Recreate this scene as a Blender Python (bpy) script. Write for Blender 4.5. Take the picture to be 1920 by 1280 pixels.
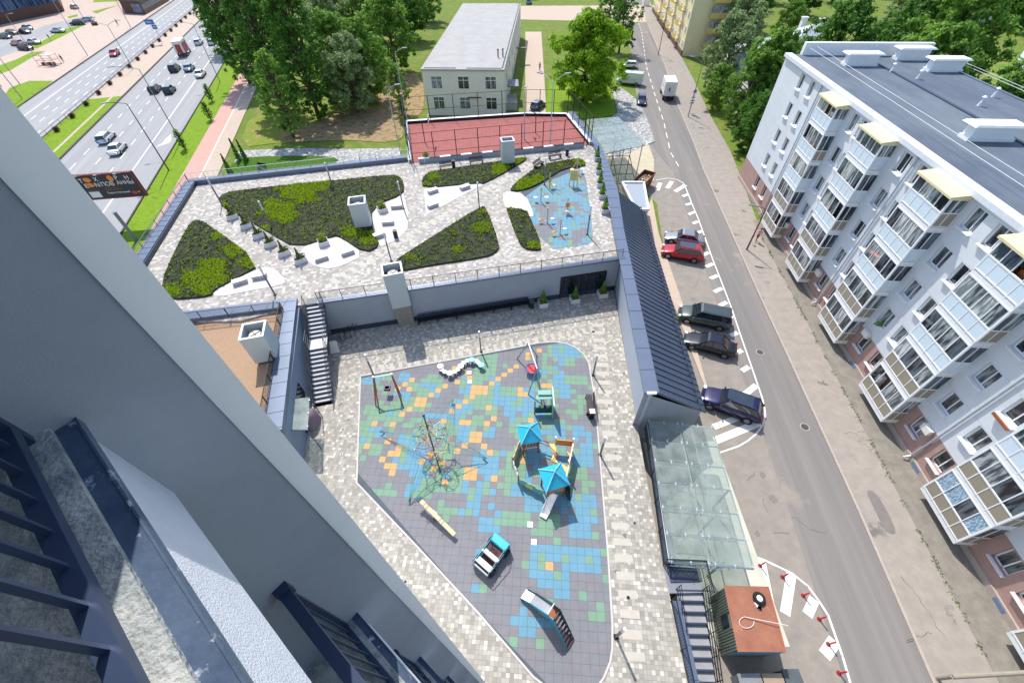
import bpy, bmesh, math, random
from mathutils import Vector, Matrix, noise
for o in list(bpy.data.objects): bpy.data.objects.remove(o)
scene = bpy.context.scene
C = scene.collection
R = math.radians
rnd = random.Random(7)
# ---------------------------------------------------------------- camera
CAMZ = 29.0
FPX, PITCH, ROLL = 776.0, R(42.8), R(-1.2)
cam_d = bpy.data.cameras.new('camera'); cam = bpy.data.objects.new('camera', cam_d); C.objects.link(cam)
cam_d.sensor_width = 36; cam_d.lens = FPX/1920*36; cam_d.clip_start = .05; cam_d.clip_end = 1500
cx = Vector((1, 0, 0)); cy = Vector((0, math.cos(PITCH), math.sin(PITCH))); cz = Vector((0, -math.sin(PITCH), math.cos(PITCH)))
ax = math.cos(ROLL)*cx+math.sin(ROLL)*cy; ay = -math.sin(ROLL)*cx+math.cos(ROLL)*cy
MR = Matrix((ax, ay, cz)).transposed()
cam.matrix_world = Matrix.Translation((0, 0, CAMZ)) @ MR.to_4x4()
scene.camera = cam
# ---------------------------------------------------------------- light
SUN_AZ, SUN_EL = R(109.5), R(53)
world = bpy.data.worlds.new('World'); scene.world = world; world.use_nodes = True
wn = world.node_tree; sky = wn.nodes.new('ShaderNodeTexSky'); sky.sky_type = 'NISHITA'; sky.sun_disc = False
sky.sun_elevation = SUN_EL; sky.sun_rotation = math.pi/2-SUN_AZ
wn.nodes['Background'].inputs[1].default_value = .15
wn.links.new(sky.outputs[0], wn.nodes['Background'].inputs[0])
sd = bpy.data.lights.new('sun', 'SUN'); sd.energy = 3.3; sd.angle = R(.5); sd.color = (1, .95, .87)
so = bpy.data.objects.new('sun', sd); C.objects.link(so)
sv = Vector((math.cos(SUN_AZ)*math.cos(SUN_EL), math.sin(SUN_AZ)*math.cos(SUN_EL), math.sin(SUN_EL)))
so.rotation_euler = sv.to_track_quat('Z', 'Y').to_euler(); so.location = (0, 0, 80)
scene.view_settings.view_transform = 'Standard'; scene.view_settings.look = 'None'
scene.view_settings.exposure = .62; scene.view_settings.gamma = 1
# ---------------------------------------------------------------- heights
D = 2.2      # playground deck
T = 5.8      # roof garden
def W(px, py, z=0.0):
    d = MR @ Vector(((px-960)/FPX, -(py-640)/FPX, -1))
    t = (CAMZ-z)/-d.z
    return Vector((d.x*t, d.y*t, z))
def PX(p):
    v = MR.transposed() @ (Vector(p)-Vector((0, 0, CAMZ)))
    return 960+FPX*v.x/-v.z, 640-FPX*v.y/-v.z
# ---------------------------------------------------------------- materials
def lin(c):
    return tuple((x/12.92 if x <= .04045 else ((x+.055)/1.055)**2.4) for x in [v/255 for v in c])
MATS = {}
def newmat(name):
    m = bpy.data.materials.new(name); m.use_nodes = True
    nt = m.node_tree; b = nt.nodes['Principled BSDF']
    return m, nt, b
def nd(nt, t, **k):
    n = nt.nodes.new(t)
    for a, v in k.items():
        if a.startswith('i_'):
            key = a[2:]; key = int(key) if key.isdigit() else key
            n.inputs[key].default_value = v
        else: setattr(n, a, v)
    return n
def mat(name, col, rough=.7, metal=0, amt=.12, scale=3.0, bump=0, bscale=40, spec=.5, big=0, emit=None, coat=0, stretch=None):
    """plain surface: base colour broken up by two noises and a little bump"""
    if name in MATS: return MATS[name]
    m, nt, b = newmat(name); c = lin(col)
    tc = nd(nt, 'ShaderNodeTexCoord')
    src = tc.outputs['Object']
    if stretch:
        mp = nd(nt, 'ShaderNodeMapping'); mp.inputs['Scale'].default_value = stretch; nt.links.new(src, mp.inputs[0]); src = mp.outputs[0]
    n1 = nd(nt, 'ShaderNodeTexNoise', i_Scale=scale, i_Detail=6.0, i_Roughness=.65)
    nt.links.new(src, n1.inputs['Vector'])
    mr = nd(nt, 'ShaderNodeMapRange'); mr.inputs[1].default_value = .3; mr.inputs[2].default_value = .7
    mr.inputs[3].default_value = 1-amt; mr.inputs[4].default_value = 1+amt
    nt.links.new(n1.outputs[0], mr.inputs[0]); fac = mr.outputs[0]
    if big:
        n2 = nd(nt, 'ShaderNodeTexNoise', i_Scale=scale*.12, i_Detail=3.0); nt.links.new(src, n2.inputs['Vector'])
        m2 = nd(nt, 'ShaderNodeMapRange'); m2.inputs[1].default_value = .35; m2.inputs[2].default_value = .65
        m2.inputs[3].default_value = 1-big; m2.inputs[4].default_value = 1+big; nt.links.new(n2.outputs[0], m2.inputs[0])
        mu = nd(nt, 'ShaderNodeMath', operation='MULTIPLY'); nt.links.new(fac, mu.inputs[0]); nt.links.new(m2.outputs[0], mu.inputs[1]); fac = mu.outputs[0]
    vm = nd(nt, 'ShaderNodeVectorMath', operation='SCALE'); vm.inputs[0].default_value = c
    nt.links.new(fac, vm.inputs['Scale']); nt.links.new(vm.outputs[0], b.inputs['Base Color'])
    b.inputs['Roughness'].default_value = rough; b.inputs['Metallic'].default_value = metal
    b.inputs['Specular IOR Level'].default_value = spec
    if coat: b.inputs['Coat Weight'].default_value = coat; b.inputs['Coat Roughness'].default_value = .05
    if bump:
        n3 = nd(nt, 'ShaderNodeTexNoise', i_Scale=bscale, i_Detail=4.0); nt.links.new(src, n3.inputs['Vector'])
        bp = nd(nt, 'ShaderNodeBump', i_Strength=bump, i_Distance=.02); nt.links.new(n3.outputs[0], bp.inputs['Height'])
        nt.links.new(bp.outputs[0], b.inputs['Normal'])
    MATS[name] = m; return m
def ramp(nt, stops, interp='CONSTANT'):
    r = nd(nt, 'ShaderNodeValToRGB'); e = r.color_ramp; e.interpolation = interp
    while len(e.elements) < len(stops): e.elements.new(.5)
    for el, (p, c) in zip(e.elements, stops): el.position = p; el.color = (*lin(c), 1)
    return r
def cells(name, size, stops, rot=0, joint=.06, jcol=(120, 118, 112), rough=.85, var=.1, size2=None, bump=.3):
    """paving of square stones, each with its own colour; joints darker"""
    if name in MATS: return MATS[name]
    m, nt, b = newmat(name); tc = nd(nt, 'ShaderNodeTexCoord')
    mp = nd(nt, 'ShaderNodeMapping'); mp.inputs['Rotation'].default_value = (0, 0, rot)
    s = size if isinstance(size, tuple) else (size, size)
    mp.inputs['Scale'].default_value = (1/s[0], 1/s[1], 0); mp.vector_type = 'POINT'
    # rotate first, then scale
    mp0 = nd(nt, 'ShaderNodeMapping'); mp0.inputs['Rotation'].default_value = (0, 0, rot); mp.inputs['Rotation'].default_value = (0, 0, 0)
    nt.links.new(tc.outputs['Object'], mp0.inputs[0]); nt.links.new(mp0.outputs[0], mp.inputs[0])
    fl = nd(nt, 'ShaderNodeVectorMath', operation='FLOOR'); nt.links.new(mp.outputs[0], fl.inputs[0])
    wnz = nd(nt, 'ShaderNodeTexWhiteNoise', noise_dimensions='3D'); nt.links.new(fl.outputs[0], wnz.inputs['Vector'])
    rp = ramp(nt, stops); nt.links.new(wnz.outputs['Value'], rp.inputs[0])
    fr = nd(nt, 'ShaderNodeVectorMath', operation='FRACTION'); nt.links.new(mp.outputs[0], fr.inputs[0])
    sp = nd(nt, 'ShaderNodeSeparateXYZ'); nt.links.new(fr.outputs[0], sp.inputs[0])
    mn = nd(nt, 'ShaderNodeMath', operation='MINIMUM'); nt.links.new(sp.outputs[0], mn.inputs[0]); nt.links.new(sp.outputs[1], mn.inputs[1])
    lt = nd(nt, 'ShaderNodeMath', operation='LESS_THAN'); nt.links.new(mn.outputs[0], lt.inputs[0]); lt.inputs[1].default_value = joint
    n1 = nd(nt, 'ShaderNodeTexNoise', i_Scale=1.3, i_Detail=8.0, i_Roughness=.7); nt.links.new(tc.outputs['Object'], n1.inputs['Vector'])
    mr = nd(nt, 'ShaderNodeMapRange'); mr.inputs[1].default_value = .3; mr.inputs[2].default_value = .7; mr.inputs[3].default_value = 1-var; mr.inputs[4].default_value = 1+var
    nt.links.new(n1.outputs[0], mr.inputs[0])
    mx = nd(nt, 'ShaderNodeMix', data_type='RGBA'); nt.links.new(lt.outputs[0], mx.inputs[0]); nt.links.new(rp.outputs[0], mx.inputs[6]); mx.inputs[7].default_value = (*lin(jcol), 1)
    vm = nd(nt, 'ShaderNodeVectorMath', operation='SCALE'); nt.links.new(mx.outputs[2], vm.inputs[0]); nt.links.new(mr.outputs[0], vm.inputs['Scale'])
    nt.links.new(vm.outputs[0], b.inputs['Base Color']); b.inputs['Roughness'].default_value = rough
    bp = nd(nt, 'ShaderNodeBump', i_Strength=bump, i_Distance=.01, invert=True); nt.links.new(lt.outputs[0], bp.inputs['Height']); nt.links.new(bp.outputs[0], b.inputs['Normal'])
    MATS[name] = m; return m
def mixmat(name, c1, c2, scale, lo=.45, hi=.55, c3=None, s3=1, rough=.95, bump=.3, bscale=30, detail=8, stretch=None, lo3=.6, hi3=.7):
    """two or three colours mixed by noise (grass, soil, rust, asphalt)"""
    if name in MATS: return MATS[name]
    m, nt, b = newmat(name); tc = nd(nt, 'ShaderNodeTexCoord'); src = tc.outputs['Object']
    if stretch:
        mp = nd(nt, 'ShaderNodeMapping'); mp.inputs['Rotation'].default_value = (0, 0, stretch[0]); nt.links.new(src, mp.inputs[0])
        mp2 = nd(nt, 'ShaderNodeMapping'); mp2.inputs['Scale'].default_value = (stretch[1], stretch[2], 1); nt.links.new(mp.outputs[0], mp2.inputs[0]); src = mp2.outputs[0]
    n1 = nd(nt, 'ShaderNodeTexNoise', i_Scale=scale, i_Detail=float(detail), i_Roughness=.7); nt.links.new(src, n1.inputs['Vector'])
    rp = ramp(nt, [(lo, c1), (hi, c2)], 'LINEAR'); nt.links.new(n1.outputs[0], rp.inputs[0]); out = rp.outputs[0]
    if c3:
        n2 = nd(nt, 'ShaderNodeTexNoise', i_Scale=s3, i_Detail=6.0, i_Roughness=.65); nt.links.new(tc.outputs['Object'], n2.inputs['Vector'])
        mr = nd(nt, 'ShaderNodeMapRange'); mr.inputs[1].default_value = lo3; mr.inputs[2].default_value = hi3; nt.links.new(n2.outputs[0], mr.inputs[0])
        mx = nd(nt, 'ShaderNodeMix', data_type='RGBA'); nt.links.new(mr.outputs[0], mx.inputs[0]); nt.links.new(out, mx.inputs[6]); mx.inputs[7].default_value = (*lin(c3), 1); out = mx.outputs[2]
    nt.links.new(out, b.inputs['Base Color']); b.inputs['Roughness'].default_value = rough; b.inputs['Specular IOR Level'].default_value = .2
    n3 = nd(nt, 'ShaderNodeTexNoise', i_Scale=bscale, i_Detail=4.0); nt.links.new(src, n3.inputs['Vector'])
    bp = nd(nt, 'ShaderNodeBump', i_Strength=bump, i_Distance=.03); nt.links.new(n3.outputs[0], bp.inputs['Height']); nt.links.new(bp.outputs[0], b.inputs['Normal'])
    MATS[name] = m; return m
def leafmat(name, c1, c2, tr=.25):
    if name in MATS: return MATS[name]
    m, nt, b = newmat(name); g = nd(nt, 'ShaderNodeNewGeometry')
    rp = ramp(nt, [(0, c1), (1, c2)], 'LINEAR'); nt.links.new(g.outputs['Random Per Island'], rp.inputs[0])
    nt.links.new(rp.outputs[0], b.inputs['Base Color']); b.inputs['Roughness'].default_value = .6; b.inputs['Specular IOR Level'].default_value = .25
    t = nd(nt, 'ShaderNodeBsdfTranslucent'); nt.links.new(rp.outputs[0], t.inputs[0])
    mx = nd(nt, 'ShaderNodeMixShader', i_0=tr); nt.links.new(b.outputs[0], mx.inputs[1]); nt.links.new(t.outputs[0], mx.inputs[2])
    nt.links.new(mx.outputs[0], nt.nodes['Material Output'].inputs[0]); MATS[name] = m; return m
def glassmat(name, tint=(200, 225, 220), opac=.25, gloss=.15, rough=.05):
    if name in MATS: return MATS[name]
    m, nt, b = newmat(name); sh0 = tuple(int(x*.84) for x in tint)
    tr = nd(nt, 'ShaderNodeBsdfTransparent'); tr.inputs[0].default_value = (*lin(tint), 1)
    b.inputs['Base Color'].default_value = (*lin(sh0), 1); b.inputs['Roughness'].default_value = rough
    n = nd(nt, 'ShaderNodeTexNoise', i_Scale=1.2, i_Detail=6.0); tc = nd(nt, 'ShaderNodeTexCoord'); nt.links.new(tc.outputs['Object'], n.inputs['Vector'])
    mr = nd(nt, 'ShaderNodeMapRange'); mr.inputs[1].default_value = .35; mr.inputs[2].default_value = .65; mr.inputs[3].default_value = opac*.7; mr.inputs[4].default_value = min(1, opac*1.3); nt.links.new(n.outputs[0], mr.inputs[0])
    mx = nd(nt, 'ShaderNodeMixShader'); nt.links.new(mr.outputs[0], mx.inputs[0]); nt.links.new(tr.outputs[0], mx.inputs[1]); nt.links.new(b.outputs[0], mx.inputs[2])
    nt.links.new(mx.outputs[0], nt.nodes['Material Output'].inputs[0]); MATS[name] = m; return m
def panemat(name, c1, c2, scale=1.5, rough=.06):
    """window glass with dim room / curtains behind it"""
    if name in MATS: return MATS[name]
    m, nt, b = newmat(name); tc = nd(nt, 'ShaderNodeTexCoord')
    mp = nd(nt, 'ShaderNodeMapping'); mp.inputs['Scale'].default_value = (3, 3, .5); nt.links.new(tc.outputs['Object'], mp.inputs[0])
    n = nd(nt, 'ShaderNodeTexNoise', i_Scale=scale, i_Detail=3.0); nt.links.new(mp.outputs[0], n.inputs['Vector'])
    rp = ramp(nt, [(.42, c1), (.6, c2)], 'LINEAR'); nt.links.new(n.outputs[0], rp.inputs[0]); nt.links.new(rp.outputs[0], b.inputs['Base Color'])
    b.inputs['Roughness'].default_value = rough; b.inputs['Specular IOR Level'].default_value = .8
    MATS[name] = m; return m

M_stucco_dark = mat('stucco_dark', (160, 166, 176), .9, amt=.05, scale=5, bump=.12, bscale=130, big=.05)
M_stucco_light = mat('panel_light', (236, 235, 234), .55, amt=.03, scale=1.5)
M_stucco = mat('stucco', (206, 210, 220), .9, amt=.05, scale=10, bump=.45, bscale=150)
M_white = mat('white_paint', (232, 234, 236), .5, amt=.05)
M_offwhite = mat('offwhite', (222, 220, 214), .7, amt=.06)
M_bluegrey = mat('bluegrey_metal', (102, 114, 134), .35, metal=.35, amt=.06, scale=.7)
M_bluedark = mat('bluegrey_dark', (58, 68, 86), .45, metal=.3, amt=.08)
M_wallgrey = mat('wall_grey', (150, 157, 166), .8, amt=.05, scale=.8, bump=.1)
M_black = mat('black_metal', (34, 36, 42), .45, metal=.4, amt=.1)
M_rail = mat('rail_blue', (56, 70, 98), .4, metal=.3, amt=.1)
M_railgrey = mat('rail_grey', (70, 74, 80), .45, metal=.4)
M_steel = mat('steel', (150, 155, 160), .35, metal=.7, amt=.08)
M_paletubes = mat('pale_tubes', (172, 188, 192), .45, metal=.2, amt=.06)
M_conc = mixmat('concrete_wet', (140, 146, 146), (190, 190, 184), 9, .4, .62, c3=(206, 208, 206), s3=5, rough=.8, bump=.5, bscale=70)
M_tower_strip = mixmat('strip_metal', (58, 72, 96), (88, 104, 124), 5, .3, .7, c3=(176, 186, 192), s3=14, rough=.35, bump=.1, bscale=60, lo3=.6, hi3=.66)
M_concrete = mat('concrete', (176, 174, 166), .85, amt=.1, scale=2, bump=.2, big=.08)
M_conc_slab = mat('pale_concrete', (196, 191, 186), .8, amt=.04, scale=2, bump=.1)
M_granite = mixmat('stone_clad', (110, 104, 96), (160, 154, 144), 30, .4, .6, rough=.8, bump=.3)
M_towerclad = mat('shaft_cladding', (176, 184, 186), .5, amt=.04, scale=1)
M_asphalt = mixmat('asphalt', (134, 128, 122), (156, 148, 138), 1.1, .3, .7, c3=(108, 106, 106), s3=.16, rough=.93, bump=.3, bscale=60)
M_road = mixmat('road_asphalt', (116, 114, 114), (142, 136, 130), 1.6, .3, .7, stretch=(R(6), .42, .012), c3=(158, 148, 136), s3=.12, rough=.9, bump=.3, bscale=60, detail=5)
M_highway = mixmat('highway_asphalt', (146, 147, 150), (168, 168, 168), 1.4, .25, .75, stretch=(R(-16.4), .5, .01), rough=.9, bump=.15, bscale=40, detail=4)
M_sidewalk = mixmat('sidewalk_asphalt', (144, 137, 130), (164, 155, 146), 1.3, .3, .7, c3=(116, 112, 108), s3=.35, rough=.93, bump=.3, bscale=50, lo3=.62, hi3=.68)
M_pale = mixmat('pale_paving', (182, 164, 148), (198, 180, 164), 1.5, .3, .7, rough=.9, bump=.1)
M_pink = mixmat('pink_paving', (192, 152, 140), (202, 164, 152), 1.2, .3, .7, rough=.9, bump=.1)
M_kerb = mat('kerb_stone', (172, 160, 150), .85, amt=.1, bump=.2)
M_kerbdark = mat('kerb_dark', (78, 70, 66), .85, amt=.1)
M_line = mixmat('road_paint', (226, 224, 218), (240, 238, 232), 4, .3, .6, c3=(170, 166, 160), s3=3, rough=.7, bump=.1, lo3=.66, hi3=.74)
M_grass = mixmat('grass', (100, 132, 24), (132, 160, 36), 1.6, .3, .7, c3=(84, 112, 28), s3=.5, rough=.95, bump=1, bscale=25)
M_grassdark = mixmat('park_floor', (100, 122, 44), (132, 128, 76), .35, .45, .62, c3=(92, 124, 34), s3=.6, rough=.95, bump=.8, bscale=12, lo3=.5, hi3=.6)
M_bed = mixmat('bed_mat', (38, 40, 40), (66, 72, 46), 1.2, .35, .65, c3=(54, 54, 52), s3=6, rough=.9, bump=.6, bscale=20)
M_gravel = mixmat('gravel', (142, 116, 94), (186, 156, 128), 14, .35, .65, rough=.95, bump=.8, bscale=30)
M_court = mixmat('court_rubber', (150, 88, 84), (166, 104, 98), 1, .3, .7, rough=.9, bump=.15, bscale=60)
M_paver = cells('pavers', (.21, .21), [(0, (146, 142, 134)), (.22, (160, 156, 147)), (.5, (171, 167, 157)), (.74, (154, 150, 141)), (.87, (194, 190, 180))], rot=R(5), jcol=(128, 124, 118), var=.12)
M_paverT = cells('pavers_terrace', (.28, .28), [(0, (152, 146, 139)), (.3, (164, 158, 151)), (.55, (176, 170, 163)), (.82, (196, 191, 184))], rot=R(-14), jcol=(150, 146, 140), var=.08)
M_paverG = cells('pavers_grey', (.3, .3), [(0, (140, 140, 140)), (.4, (168, 168, 166)), (.7, (194, 192, 188))], rot=R(10), jcol=(112, 112, 110), var=.15)
M_slab = mat('pale_slab', (184, 178, 166), .8, amt=.05, scale=3)
RUB = [mat('rubber_grey', (122, 123, 128), .85, amt=.08, scale=2, bump=.2, bscale=120), mat('rubber_blue', (100, 146, 168), .8, amt=.07, scale=2, bump=.2, bscale=120),
       mat('rubber_green', (116, 150, 126), .8, amt=.07, scale=2, bump=.2, bscale=120), mat('rubber_orange', (192, 156, 104), .8, amt=.07, scale=2, bump=.2, bscale=120),
       mat('rubber_mauve', (125, 123, 127), .85, amt=.08, scale=2, bump=.2, bscale=120)]
M_joint = mat('rubber_joint', (84, 92, 100), .9)
M_ribroof = mat('seam_roof', (84, 98, 122), .32, metal=.45, amt=.06, scale=.4)
M_glass = glassmat('canopy_glass', (228, 235, 232), .24, rough=.08)
M_glass2 = glassmat('canopy_glass_pale', (212, 224, 222), .42, rough=.08)
M_pane = panemat('window_pane', (28, 34, 40), (110, 120, 122))
M_pane2 = panemat('window_pane_grey', (60, 70, 78), (150, 156, 156), 2.5)
M_panedark = panemat('window_pane_dark', (18, 24, 34), (40, 52, 64))
M_facade = mat('facade_plaster', (212, 217, 222), .85, amt=.05, scale=.6, bump=.15, big=.04)
M_facade2 = mat('facade_warm', (218, 218, 216), .85, amt=.05, scale=.6)
M_plinth = mixmat('pink_plinth', (166, 136, 128), (180, 150, 142), 1.5, .3, .7, rough=.9, bump=.1)
M_panelblue = mat('balcony_panel_pale', (206, 222, 232), .5, amt=.03)
M_paneltan = mat('balcony_panel_tan', (150, 142, 124), .5, amt=.03)
M_beigeroof = mat('balcony_roof', (222, 208, 166), .6, amt=.05)
M_membrane = mixmat('roof_membrane', (88, 98, 112), (112, 122, 130), .35, .35, .65, stretch=(R(6), .8, .25), c3=(100, 112, 132), s3=.2, rough=.7, bump=.15, bscale=20, detail=4)
M_cream = mat('cream_plaster', (230, 220, 206), .9, amt=.05, scale=.7)
M_yellow = mat('yellow_plaster', (226, 212, 170), .9, amt=.06, scale=.7)
M_greyroof = mixmat('grey_roof', (160, 158, 156), (176, 174, 172), .4, .3, .7, rough=.85, bump=.1, detail=4)
M_rust = mixmat('rust_roof', (142, 92, 74), (160, 110, 88), 1.3, .35, .65, c3=(184, 134, 106), s3=1.1, rough=.6, bump=.1)
M_brown = mat('brown_clad', (92, 66, 56), .6, amt=.1)
M_glassblue = panemat('glass_facade', (38, 58, 90), (96, 122, 156), .4, .08)
M_bark = mat('bark', (84, 72, 60), .95, amt=.25, scale=6, bump=.5)
M_tyre = mat('tyre', (26, 26, 28), .85); M_rim = mat('rim', (150, 152, 156), .3, metal=.8)
M_carglass = mat('car_glass', (34, 44, 54), .04, amt=.3, scale=1.2, spec=1, coat=1)
M_lamp = mat('lamp_lens', (226, 228, 230), .15, amt=.02); M_red = mat('red_plastic', (206, 40, 48), .45)
M_wood = mat('brown_wood', (146, 84, 48), .6, amt=.15, scale=8, stretch=(1, 1, 8)); M_woodlight = mat('light_wood', (214, 190, 152), .6, amt=.12, scale=8)
M_teal = mat('teal_panel', (30, 140, 164), .4, amt=.04); M_tealpale = mat('teal_pale', (110, 168, 158), .5, amt=.05); M_cyan = mat('cyan_roof', (40, 172, 206), .4, amt=.05)
M_tealdark = mat('teal_dark', (20, 76, 92), .4); M_yel = mat('yellow_panel', (228, 196, 106), .5); M_orange = mat('orange_wood', (206, 132, 62), .5)
M_skin = mat('skin', (206, 160, 134), .6, amt=.03)
def paint(name, col, metal=.3): return mat('paint_'+name, col, .28, metal=metal, amt=.02, coat=.6)
# ---------------------------------------------------------------- mesh builder
class MB:
    def __init__(s, origin=None): s.v = []; s.f = []; s.m = []; s.ms = []; s.o = Vector(origin) if origin else Vector((0, 0, 0))
    def mi(s, m):
        if m is None: return 0
        if m not in s.ms: s.ms.append(m)
        return s.ms.index(m)
    def add(s, vs, fs, m=None):
        b = len(s.v); s.v += [tuple(Vector(v)-s.o) for v in vs]; k = s.mi(m)
        for f in fs: s.f.append([i+b for i in f]); s.m.append(k)
        return s
    def box(s, c, d, rz=0, m=None, rx=0, ry=0, top=None):
        c = Vector(c); h = [x/2 for x in d]; Rm = Matrix.Rotation(rz, 3, 'Z') @ Matrix.Rotation(ry, 3, 'Y') @ Matrix.Rotation(rx, 3, 'X')
        t = top or (1, 1)
        vs = [c+Rm @ Vector((x*h[0]*(t[0] if z > 0 else 1), y*h[1]*(t[1] if z > 0 else 1), z*h[2])) for z in (-1, 1) for x, y in ((-1, -1), (1, -1), (1, 1), (-1, 1))]
        return s.add(vs, [(3, 2, 1, 0), (4, 5, 6, 7), (0, 1, 5, 4), (1, 2, 6, 5), (2, 3, 7, 6), (3, 0, 4, 7)], m)
    def prism(s, pts, z0, z1, m=None, bottom=True):
        p = [Vector((q[0], q[1])) for q in pts]
        a = sum(p[i].x*p[(i+1) % len(p)].y-p[(i+1) % len(p)].x*p[i].y for i in range(len(p)))
        if a < 0: p.reverse()
        n = len(p); f = lambda z, q, i: z[i] if isinstance(z, (list, tuple)) else z
        vs = [(q.x, q.y, z0) for q in p]+[(q.x, q.y, z1) for q in p]
        fs = [tuple(range(n, 2*n))]+[(i, (i+1) % n, n+(i+1) % n, n+i) for i in range(n)]
        if bottom: fs.append(tuple(reversed(range(n))))
        return s.add(vs, fs, m)
    def quad(s, a, b, c, d, m=None): return s.add([a, b, c, d], [(0, 1, 2, 3)], m)
    def tube(s, a, b, r, n=6, m=None, r2=None, cap=True):
        a = Vector(a); b = Vector(b); d = (b-a)
        if d.length < 1e-6: return s
        d.normalize(); u = d.orthogonal().normalized(); w = d.cross(u); r2 = r if r2 is None else r2
        vs = [a+(u*math.cos(t)+w*math.sin(t))*r for t in [2*math.pi*i/n for i in range(n)]]+[b+(u*math.cos(t)+w*math.sin(t))*r2 for t in [2*math.pi*i/n for i in range(n)]]
        fs = [(i, (i+1) % n, n+(i+1) % n, n+i) for i in range(n)]
        if cap: fs += [tuple(reversed(range(n))), tuple(range(n, 2*n))]
        return s.add(vs, fs, m)
    def path(s, pts, r, n=6, m=None):
        for a, b in zip(pts, pts[1:]): s.tube(a, b, r, n, m)
        return s
    def disc(s, c, r, z0, z1, n=16, m=None, r2=None): return s.tube((c[0], c[1], z0), (c[0], c[1], z1), r, n, m, r2)
    def bar(s, a, b, w, h, m=None):
        """rectangular bar from a to b, w across, h high (a,b at bottom centre)"""
        a = Vector(a); b = Vector(b); d = b-a; p = Vector((-d.y, d.x, 0))
        if p.length < 1e-6: p = Vector((1, 0, 0))
        p.normalize(); p *= w/2; u = Vector((0, 0, h))
        vs = [a-p, a+p, b+p, b-p, a-p+u, a+p+u, b+p+u, b-p+u]
        return s.add(vs, [(0, 1, 2, 3), (7, 6, 5, 4), (0, 4, 5, 1), (1, 5, 6, 2), (2, 6, 7, 3), (3, 7, 4, 0)], m)
    def build(s, name, m=None, parent=None, smooth=False, bevel=0, label=None):
        me = bpy.data.meshes.new(name); me.from_pydata([tuple(v) for v in s.v], [], s.f)
        ms = s.ms if s.ms else [m]
        if s.ms and m is not None and None in s.ms: ms = [m if x is None else x for x in s.ms]
        for x in ms: me.materials.append(x)
        if s.ms: me.polygons.foreach_set('material_index', s.m)
        me.update()
        if smooth: me.polygons.foreach_set('use_smooth', [True]*len(me.polygons))
        o = bpy.data.objects.new(name, me); C.objects.link(o)
        if parent is not None: o.parent = parent
        elif s.o.length: o.location = s.o
        if bevel:
            b = o.modifiers.new('bevel', 'BEVEL'); b.width = bevel; b.segments = 2; b.limit_method = 'ANGLE'
        if label: o['label'] = label
        return o
def struct(o): o['kind'] = 'structure'; return o
def tag(o, label, cat, group=None, kind=None):
    o['label'] = label; o['category'] = cat
    if group: o['group'] = group
    if kind: o['kind'] = kind
    return o
def thing(name, label, cat, loc=(0, 0, 0), rz=0, group=None):
    o = bpy.data.objects.new(name, None); C.objects.link(o); o.location = loc; o.rotation_euler = (0, 0, rz); o.empty_display_size = .3
    return tag(o, label, cat, group)
def dup(root, loc, rz=0, label=None, cat=None, group=None, scale=None, swap=None):
    def cp(o, par):
        c = o.copy(); C.objects.link(c); c.parent = par
        if swap and c.type == 'MESH':
            for a, b in swap.items():
                if any(x == a for x in c.data.materials):
                    c.data = c.data.copy()
                    for i, x in enumerate(c.data.materials):
                        if x == a: c.data.materials[i] = b
        for ch in kids.get(o, []): cp(ch, c)
        return c
    kids = {}
    for o in C.objects:
        if o.parent: kids.setdefault(o.parent, []).append(o)
    r = cp(root, None); r.location = loc; r.rotation_euler = (0, 0, rz)
    if scale: r.scale = scale if isinstance(scale, tuple) else (scale,)*3
    if label: r['label'] = label
    if cat: r['category'] = cat
    if group: r['group'] = group
    return r
def ang(a, b): d = Vector(b)-Vector(a); return math.atan2(d.y, d.x)
def lerp(a, b, t): return Vector(a)*(1-t)+Vector(b)*t
def flat(px, z, zz=None): return [W(x, y, z) for x, y in px]
def smoothpoly(pts, it=2):
    for _ in range(it):
        q = []
        for i in range(len(pts)):
            a, b = Vector(pts[i]), Vector(pts[(i+1) % len(pts)]); q += [a*.75+b*.25, a*.25+b*.75]
        pts = q
    return pts
def inside(p, poly):
    c = False; n = len(poly)
    for i in range(n):
        a, b = poly[i], poly[(i+1) % n]
        if (a[1] > p[1]) != (b[1] > p[1]) and p[0] < (b[0]-a[0])*(p[1]-a[1])/(b[1]-a[1])+a[0]: c = not c
    return c
# ================================================================ ground, roads
g = MB(); g.prism([(-420, -120), (420, -120), (420, 520), (-420, 520)], -1.2, -.03); struct(g.build('ground', M_grassdark))
def sheet(name, pts, z, m, th=.004, zb=None): return struct(MB().prism([(p[0], p[1]) for p in pts], z-th if zb is None else zb, z, bottom=False).build(name, m))
# street on the right: kerb line given by pixels, all at ground level
KR = [W(1195, -40), W(1212, 40), W(1246, 120), W(1272, 200), W(1302, 270), W(1320, 320), W(1378, 450), W(1440, 587), W(1465, 640), W(1612, 960), W(1752, 1280)]
KR.append(KR[-1]+(KR[-1]-KR[-2])*1.2+Vector((0, -20, 0)))
KL = [W(1135, -40), W(1165, 30), W(1187, 110), W(1190, 160), W(1205, 230), W(1216, 275), W(1222, 300)]
street = [Vector((60, 262, 0)), Vector((43, 262, 0))]
street_poly = [p for p in KR]+[Vector((8.8, -45, 0)), Vector((8.8, 16, 0)), Vector((17.2, 30, 0)), Vector((18.6, 43, 0)), Vector((20.2, 52, 0)), Vector((19.2, 56, 0))]+list(reversed(KL))
sheet('road_street', street_poly, -.012, M_asphalt, zb=-.6)
lane = [p+Vector((-.15, 0, 0)) for p in KR]+[p+Vector((-(7.4 if p.y > 62 else 4.75), 0, 0)) for p in reversed(KR)]
sheet('road', lane, -.006, M_road)
FD = Vector((-.1028, -.9947, 0)); FN = Vector((.9947, -.1028, 0))      # facade direction / outward normal of the right-hand block
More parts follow.
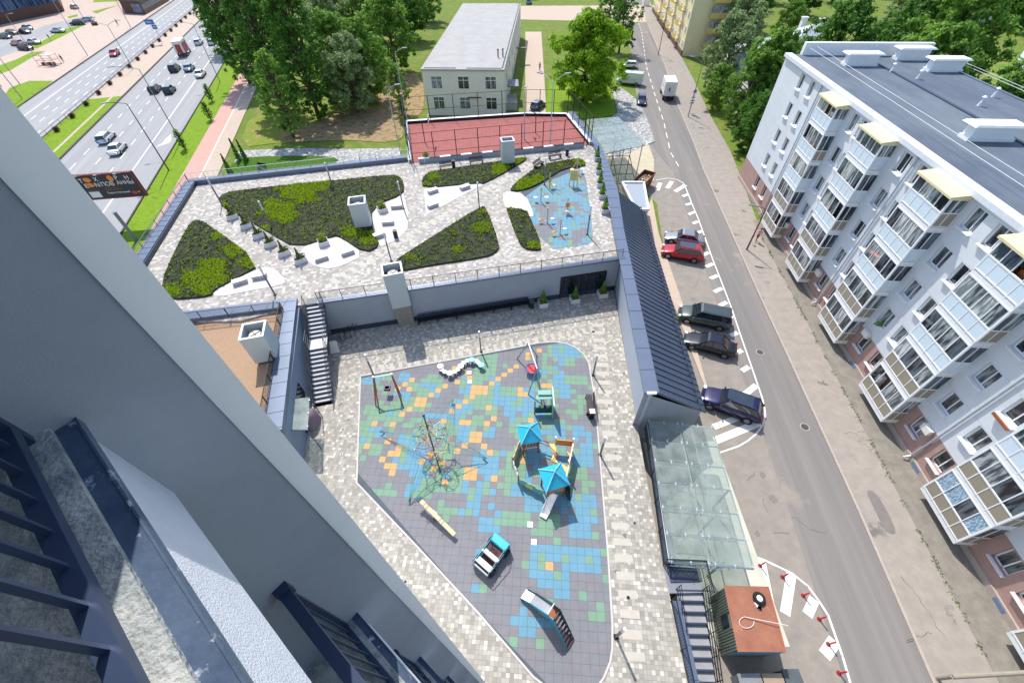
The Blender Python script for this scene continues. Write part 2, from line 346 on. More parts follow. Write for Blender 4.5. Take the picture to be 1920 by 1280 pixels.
def FP(s, off, z=0): return FD*s+FN*off+Vector((0, 0, z))
sw = [p for p in KR[:-1]]+[FP(30, 24.6), FP(-28, 26.2), FP(-45, 26.2), W(1372, 290), W(1330, 215), W(1300, 150), W(1276, 105), W(1235, 45), W(1205, -30)]
sw = [KR[-1]]+[]+sw if False else sw
sheet('sidewalk', sw, .12, M_sidewalk, zb=-.5)
kb = MB()
for a, b in zip(KR, KR[1:]): kb.bar(a+Vector((-.08, 0, -.3)), b+Vector((-.08, 0, -.3)), .16, .44)
struct(kb.build('kerb', M_kerb))
# grass / soil strip between sidewalk and the block
sheet('verge', [FP(30, 24.62), FP(-50, 26.22), FP(-50, 27.68), FP(30, 27.68)], .125, mixmat('verge_soil', (118, 114, 106), (146, 140, 130), 1.5, .3, .7, rough=.95), zb=-.5)
vg = MB()
for i in range(1500):
    s = rnd.uniform(-46, 8); base = 24.75+(-s-(-30))/80*1.55+.02
    off = 24.62+(30-s)/80*1.6+rnd.gauss(0, .09)
    if noise.noise(Vector((s*.6, 0, 3))) < -.05: continue
    p = FP(s, off, .125); h = rnd.uniform(.03, .1); a = rnd.uniform(0, 6.28); d = Vector((math.cos(a), math.sin(a), 0))*rnd.uniform(.03, .09)
    vg.add([p-d, p+d, p+Vector((0, 0, h))+d*.3], [(0, 1, 2)])
tag(vg.build('verge_grass', leafmat('grass_blades', (88, 116, 26), (126, 150, 50))), 'thin line of green weeds along the inner edge of the sidewalk', 'grass', kind='stuff')
# painted markings of the street
def stroke(mb, pts, w, z=.002):
    for i, (a, b) in enumerate(zip(pts, pts[1:])):
        a = Vector(a); b = Vector(b); d = (b-a).normalized(); p = Vector((-d.y, d.x, 0))*w/2; a = a-d*w*.2*(i > 0)
        mb.add([(q.x, q.y, z) for q in (a-p, b-p, b+p, a+p)], [(0, 1, 2, 3)])
mk = MB()
stroke(mk, flat([(1230, 338), (1252, 334), (1270, 337), (1281, 343), (1286, 353), (1297, 381), (1310, 412), (1320, 440), (1337, 488), (1350, 521), (1370, 573), (1392, 638), (1407, 681), (1421, 722), (1429, 745), (1433, 762), (1435, 778), (1430, 797), (1417, 814), (1402, 826), (1385, 836), (1350, 848), (1315, 852)], 0), .12)
for a, b, w in [((1238, 343), (1232, 357), .6), ((1260, 340), (1251, 353), .6), ((1285, 347), (1266, 359), .6), ((1291, 364), (1280, 368), .45), ((1297, 381), (1286, 384), .45), ((1303, 397), (1291, 402), .45), ((1309, 415), (1299, 419), .45), ((1316, 433), (1305, 438), .45), ((1329, 473), (1319, 478), .45), ((1337, 494), (1324, 500), .45), ((1346, 516), (1332, 522), .45), ((1354, 540), (1339, 547), .45), ((1363, 566), (1349, 573), .45), ((1373, 592), (1360, 599), .45), ((1383, 623), (1370, 629), .45), ((1391, 656), (1380, 662), .45), ((1404, 687), (1391, 695), .45), ((1418, 722), (1390, 744), .5), ((1404, 775), (1338, 800), .5), ((1424, 792), (1340, 826), .6)]: stroke(mk, flat([a, b], 0), w, .0)
stroke(mk, flat([(1378, 1038), (1405, 1041), (1428, 1047), (1460, 1062), (1485, 1074), (1515, 1098), (1535, 1125), (1553, 1153), (1566, 1190), (1580, 1230), (1596, 1285), (1612, 1340)], 0), .12)
for a, b, w in [((1427, 1048), (1446, 1142), .5), ((1484, 1076), (1472, 1150), .55), ((1527, 1122), (1514, 1152), .55), ((1565, 1200), (1546, 1228), .62)]: stroke(mk, flat([a, b], 0), w, .0)
cl = flat([(1193, 30), (1203, 60), (1212, 125), (1226, 172), (1245, 230), (1257, 285), (1276, 318)], 0)
for i in range(len(cl)-1):
    a, b = cl[i], cl[i+1]; L = (b-a).length; n = max(1, round(L/4.2))
    for k in range(n): stroke(mk, [lerp(a, b, (k+.1)/n), lerp(a, b, (k+.66)/n)], .13, .0)
struct(mk.build('road_markings', M_line))
sheet('yard', flat([(1118, 255), (1216, 272), (1226, 300), (1226, 340), (1165, 345), (1128, 300)], 0), .075, mixmat('yard_concrete', (184, 172, 148), (200, 190, 168), 1, .3, .7, rough=.9), zb=-.3)
# footway slabs and grey pavement beside the parking bay
sheet('kerb_walk', [Vector((16.35, 17, 0)), W(1330, 742, 0), W(1290, 600), W(1235, 440), W(1222, 372), Vector((18.4, 50.5, 0)), Vector((17.0, 43, 0))], .1, M_pale, zb=-.4)
sheet('pavement', flat([(1228, 266), (1210, 215), (1192, 186), (1160, 162), (1146, 165), (1158, 212), (1120, 240), (1150, 300)], 0), .1, M_paverG, zb=-.4)
sheet('lawn', flat([(1030, 150), (1140, 155), (1157, 215), (1100, 225), (1022, 215)], 0), .05, M_grass, zb=-.3)
sheet('path', flat([(985, 60), (1015, 60), (1025, 215), (985, 215)], 0)+[], .03, M_pale, zb=-.3)
sheet('path', flat([(880, 35), (1330, 45), (1330, 10), (880, 12)], 0), .025, M_pale, zb=-.3)
# highway on the left
HD = Vector((math.cos(R(106.4)), math.sin(R(106.4)), 0)); HN = Vector((HD.y, -HD.x, 0))   # HN points to the right of travel (away uphill)
H0 = W(110, 300)
def HP(s, off, z=0): return H0+HD*s+HN*off+Vector((0, 0, z))
def hs(px, py):
    q = W(px, py)-H0; return q.dot(HD), q.dot(HN)
oL = hs(34, 202)[1]; oM0 = -6.6; oR = hs(334, 262)[1]
sheet('road_highway', [HP(-120, oM0), HP(240, oM0), HP(240, oL), HP(-120, oL)], .0, M_highway, zb=-.6)
sheet('road_highway', [HP(-120, 0), HP(240, 0), HP(240, oR), HP(-120, oR)], .0, M_highway, zb=-.6)
sheet('median', [HP(-120, 0), HP(hs(222, 182)[0], 0), HP(hs(222, 182)[0], -6.6), HP(-120, -6.6)], .12, M_grass, zb=-.5)
sheet('median', [HP(hs(222, 182)[0], 0), HP(240, 0), HP(240, -6.6), HP(hs(222, 182)[0], -6.6)], .12, M_pale, zb=-.5)
kd = MB()
for off in (.1, oM0-.1, oL-.12): kd.bar(HP(-120, off, -.2), HP(240, off, -.2), .34, .36)
kd.bar(HP(-120, oR, -.2), HP(240, oR, -.2), .2, .36)
struct(kd.build('kerb', M_kerbdark))
mk = MB()
stroke(mk, [HP(-120, -2.0), HP(240, -2.0)], .5, .126)
struct(mk.build('median_path', M_pale))
mk = MB()
Wr = oR; e1 = oR-4.2
stroke(mk, [HP(-120, e1), HP(200, e1)], .2, .004)
stroke(mk, [HP(-120, oL+3.6), HP(200, oL+3.6)], .2, .004)
for k in range(1, 4):
    o_ = e1*k/4
    for i in range(-20, 34): stroke(mk, [HP(i*6+k, o_), HP(i*6+k+2.6, o_)], .16, .004)
for k in range(1, 4):
    o_ = oM0+(oL+3.6-oM0)*k/4
    for i in range(-20, 34): stroke(mk, [HP(i*6+k*2, o_), HP(i*6+k*2+2.6, o_)], .16, .004)
ap = hs(310, 264); 
mk.add([HP(ap[0]-2.6, ap[1]-.9, .004), HP(ap[0]-1.2, ap[1]+.9, .004), HP(ap[0]+.2, ap[1]+.9, .004), HP(ap[0]+3, ap[1]+.2, .004), HP(ap[0]+.3, ap[1]-.2, .004), HP(ap[0]-1, ap[1]-.2, .004)], [(0, 1, 2, 3, 4, 5)])
struct(mk.build('road_markings', M_line))
# verge, bike path and walk right of the highway
oB0 = oR+.2
sheet('lawn', [HP(-120, oB0), HP(70, oB0), HP(66, oB0+7), HP(-120, oB0+9)], .09, M_grass, zb=-.4)
b0 = W(382, 320); bd = (W(457, 170)-b0).normalized(); bn = Vector((bd.y, -bd.x, 0))
def BP(s, off, z=0): return b0+bd*s+bn*off+Vector((0, 0, z))
pk = (W(347, 320)-b0).dot(bn); pr_ = (W(435, 270)-b0).dot(bn)
sheet('bike_path', [BP(-60, pk), BP(95, pk), BP(95, 0), BP(-60, 0)], .106, M_pink, zb=-.4)
sheet('sidewalk', [BP(-60, 0), BP(95, 0), BP(95, pr_), BP(-60, pr_)], .1, M_pale, zb=-.4)
mk = MB(); stroke(mk, [BP(-60, 0), BP(95, 0)], .16, .11); struct(mk.build('path_line', M_line))
# park: lawn islands and footpath beyond the roof garden
sheet('path', flat([(448, 283), (560, 278), (640, 280), (752, 278), (752, 300), (700, 320), (600, 330), (430, 330)], 0), .045, M_paverG, zb=-.3)
sheet('lawn', smoothpoly(flat([(440, 297), (520, 293), (622, 293), (640, 304), (560, 335), (420, 345)], 0), 1), .08, mixmat('lawn_dark', (52, 92, 14), (78, 112, 24), 1.5, .3, .7, rough=.95, bump=1), zb=-.3)
sheet('lawn', smoothpoly(flat([(470, 215), (560, 190), (700, 195), (748, 210), (750, 270), (640, 262), (520, 268), (448, 278)], 0), 1), .04, mixmat('park_lawn', (112, 140, 36), (140, 136, 70), .5, .42, .6, c3=(168, 138, 110), s3=.45, rough=.95, bump=1, lo3=.56, hi3=.64), zb=-.3)
# plaza left of the highway
sheet('plaza', [HP(-60, oL-.3), HP(240, oL-.3), HP(240, oL-60), HP(-60, oL-60)], .1, mixmat('plaza_paving', (184, 164, 152), (198, 180, 168), .6, .3, .7, rough=.9), zb=-.4)
sheet('lawn', flat([(0, 192), (18, 165), (55, 152), (100, 152), (36, 200), (-40, 260)], .1), .12, M_grass, zb=-.3)
sheet('lawn', flat([(-20, 130), (30, 112), (60, 98), (85, 96), (60, 108), (20, 132), (-30, 150)], .1), .12, M_grass, zb=-.3)
sheet('lawn', flat([(68, 92), (110, 72), (165, 44), (180, 32), (150, 34), (110, 60), (60, 88)], .1), .12, M_grass, zb=-.3)
sheet('lawn', flat([(172, 22), (222, 10), (200, 18), (182, 26)], .1), .12, M_grass, zb=-.3)
sheet('lawn', flat([(174, 5), (240, 2), (240, -3), (176, 0)], .1), .12, M_grass, zb=-.3)
sheet('lawn', flat([(126, 32), (145, 27), (146, 31), (130, 35)], .1), .12, M_grass, zb=-.3)
sheet('car_park', flat([(-60, 125), (0, 108), (40, 92), (70, 78), (120, 55), (165, 45), (158, 32), (85, 48), (40, 66), (-60, 90)], .1), .125, M_highway, zb=-.3)
# ground floor paving under the north canopy, lower yard by the kiosk
sheet('pavement', [Vector((11.5, 44, 0)), Vector((17, 44, 0)), Vector((18.8, 56, 0)), Vector((18.8, 60, 0)), Vector((12.4, 60, 0))], .08, mixmat('yard_concrete', (184, 172, 148), (200, 190, 168), 1, .3, .7, rough=.9), zb=-.3)
sheet('ramp', [Vector((9.6, 3, 0)), Vector((15.3, 3, 0)), Vector((15.6, 15.9, 0)), Vector((10.0, 15.9, 0))], .005, mixmat('ramp_concrete', (186, 184, 170), (206, 204, 190), .6, .3, .7, rough=.9))
# ================================================================ podium: playground deck and roof garden
deck = [(-14.0, 26.75), (10.25, 31.55), (10.15, 30.6), (9.15, 16.4), (8.55, 7.0), (8.55, 5.8), (8.3, -12), (-2, -12), (-16.1, 14.2), (-18.2, 25.6)]
struct(MB().prism(deck, -.3, D, bottom=False).build('courtyard_deck', M_paver))
tl = W(360, 348, T); ld = (W(270, 490, T)-tl).normalized()
TL = tl; TL2 = tl+ld*24
terr = [(TL.x, TL.y), (TL2.x, TL2.y), (-22, 24.4), (-18.35, 26.0), (-14.0, 26.95), (10.5, 31.93), (11.55, 55.1), (11.35, 57.7), (9.36, 68.9), (2.8, 69.8), (-15.6, 67.6), (-12.95, 53.5)]
struct(MB().prism(terr, -.3, T, bottom=False).build('roof_terrace', M_paverT))
# west block with gravel roof
we = [(-18.35, 26.2), (-15.1, 14.2), (-17.5, 8.0), (-40, 22), (-24.6, 26.2)]
west = [(-18.35, 26.0), (-15.0, 14.1), (-15.0, 12.3), (-33, 12.3), (TL2.x, TL2.y), (-22, 24.4)]
struct(MB().prism(west, -.3, T-.15, bottom=False).build('gravel_roof', M_gravel))
# ---------------------------------------------------------------- walls round the deck
w = MB((-15.86, 26.5, D))
a = Vector((-16.3, 26.42, D)); b = Vector((10.2, 31.7, D))
w.bar(a, b, .3, T-D+.02)
wt = thing('terrace_wall', 'long grey retaining wall below the roof garden railing', 'wall', (-15.86, 26.5, D))
w.build('wall', M_wallgrey, wt)
w = MB((-15.86, 26.5, D)); w.bar(a+Vector((0, -.03, T-D)), b+Vector((0, -.03, T-D)), .5, .16); w.build('coping', M_bluegrey, wt)
w = MB((-15.86, 26.5, D)); w.bar(a+Vector((.03, -.18, 0)), b+Vector((.03, -.18, 0)), .06, .5); w.build('plinth', M_bluedark, wt)
# entrance recess (dark glazed doors) in the right part of the wall
w = MB((-15.86, 26.5, D)); q0 = lerp(a, b, .79); q1 = lerp(a, b, .955)
dn = (b-a).normalized(); pn = Vector((dn.y, -dn.x, 0))
w.add([q0+pn*.17, q1+pn*.17, q1+pn*.17+Vector((0, 0, 2.5)), q0+pn*.17+Vector((0, 0, 2.5))], [(0, 1, 2, 3)])
w.build('doorway', M_panedark, wt)
w = MB((-15.86, 26.5, D))
for t in (0, .22, .34, .46, .6, .8, 1): w.bar(lerp(q0, q1, t)+pn*.2, lerp(q0, q1, t)+pn*.2+dn*.08, .08, 2.5)
w.bar(q0+pn*.2+Vector((0, 0, 2.46)), q1+pn*.2+Vector((0, 0, 2.46)), .1, .1)
w.build('door_frame', M_black, wt)
# railings --------------------------------------------------------
def railing(name, pts, z, label, cat='railing', h=1.1, step=.12, post=2.0, m=M_railgrey, group=None, skew=0):
    pts = [Vector((p[0], p[1], z if len(p) < 3 else p[2])) for p in pts]
    t = thing(name, label, cat, pts[0], 0, group); o = pts[0]
    a_ = MB(o); b_ = MB(o)
    for p, q in zip(pts, pts[1:]):
        a_.bar(p+Vector((0, 0, h-.04)), q+Vector((0, 0, h-.04)), .05, .04); a_.bar(p+Vector((0, 0, .1)), q+Vector((0, 0, .1)), .03, .03)
        L = (q-p).length; n = max(1, int(L/step))
        for i in range(1, n):
            c = lerp(p, q, i/n); b_.add([c+Vector(v) for v in ((-.008, -.008, .12), (.008, -.008, .12), (.008, .008, .12), (-.008, .008, .12), (-.008, -.008, h-.05), (.008, -.008, h-.05), (.008, .008, h-.05), (-.008, .008, h-.05))], [(0, 1, 5, 4), (1, 2, 6, 5), (2, 3, 7, 6), (3, 0, 4, 7)])
        k = max(1, round(L/post))
        for i in range(k+1):
            if i == 0 and p is not pts[0]: continue
            c = lerp(p, q, i/k); MB(o).box(c+Vector((0, 0, h/2)), (.05, .05, h)).build('post', m, t)
    a_.build('handrail', m, t); b_.build('balusters', m, t)
    return t
railing('railing', [(-16.15, 26.35, T+.12), (10.35, 31.55, T+.12)], T+.12, 'long thin dark railing along the top of the grey retaining wall', h=1.05)
TB = [W(360, 348, T), W(765, 303, T)]
cp = thing('parapet', 'blue-grey metal parapet round the highway side of the roof garden', 'parapet', TL)
w = MB(TL); w.bar(TL-ld*-.0+Vector((0, 0, .0)), TL2, 1.0, .5); w.bar(TL+Vector((-.4, .25, 0)), Vector((-13.0, 53.8, T)), .7, .52); w.build('coping', M_bluegrey, cp)
w = MB(TL); pin = Vector((-ld.y, ld.x, 0)); pin = pin if pin.x > 0 else -pin
w.bar(TL+pin*.56, TL2+pin*.56, .1, .42); w.build('inner_face', M_bluedark, cp)
w = MB(TL)
for i in range(24): w.bar(TL+ld*i-pin*.5+Vector((0, 0, .5)), TL+ld*i+pin*.5+Vector((0, 0, .5)), .03, .02)
w.build('seams', M_bluedark, cp)
railing('railing', [TL2-pin*.45+Vector((0, 0, .5)), TL+Vector((-.55, .5, .5))], T, 'low spiked railing on the blue parapet beside the highway path', h=.6, step=.3, m=M_bluegrey)
railing('railing', [TL+Vector((-.5, .55, .5)), Vector((-12.9, 54.15, T+.5))], T, 'pale railing on the back parapet facing the park', h=.75, step=.6, m=M_paletubes)
# front coping over the gravel roof, east coping of the west block
cp = thing('parapet', 'wide blue-grey metal coping around the gravel roof', 'parapet', (-18.35, 26.0, T-.15))
o = Vector((-18.35, 26.0, T-.15)); w = MB(o)
w.prism([(-18.1, 26.75), (-14.75, 14.0), (-16.0, 14.0), (-18.95, 25.6), (-27, 24.2), (-36, 20), (-36.2, 21.2), (-27.1, 25.3)], T-.15, T+.32)
w.build('coping', M_bluegrey, cp)
w = MB(o)
for i in range(11): p = lerp((-18.1, 26.4, T+.32), (-14.8, 14.2, T+.32), i/10); w.bar(p, p+Vector((-1.15, -.25, 0)), .03, .015)
for i in range(12): p = lerp((-18.9, 25.6, T+.32), (-35, 20.5, T+.32), i/12); w.bar(p, p+Vector((.1, .9, 0)), .03, .015)
w.build('seams', M_bluedark, cp)
railing('railing', [(-18.75, 25.35, T+.3), (-16.0, 14.2, T+.3)], T, 'dark railing on the coping east of the brown gravel roof', h=.8, step=.1, m=M_black)
railing('railing', [(-36, 20.0, T+.3), (-27, 24.1, T+.3), (-18.9, 25.35, T+.3)], T, 'dark railing between the gravel roof and the roof garden', h=.8, step=.1, m=M_bluedark)
# east wall of the west block (grey) with dark doorway and glass door canopy
ew = thing('block_wall', 'grey rendered wall beside the outer stair, with a dark doorway', 'wall', (-18.1, 26.2, D)); o = Vector((-18.1, 26.2, D))
w = MB(o); p0 = Vector((-18.0, 26.4, D)); p1 = Vector((-14.85, 14.0, D)); w.bar(p0, p1, .2, T-D-.14); w.build('wall', mat('wall_bluegrey', (120, 134, 154), .7, amt=.05, scale=.5), ew)
w = MB(o); e0 = W(575, 655, D); dd = (p1-p0).normalized(); q0 = lerp(p0, p1, .60); q1 = lerp(p0, p1, .84); w.bar(q0+Vector((.1, .02, 0)), q1+Vector((.1, .02, 0)), .06, 2.4); w.build('doorway', M_panedark, ew)
cn = thing('door_canopy', 'small frosted glass canopy over the side door next to the stair foot', 'canopy', (-15.2, 16, D+2.6)); o = Vector((-15.2, 16, D+2.6))
c4 = [W(548, 748, D+2.6), W(581, 745, D+2.6), W(577, 806, D+2.6), W(542, 806, D+2.6)]
MB(o).prism(c4, D+2.6, D+2.63).build('glass', M_glass2, cn)
w = MB(o); w.tube(c4[0], c4[1], .03); w.tube(c4[3], c4[2], .03); w.tube(c4[0], c4[3], .03)
for p in (c4[1], c4[2]): w.tube(p, Vector((p.x, p.y, D)), .035)
w.build('frame', M_rail, cn)
w = MB(o)
for t in (.1, .5, .9): w.disc(lerp(c4[0], c4[3], t), .05, D+2.62, D+2.68, 8); w.disc(lerp(c4[1], c4[2], t), .05, D+2.62, D+2.68, 8)
w.build('fixings', M_steel, cn)
# ---------------------------------------------------------------- left stair (roof garden down to the deck)
def stair(name, label, a, b, wd, z1, z0, n, land, mt, mrail, steps_cut=None):
    """a top centre, b bottom centre (plan); n risers, land = index after which a landing of that many treads"""
    a = Vector((a[0], a[1], 0)); b = Vector((b[0], b[1], 0)); L = (b-a).length; d = (b-a).normalized(); p = Vector((-d.y, d.x, 0))
    t = thing(name, label, 'stairs', (b.x, b.y, z0)); o = Vector((b.x, b.y, z0))
    i1, ll = land; tr = L/(n+ll); s = 0; z = z1; run = []
    rise = (z1-z0)/n
    st = MB(o); nose = MB(o)
    for i in range(n):
        z -= rise
        ln = tr*(1+ll) if i == i1 else tr
        c0 = a+d*s; c1 = a+d*(s+ln)
        q_ = MB(o).bar(c0+Vector((0, 0, z-.05)), c1+Vector((0, 0, z-.05)), wd, .05).build('tread' if i != i1 else 'landing', mt, t)
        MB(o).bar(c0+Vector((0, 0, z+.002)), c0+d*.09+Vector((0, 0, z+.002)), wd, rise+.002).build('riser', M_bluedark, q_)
        run.append((c0, z)); s += ln
    run.append((a+d*s, z0))
    for sd_ in (-1, 1):
        MBs = MB(o); MR_ = MB(o); q = p*sd_*(wd/2+.04)
        key = [(a, z1), (run[i1][0], run[i1][1]), (run[i1][0]+d*tr*(1+ll), run[i1][1]), (b, z0)]
        for (u, zu), (v, zv) in zip(key, key[1:]):
            MBs.bar(u+q+Vector((0, 0, zu-.28)), v+q+Vector((0, 0, zv-.28)), .05, .3)
            for hh in (.35, .7, 1.05): MR_.tube(u+q+Vector((0, 0, zu+hh)), v+q+Vector((0, 0, zv+hh)), .022)
            k = max(1, round((v-u).length/1.1))
            for j in range(k+1): c = lerp(u+q+Vector((0, 0, zu)), v+q+Vector((0, 0, zv)), j/k); MR_.tube(c, c+Vector((0, 0, 1.07)), .022)
        MBs.build('stringer', M_bluedark, t); MR_.build('handrail', mrail, t)
    return t
ta = (W(574, 572, T)+W(606, 566, T))/2; tb = (W(589, 766, D)+W(624, 754, D))/2
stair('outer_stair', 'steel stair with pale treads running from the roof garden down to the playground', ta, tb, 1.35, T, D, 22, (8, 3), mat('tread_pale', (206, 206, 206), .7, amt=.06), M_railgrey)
w = MB((ta.x, ta.y, T)); w.box((ta.x, ta.y+.35, T+.02), (1.5, .8, .05), rz=R(8)); tag(w.build('grating', M_railgrey), 'metal grating at the head of the steel stair', 'grating')
# ================================================================ ramp shed with standing-seam roof
RZ = 6.15
def SX(y): return 8.75+(y-15.8)*.079      # west line of the shed wall
sh = thing('ramp_shed', 'long shed with blue-grey standing seam roof between playground and parking bay', 'shed', (SX(16), 16, 0)); o = Vector((SX(16), 16, 0))
y0, y1 = 16.1, 44.2
w = MB(o); w.prism([(SX(y0)+.32, y0), (SX(y0)+.55, y0), (SX(y1)+.55, y1), (SX(y1)+.32, y1)], 0, RZ); w.build('wall', mat('shed_wall', (170, 178, 192), .6, amt=.05, scale=.4), sh)
w = MB(o); w.prism([(SX(y0)-.02, y0-.02), (SX(y0)+1.0, y0-.02), (SX(y1)+1.0, y1), (SX(y1)-.02, y1)], RZ, RZ+.12); w.build('coping', M_bluegrey, sh)
w = MB(o)
for i in range(15): yy = y0+i*2; w.bar((SX(yy)-.03, yy, RZ+.12), (SX(yy)+1.01, yy, RZ+.12), .03, .015)
w.build('coping_seams', M_bluedark, sh)
e0 = Vector((SX(y0)+1.0, y0, RZ)); e1_ = Vector((SX(y0)+5.25, y0+.35, 3.2)); f0 = Vector((SX(y1)+1.0, y1, RZ)); f1 = Vector((SX(y1)+5.1, y1+.35, 3.2))
w = MB(o); dz = Vector((0, 0, -.12)); w.add([e0, e1_, f1, f0, e0+dz, e1_+dz, f1+dz, f0+dz], [(0, 1, 2, 3), (7, 6, 5, 4), (0, 4, 5, 1), (1, 5, 6, 2), (2, 6, 7, 3)]); roof = w.build('roof', M_ribroof, sh)
w = MB(o); n = 47
for i in range(n+1): w.bar(lerp(e0, f0, i/n)+Vector((0, 0, .002)), lerp(e1_, f1, i/n)+Vector((0, 0, .002)), .035, .055)
w.build('seams', M_bluedark, sh)
w = MB(o); u0 = lerp(e0, e1_, .86)+Vector((0, 0, .12)); u1 = lerp(f0, f1, .86)+Vector((0, 0, .12)); w.tube(u0, u1, .025, m=M_bluedark); w.tube(u0+Vector((0, 0, .08)), u1+Vector((0, 0, .08)), .025)
for i in range(36): c = lerp(u0, u1, i/35); w.box(c, (.07, .12, .2))
w.build('snow_guard', M_bluedark, sh)
w = MB(o)
w.add([e0+Vector((-1, .05, -RZ)), e1_+Vector((-.35, .1, -3.2)), e1_+Vector((-.35, .1, .02)), e0+Vector((-1, .05, 0))], [(0, 1, 2, 3)]); w.build('gable', M_wallgrey, sh)
w = MB(o); w.prism([(e1_.x-.4, y0+.6), (e1_.x-.3, y0+.6), (f1.x-.3, y1), (f1.x-.4, y1)], 0, 3.1); w.build('street_wall', M_concrete, sh)
w = MB(o); w.box((SX(y0)+.45, y0-.06, RZ+.2), (.62, .18, .12)); w.build('end_cap', M_white, sh)
# coping + railing along the terrace's right edge and the deck's right edge
cp = thing('parapet', 'blue-grey coping along the right edge of the roof garden', 'parapet', (11.5, 44, T)); o = Vector((11.5, 44, T))
w = MB(o); w.prism([(SX(31.9)-.02, 31.9), (SX(31.9)+.9, 31.9), (12.3, 44), (12.45, 55.2), (12.2, 58), (10.2, 69.2), (9.3, 68.9), (11.3, 57.7), (11.55, 55.1), (11.0, 44)], T, T+.38); w.build('coping', M_bluegrey, cp)
w = MB(o)
for i in range(22): yy = 32.5+i*1.15; w.bar((SX(yy)-.03, yy, T+.38), (SX(yy)+.9, yy, T+.38), .03, .015)
w.build('seams', M_bluedark, cp)
w = MB(o); w.bar((10.35, 31.9, T), (11.5, 55.1, T), .1, .37); w.build('inner_face', M_bluedark, cp)
cp = thing('parapet', 'blue-grey coping on the deck edge beside the big glass canopy', 'parapet', (8.9, 8, D)); o = Vector((8.9, 8, D))
DE = [W(1208, 805, D), W(1243, 1058, D)]
w = MB(o); w.bar(DE[0]+Vector((.42, 0, -.25)), DE[1]+Vector((.42, 0, -.25)), .62, .42); w.build('coping', M_bluegrey, cp)
w = MB(o)
for i in range(7): p = lerp(DE[0], DE[1], (i+.5)/7)+Vector((0, 0, .17)); w.bar(p+Vector((.1, 0, 0)), p+Vector((.73, 0, 0)), .02, .01)
w.build('seams', M_bluedark, cp)
railing('railing', [DE[0], DE[1], DE[1]+Vector((2.15, -.12, 0)), DE[1]+Vector((2.05, -2.0, 0))], D, 'black railing turning the corner of the deck between paving and glass canopy', step=.11, m=M_black)
# south-east stair down to the street
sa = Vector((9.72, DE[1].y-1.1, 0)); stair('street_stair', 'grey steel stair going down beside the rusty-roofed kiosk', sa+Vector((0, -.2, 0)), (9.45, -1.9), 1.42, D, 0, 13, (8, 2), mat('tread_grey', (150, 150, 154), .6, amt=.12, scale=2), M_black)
w = MB((9.7, 6.2, D)); gp = [DE[1]+Vector((.2, -.15, 0)), DE[1]+Vector((2.05, -.2, 0)), DE[1]+Vector((2.0, -.9, 0)), DE[1]+Vector((.2, -.9, 0))]; 
for i in range(26): a = lerp(gp[0], gp[1], i/25); b = lerp(gp[3], gp[2], i/25); w.bar(a+Vector((0, 0, .01)), b+Vector((0, 0, .01)), .035, .03)
w.bar(gp[3], gp[2], .06, .05); w.bar(gp[0], gp[1], .06, .05)
struct(MB().prism([(8.5, 6.8), (10.5, 6.7), (10.42, 5.3), (8.55, 5.3)], -.3, D-.002).build('landing', mat('landing_grey', (128, 130, 138), .7, amt=.06)))
tag(w.build('grating', M_rail), 'dark slatted metal grating at the head of the stair by the kiosk', 'grating')
cp = thing('parapet', 'blue-grey sheet metal coping left of the stair by the kiosk', 'parapet', (8.6, 3, D)); o = Vector((8.6, 3, D))
w = MB(o); w.bar((8.78, 4.9, D), (8.45, -6, D), .45, .22); w.build('coping', M_bluegrey, cp)
w = MB(o)
for i in range(7): w.bar((8.55, 4.3-i*1.4, D+.22), (9.0, 4.3-i*1.4, D+.22), .02, .01)
w.build('seams', M_bluedark, cp)
railing('railing', [(8.5, 4.9, D+.0), (8.15, -6, D)], D, 'black railing on the deck left of the lower stair', step=.12, m=M_black)
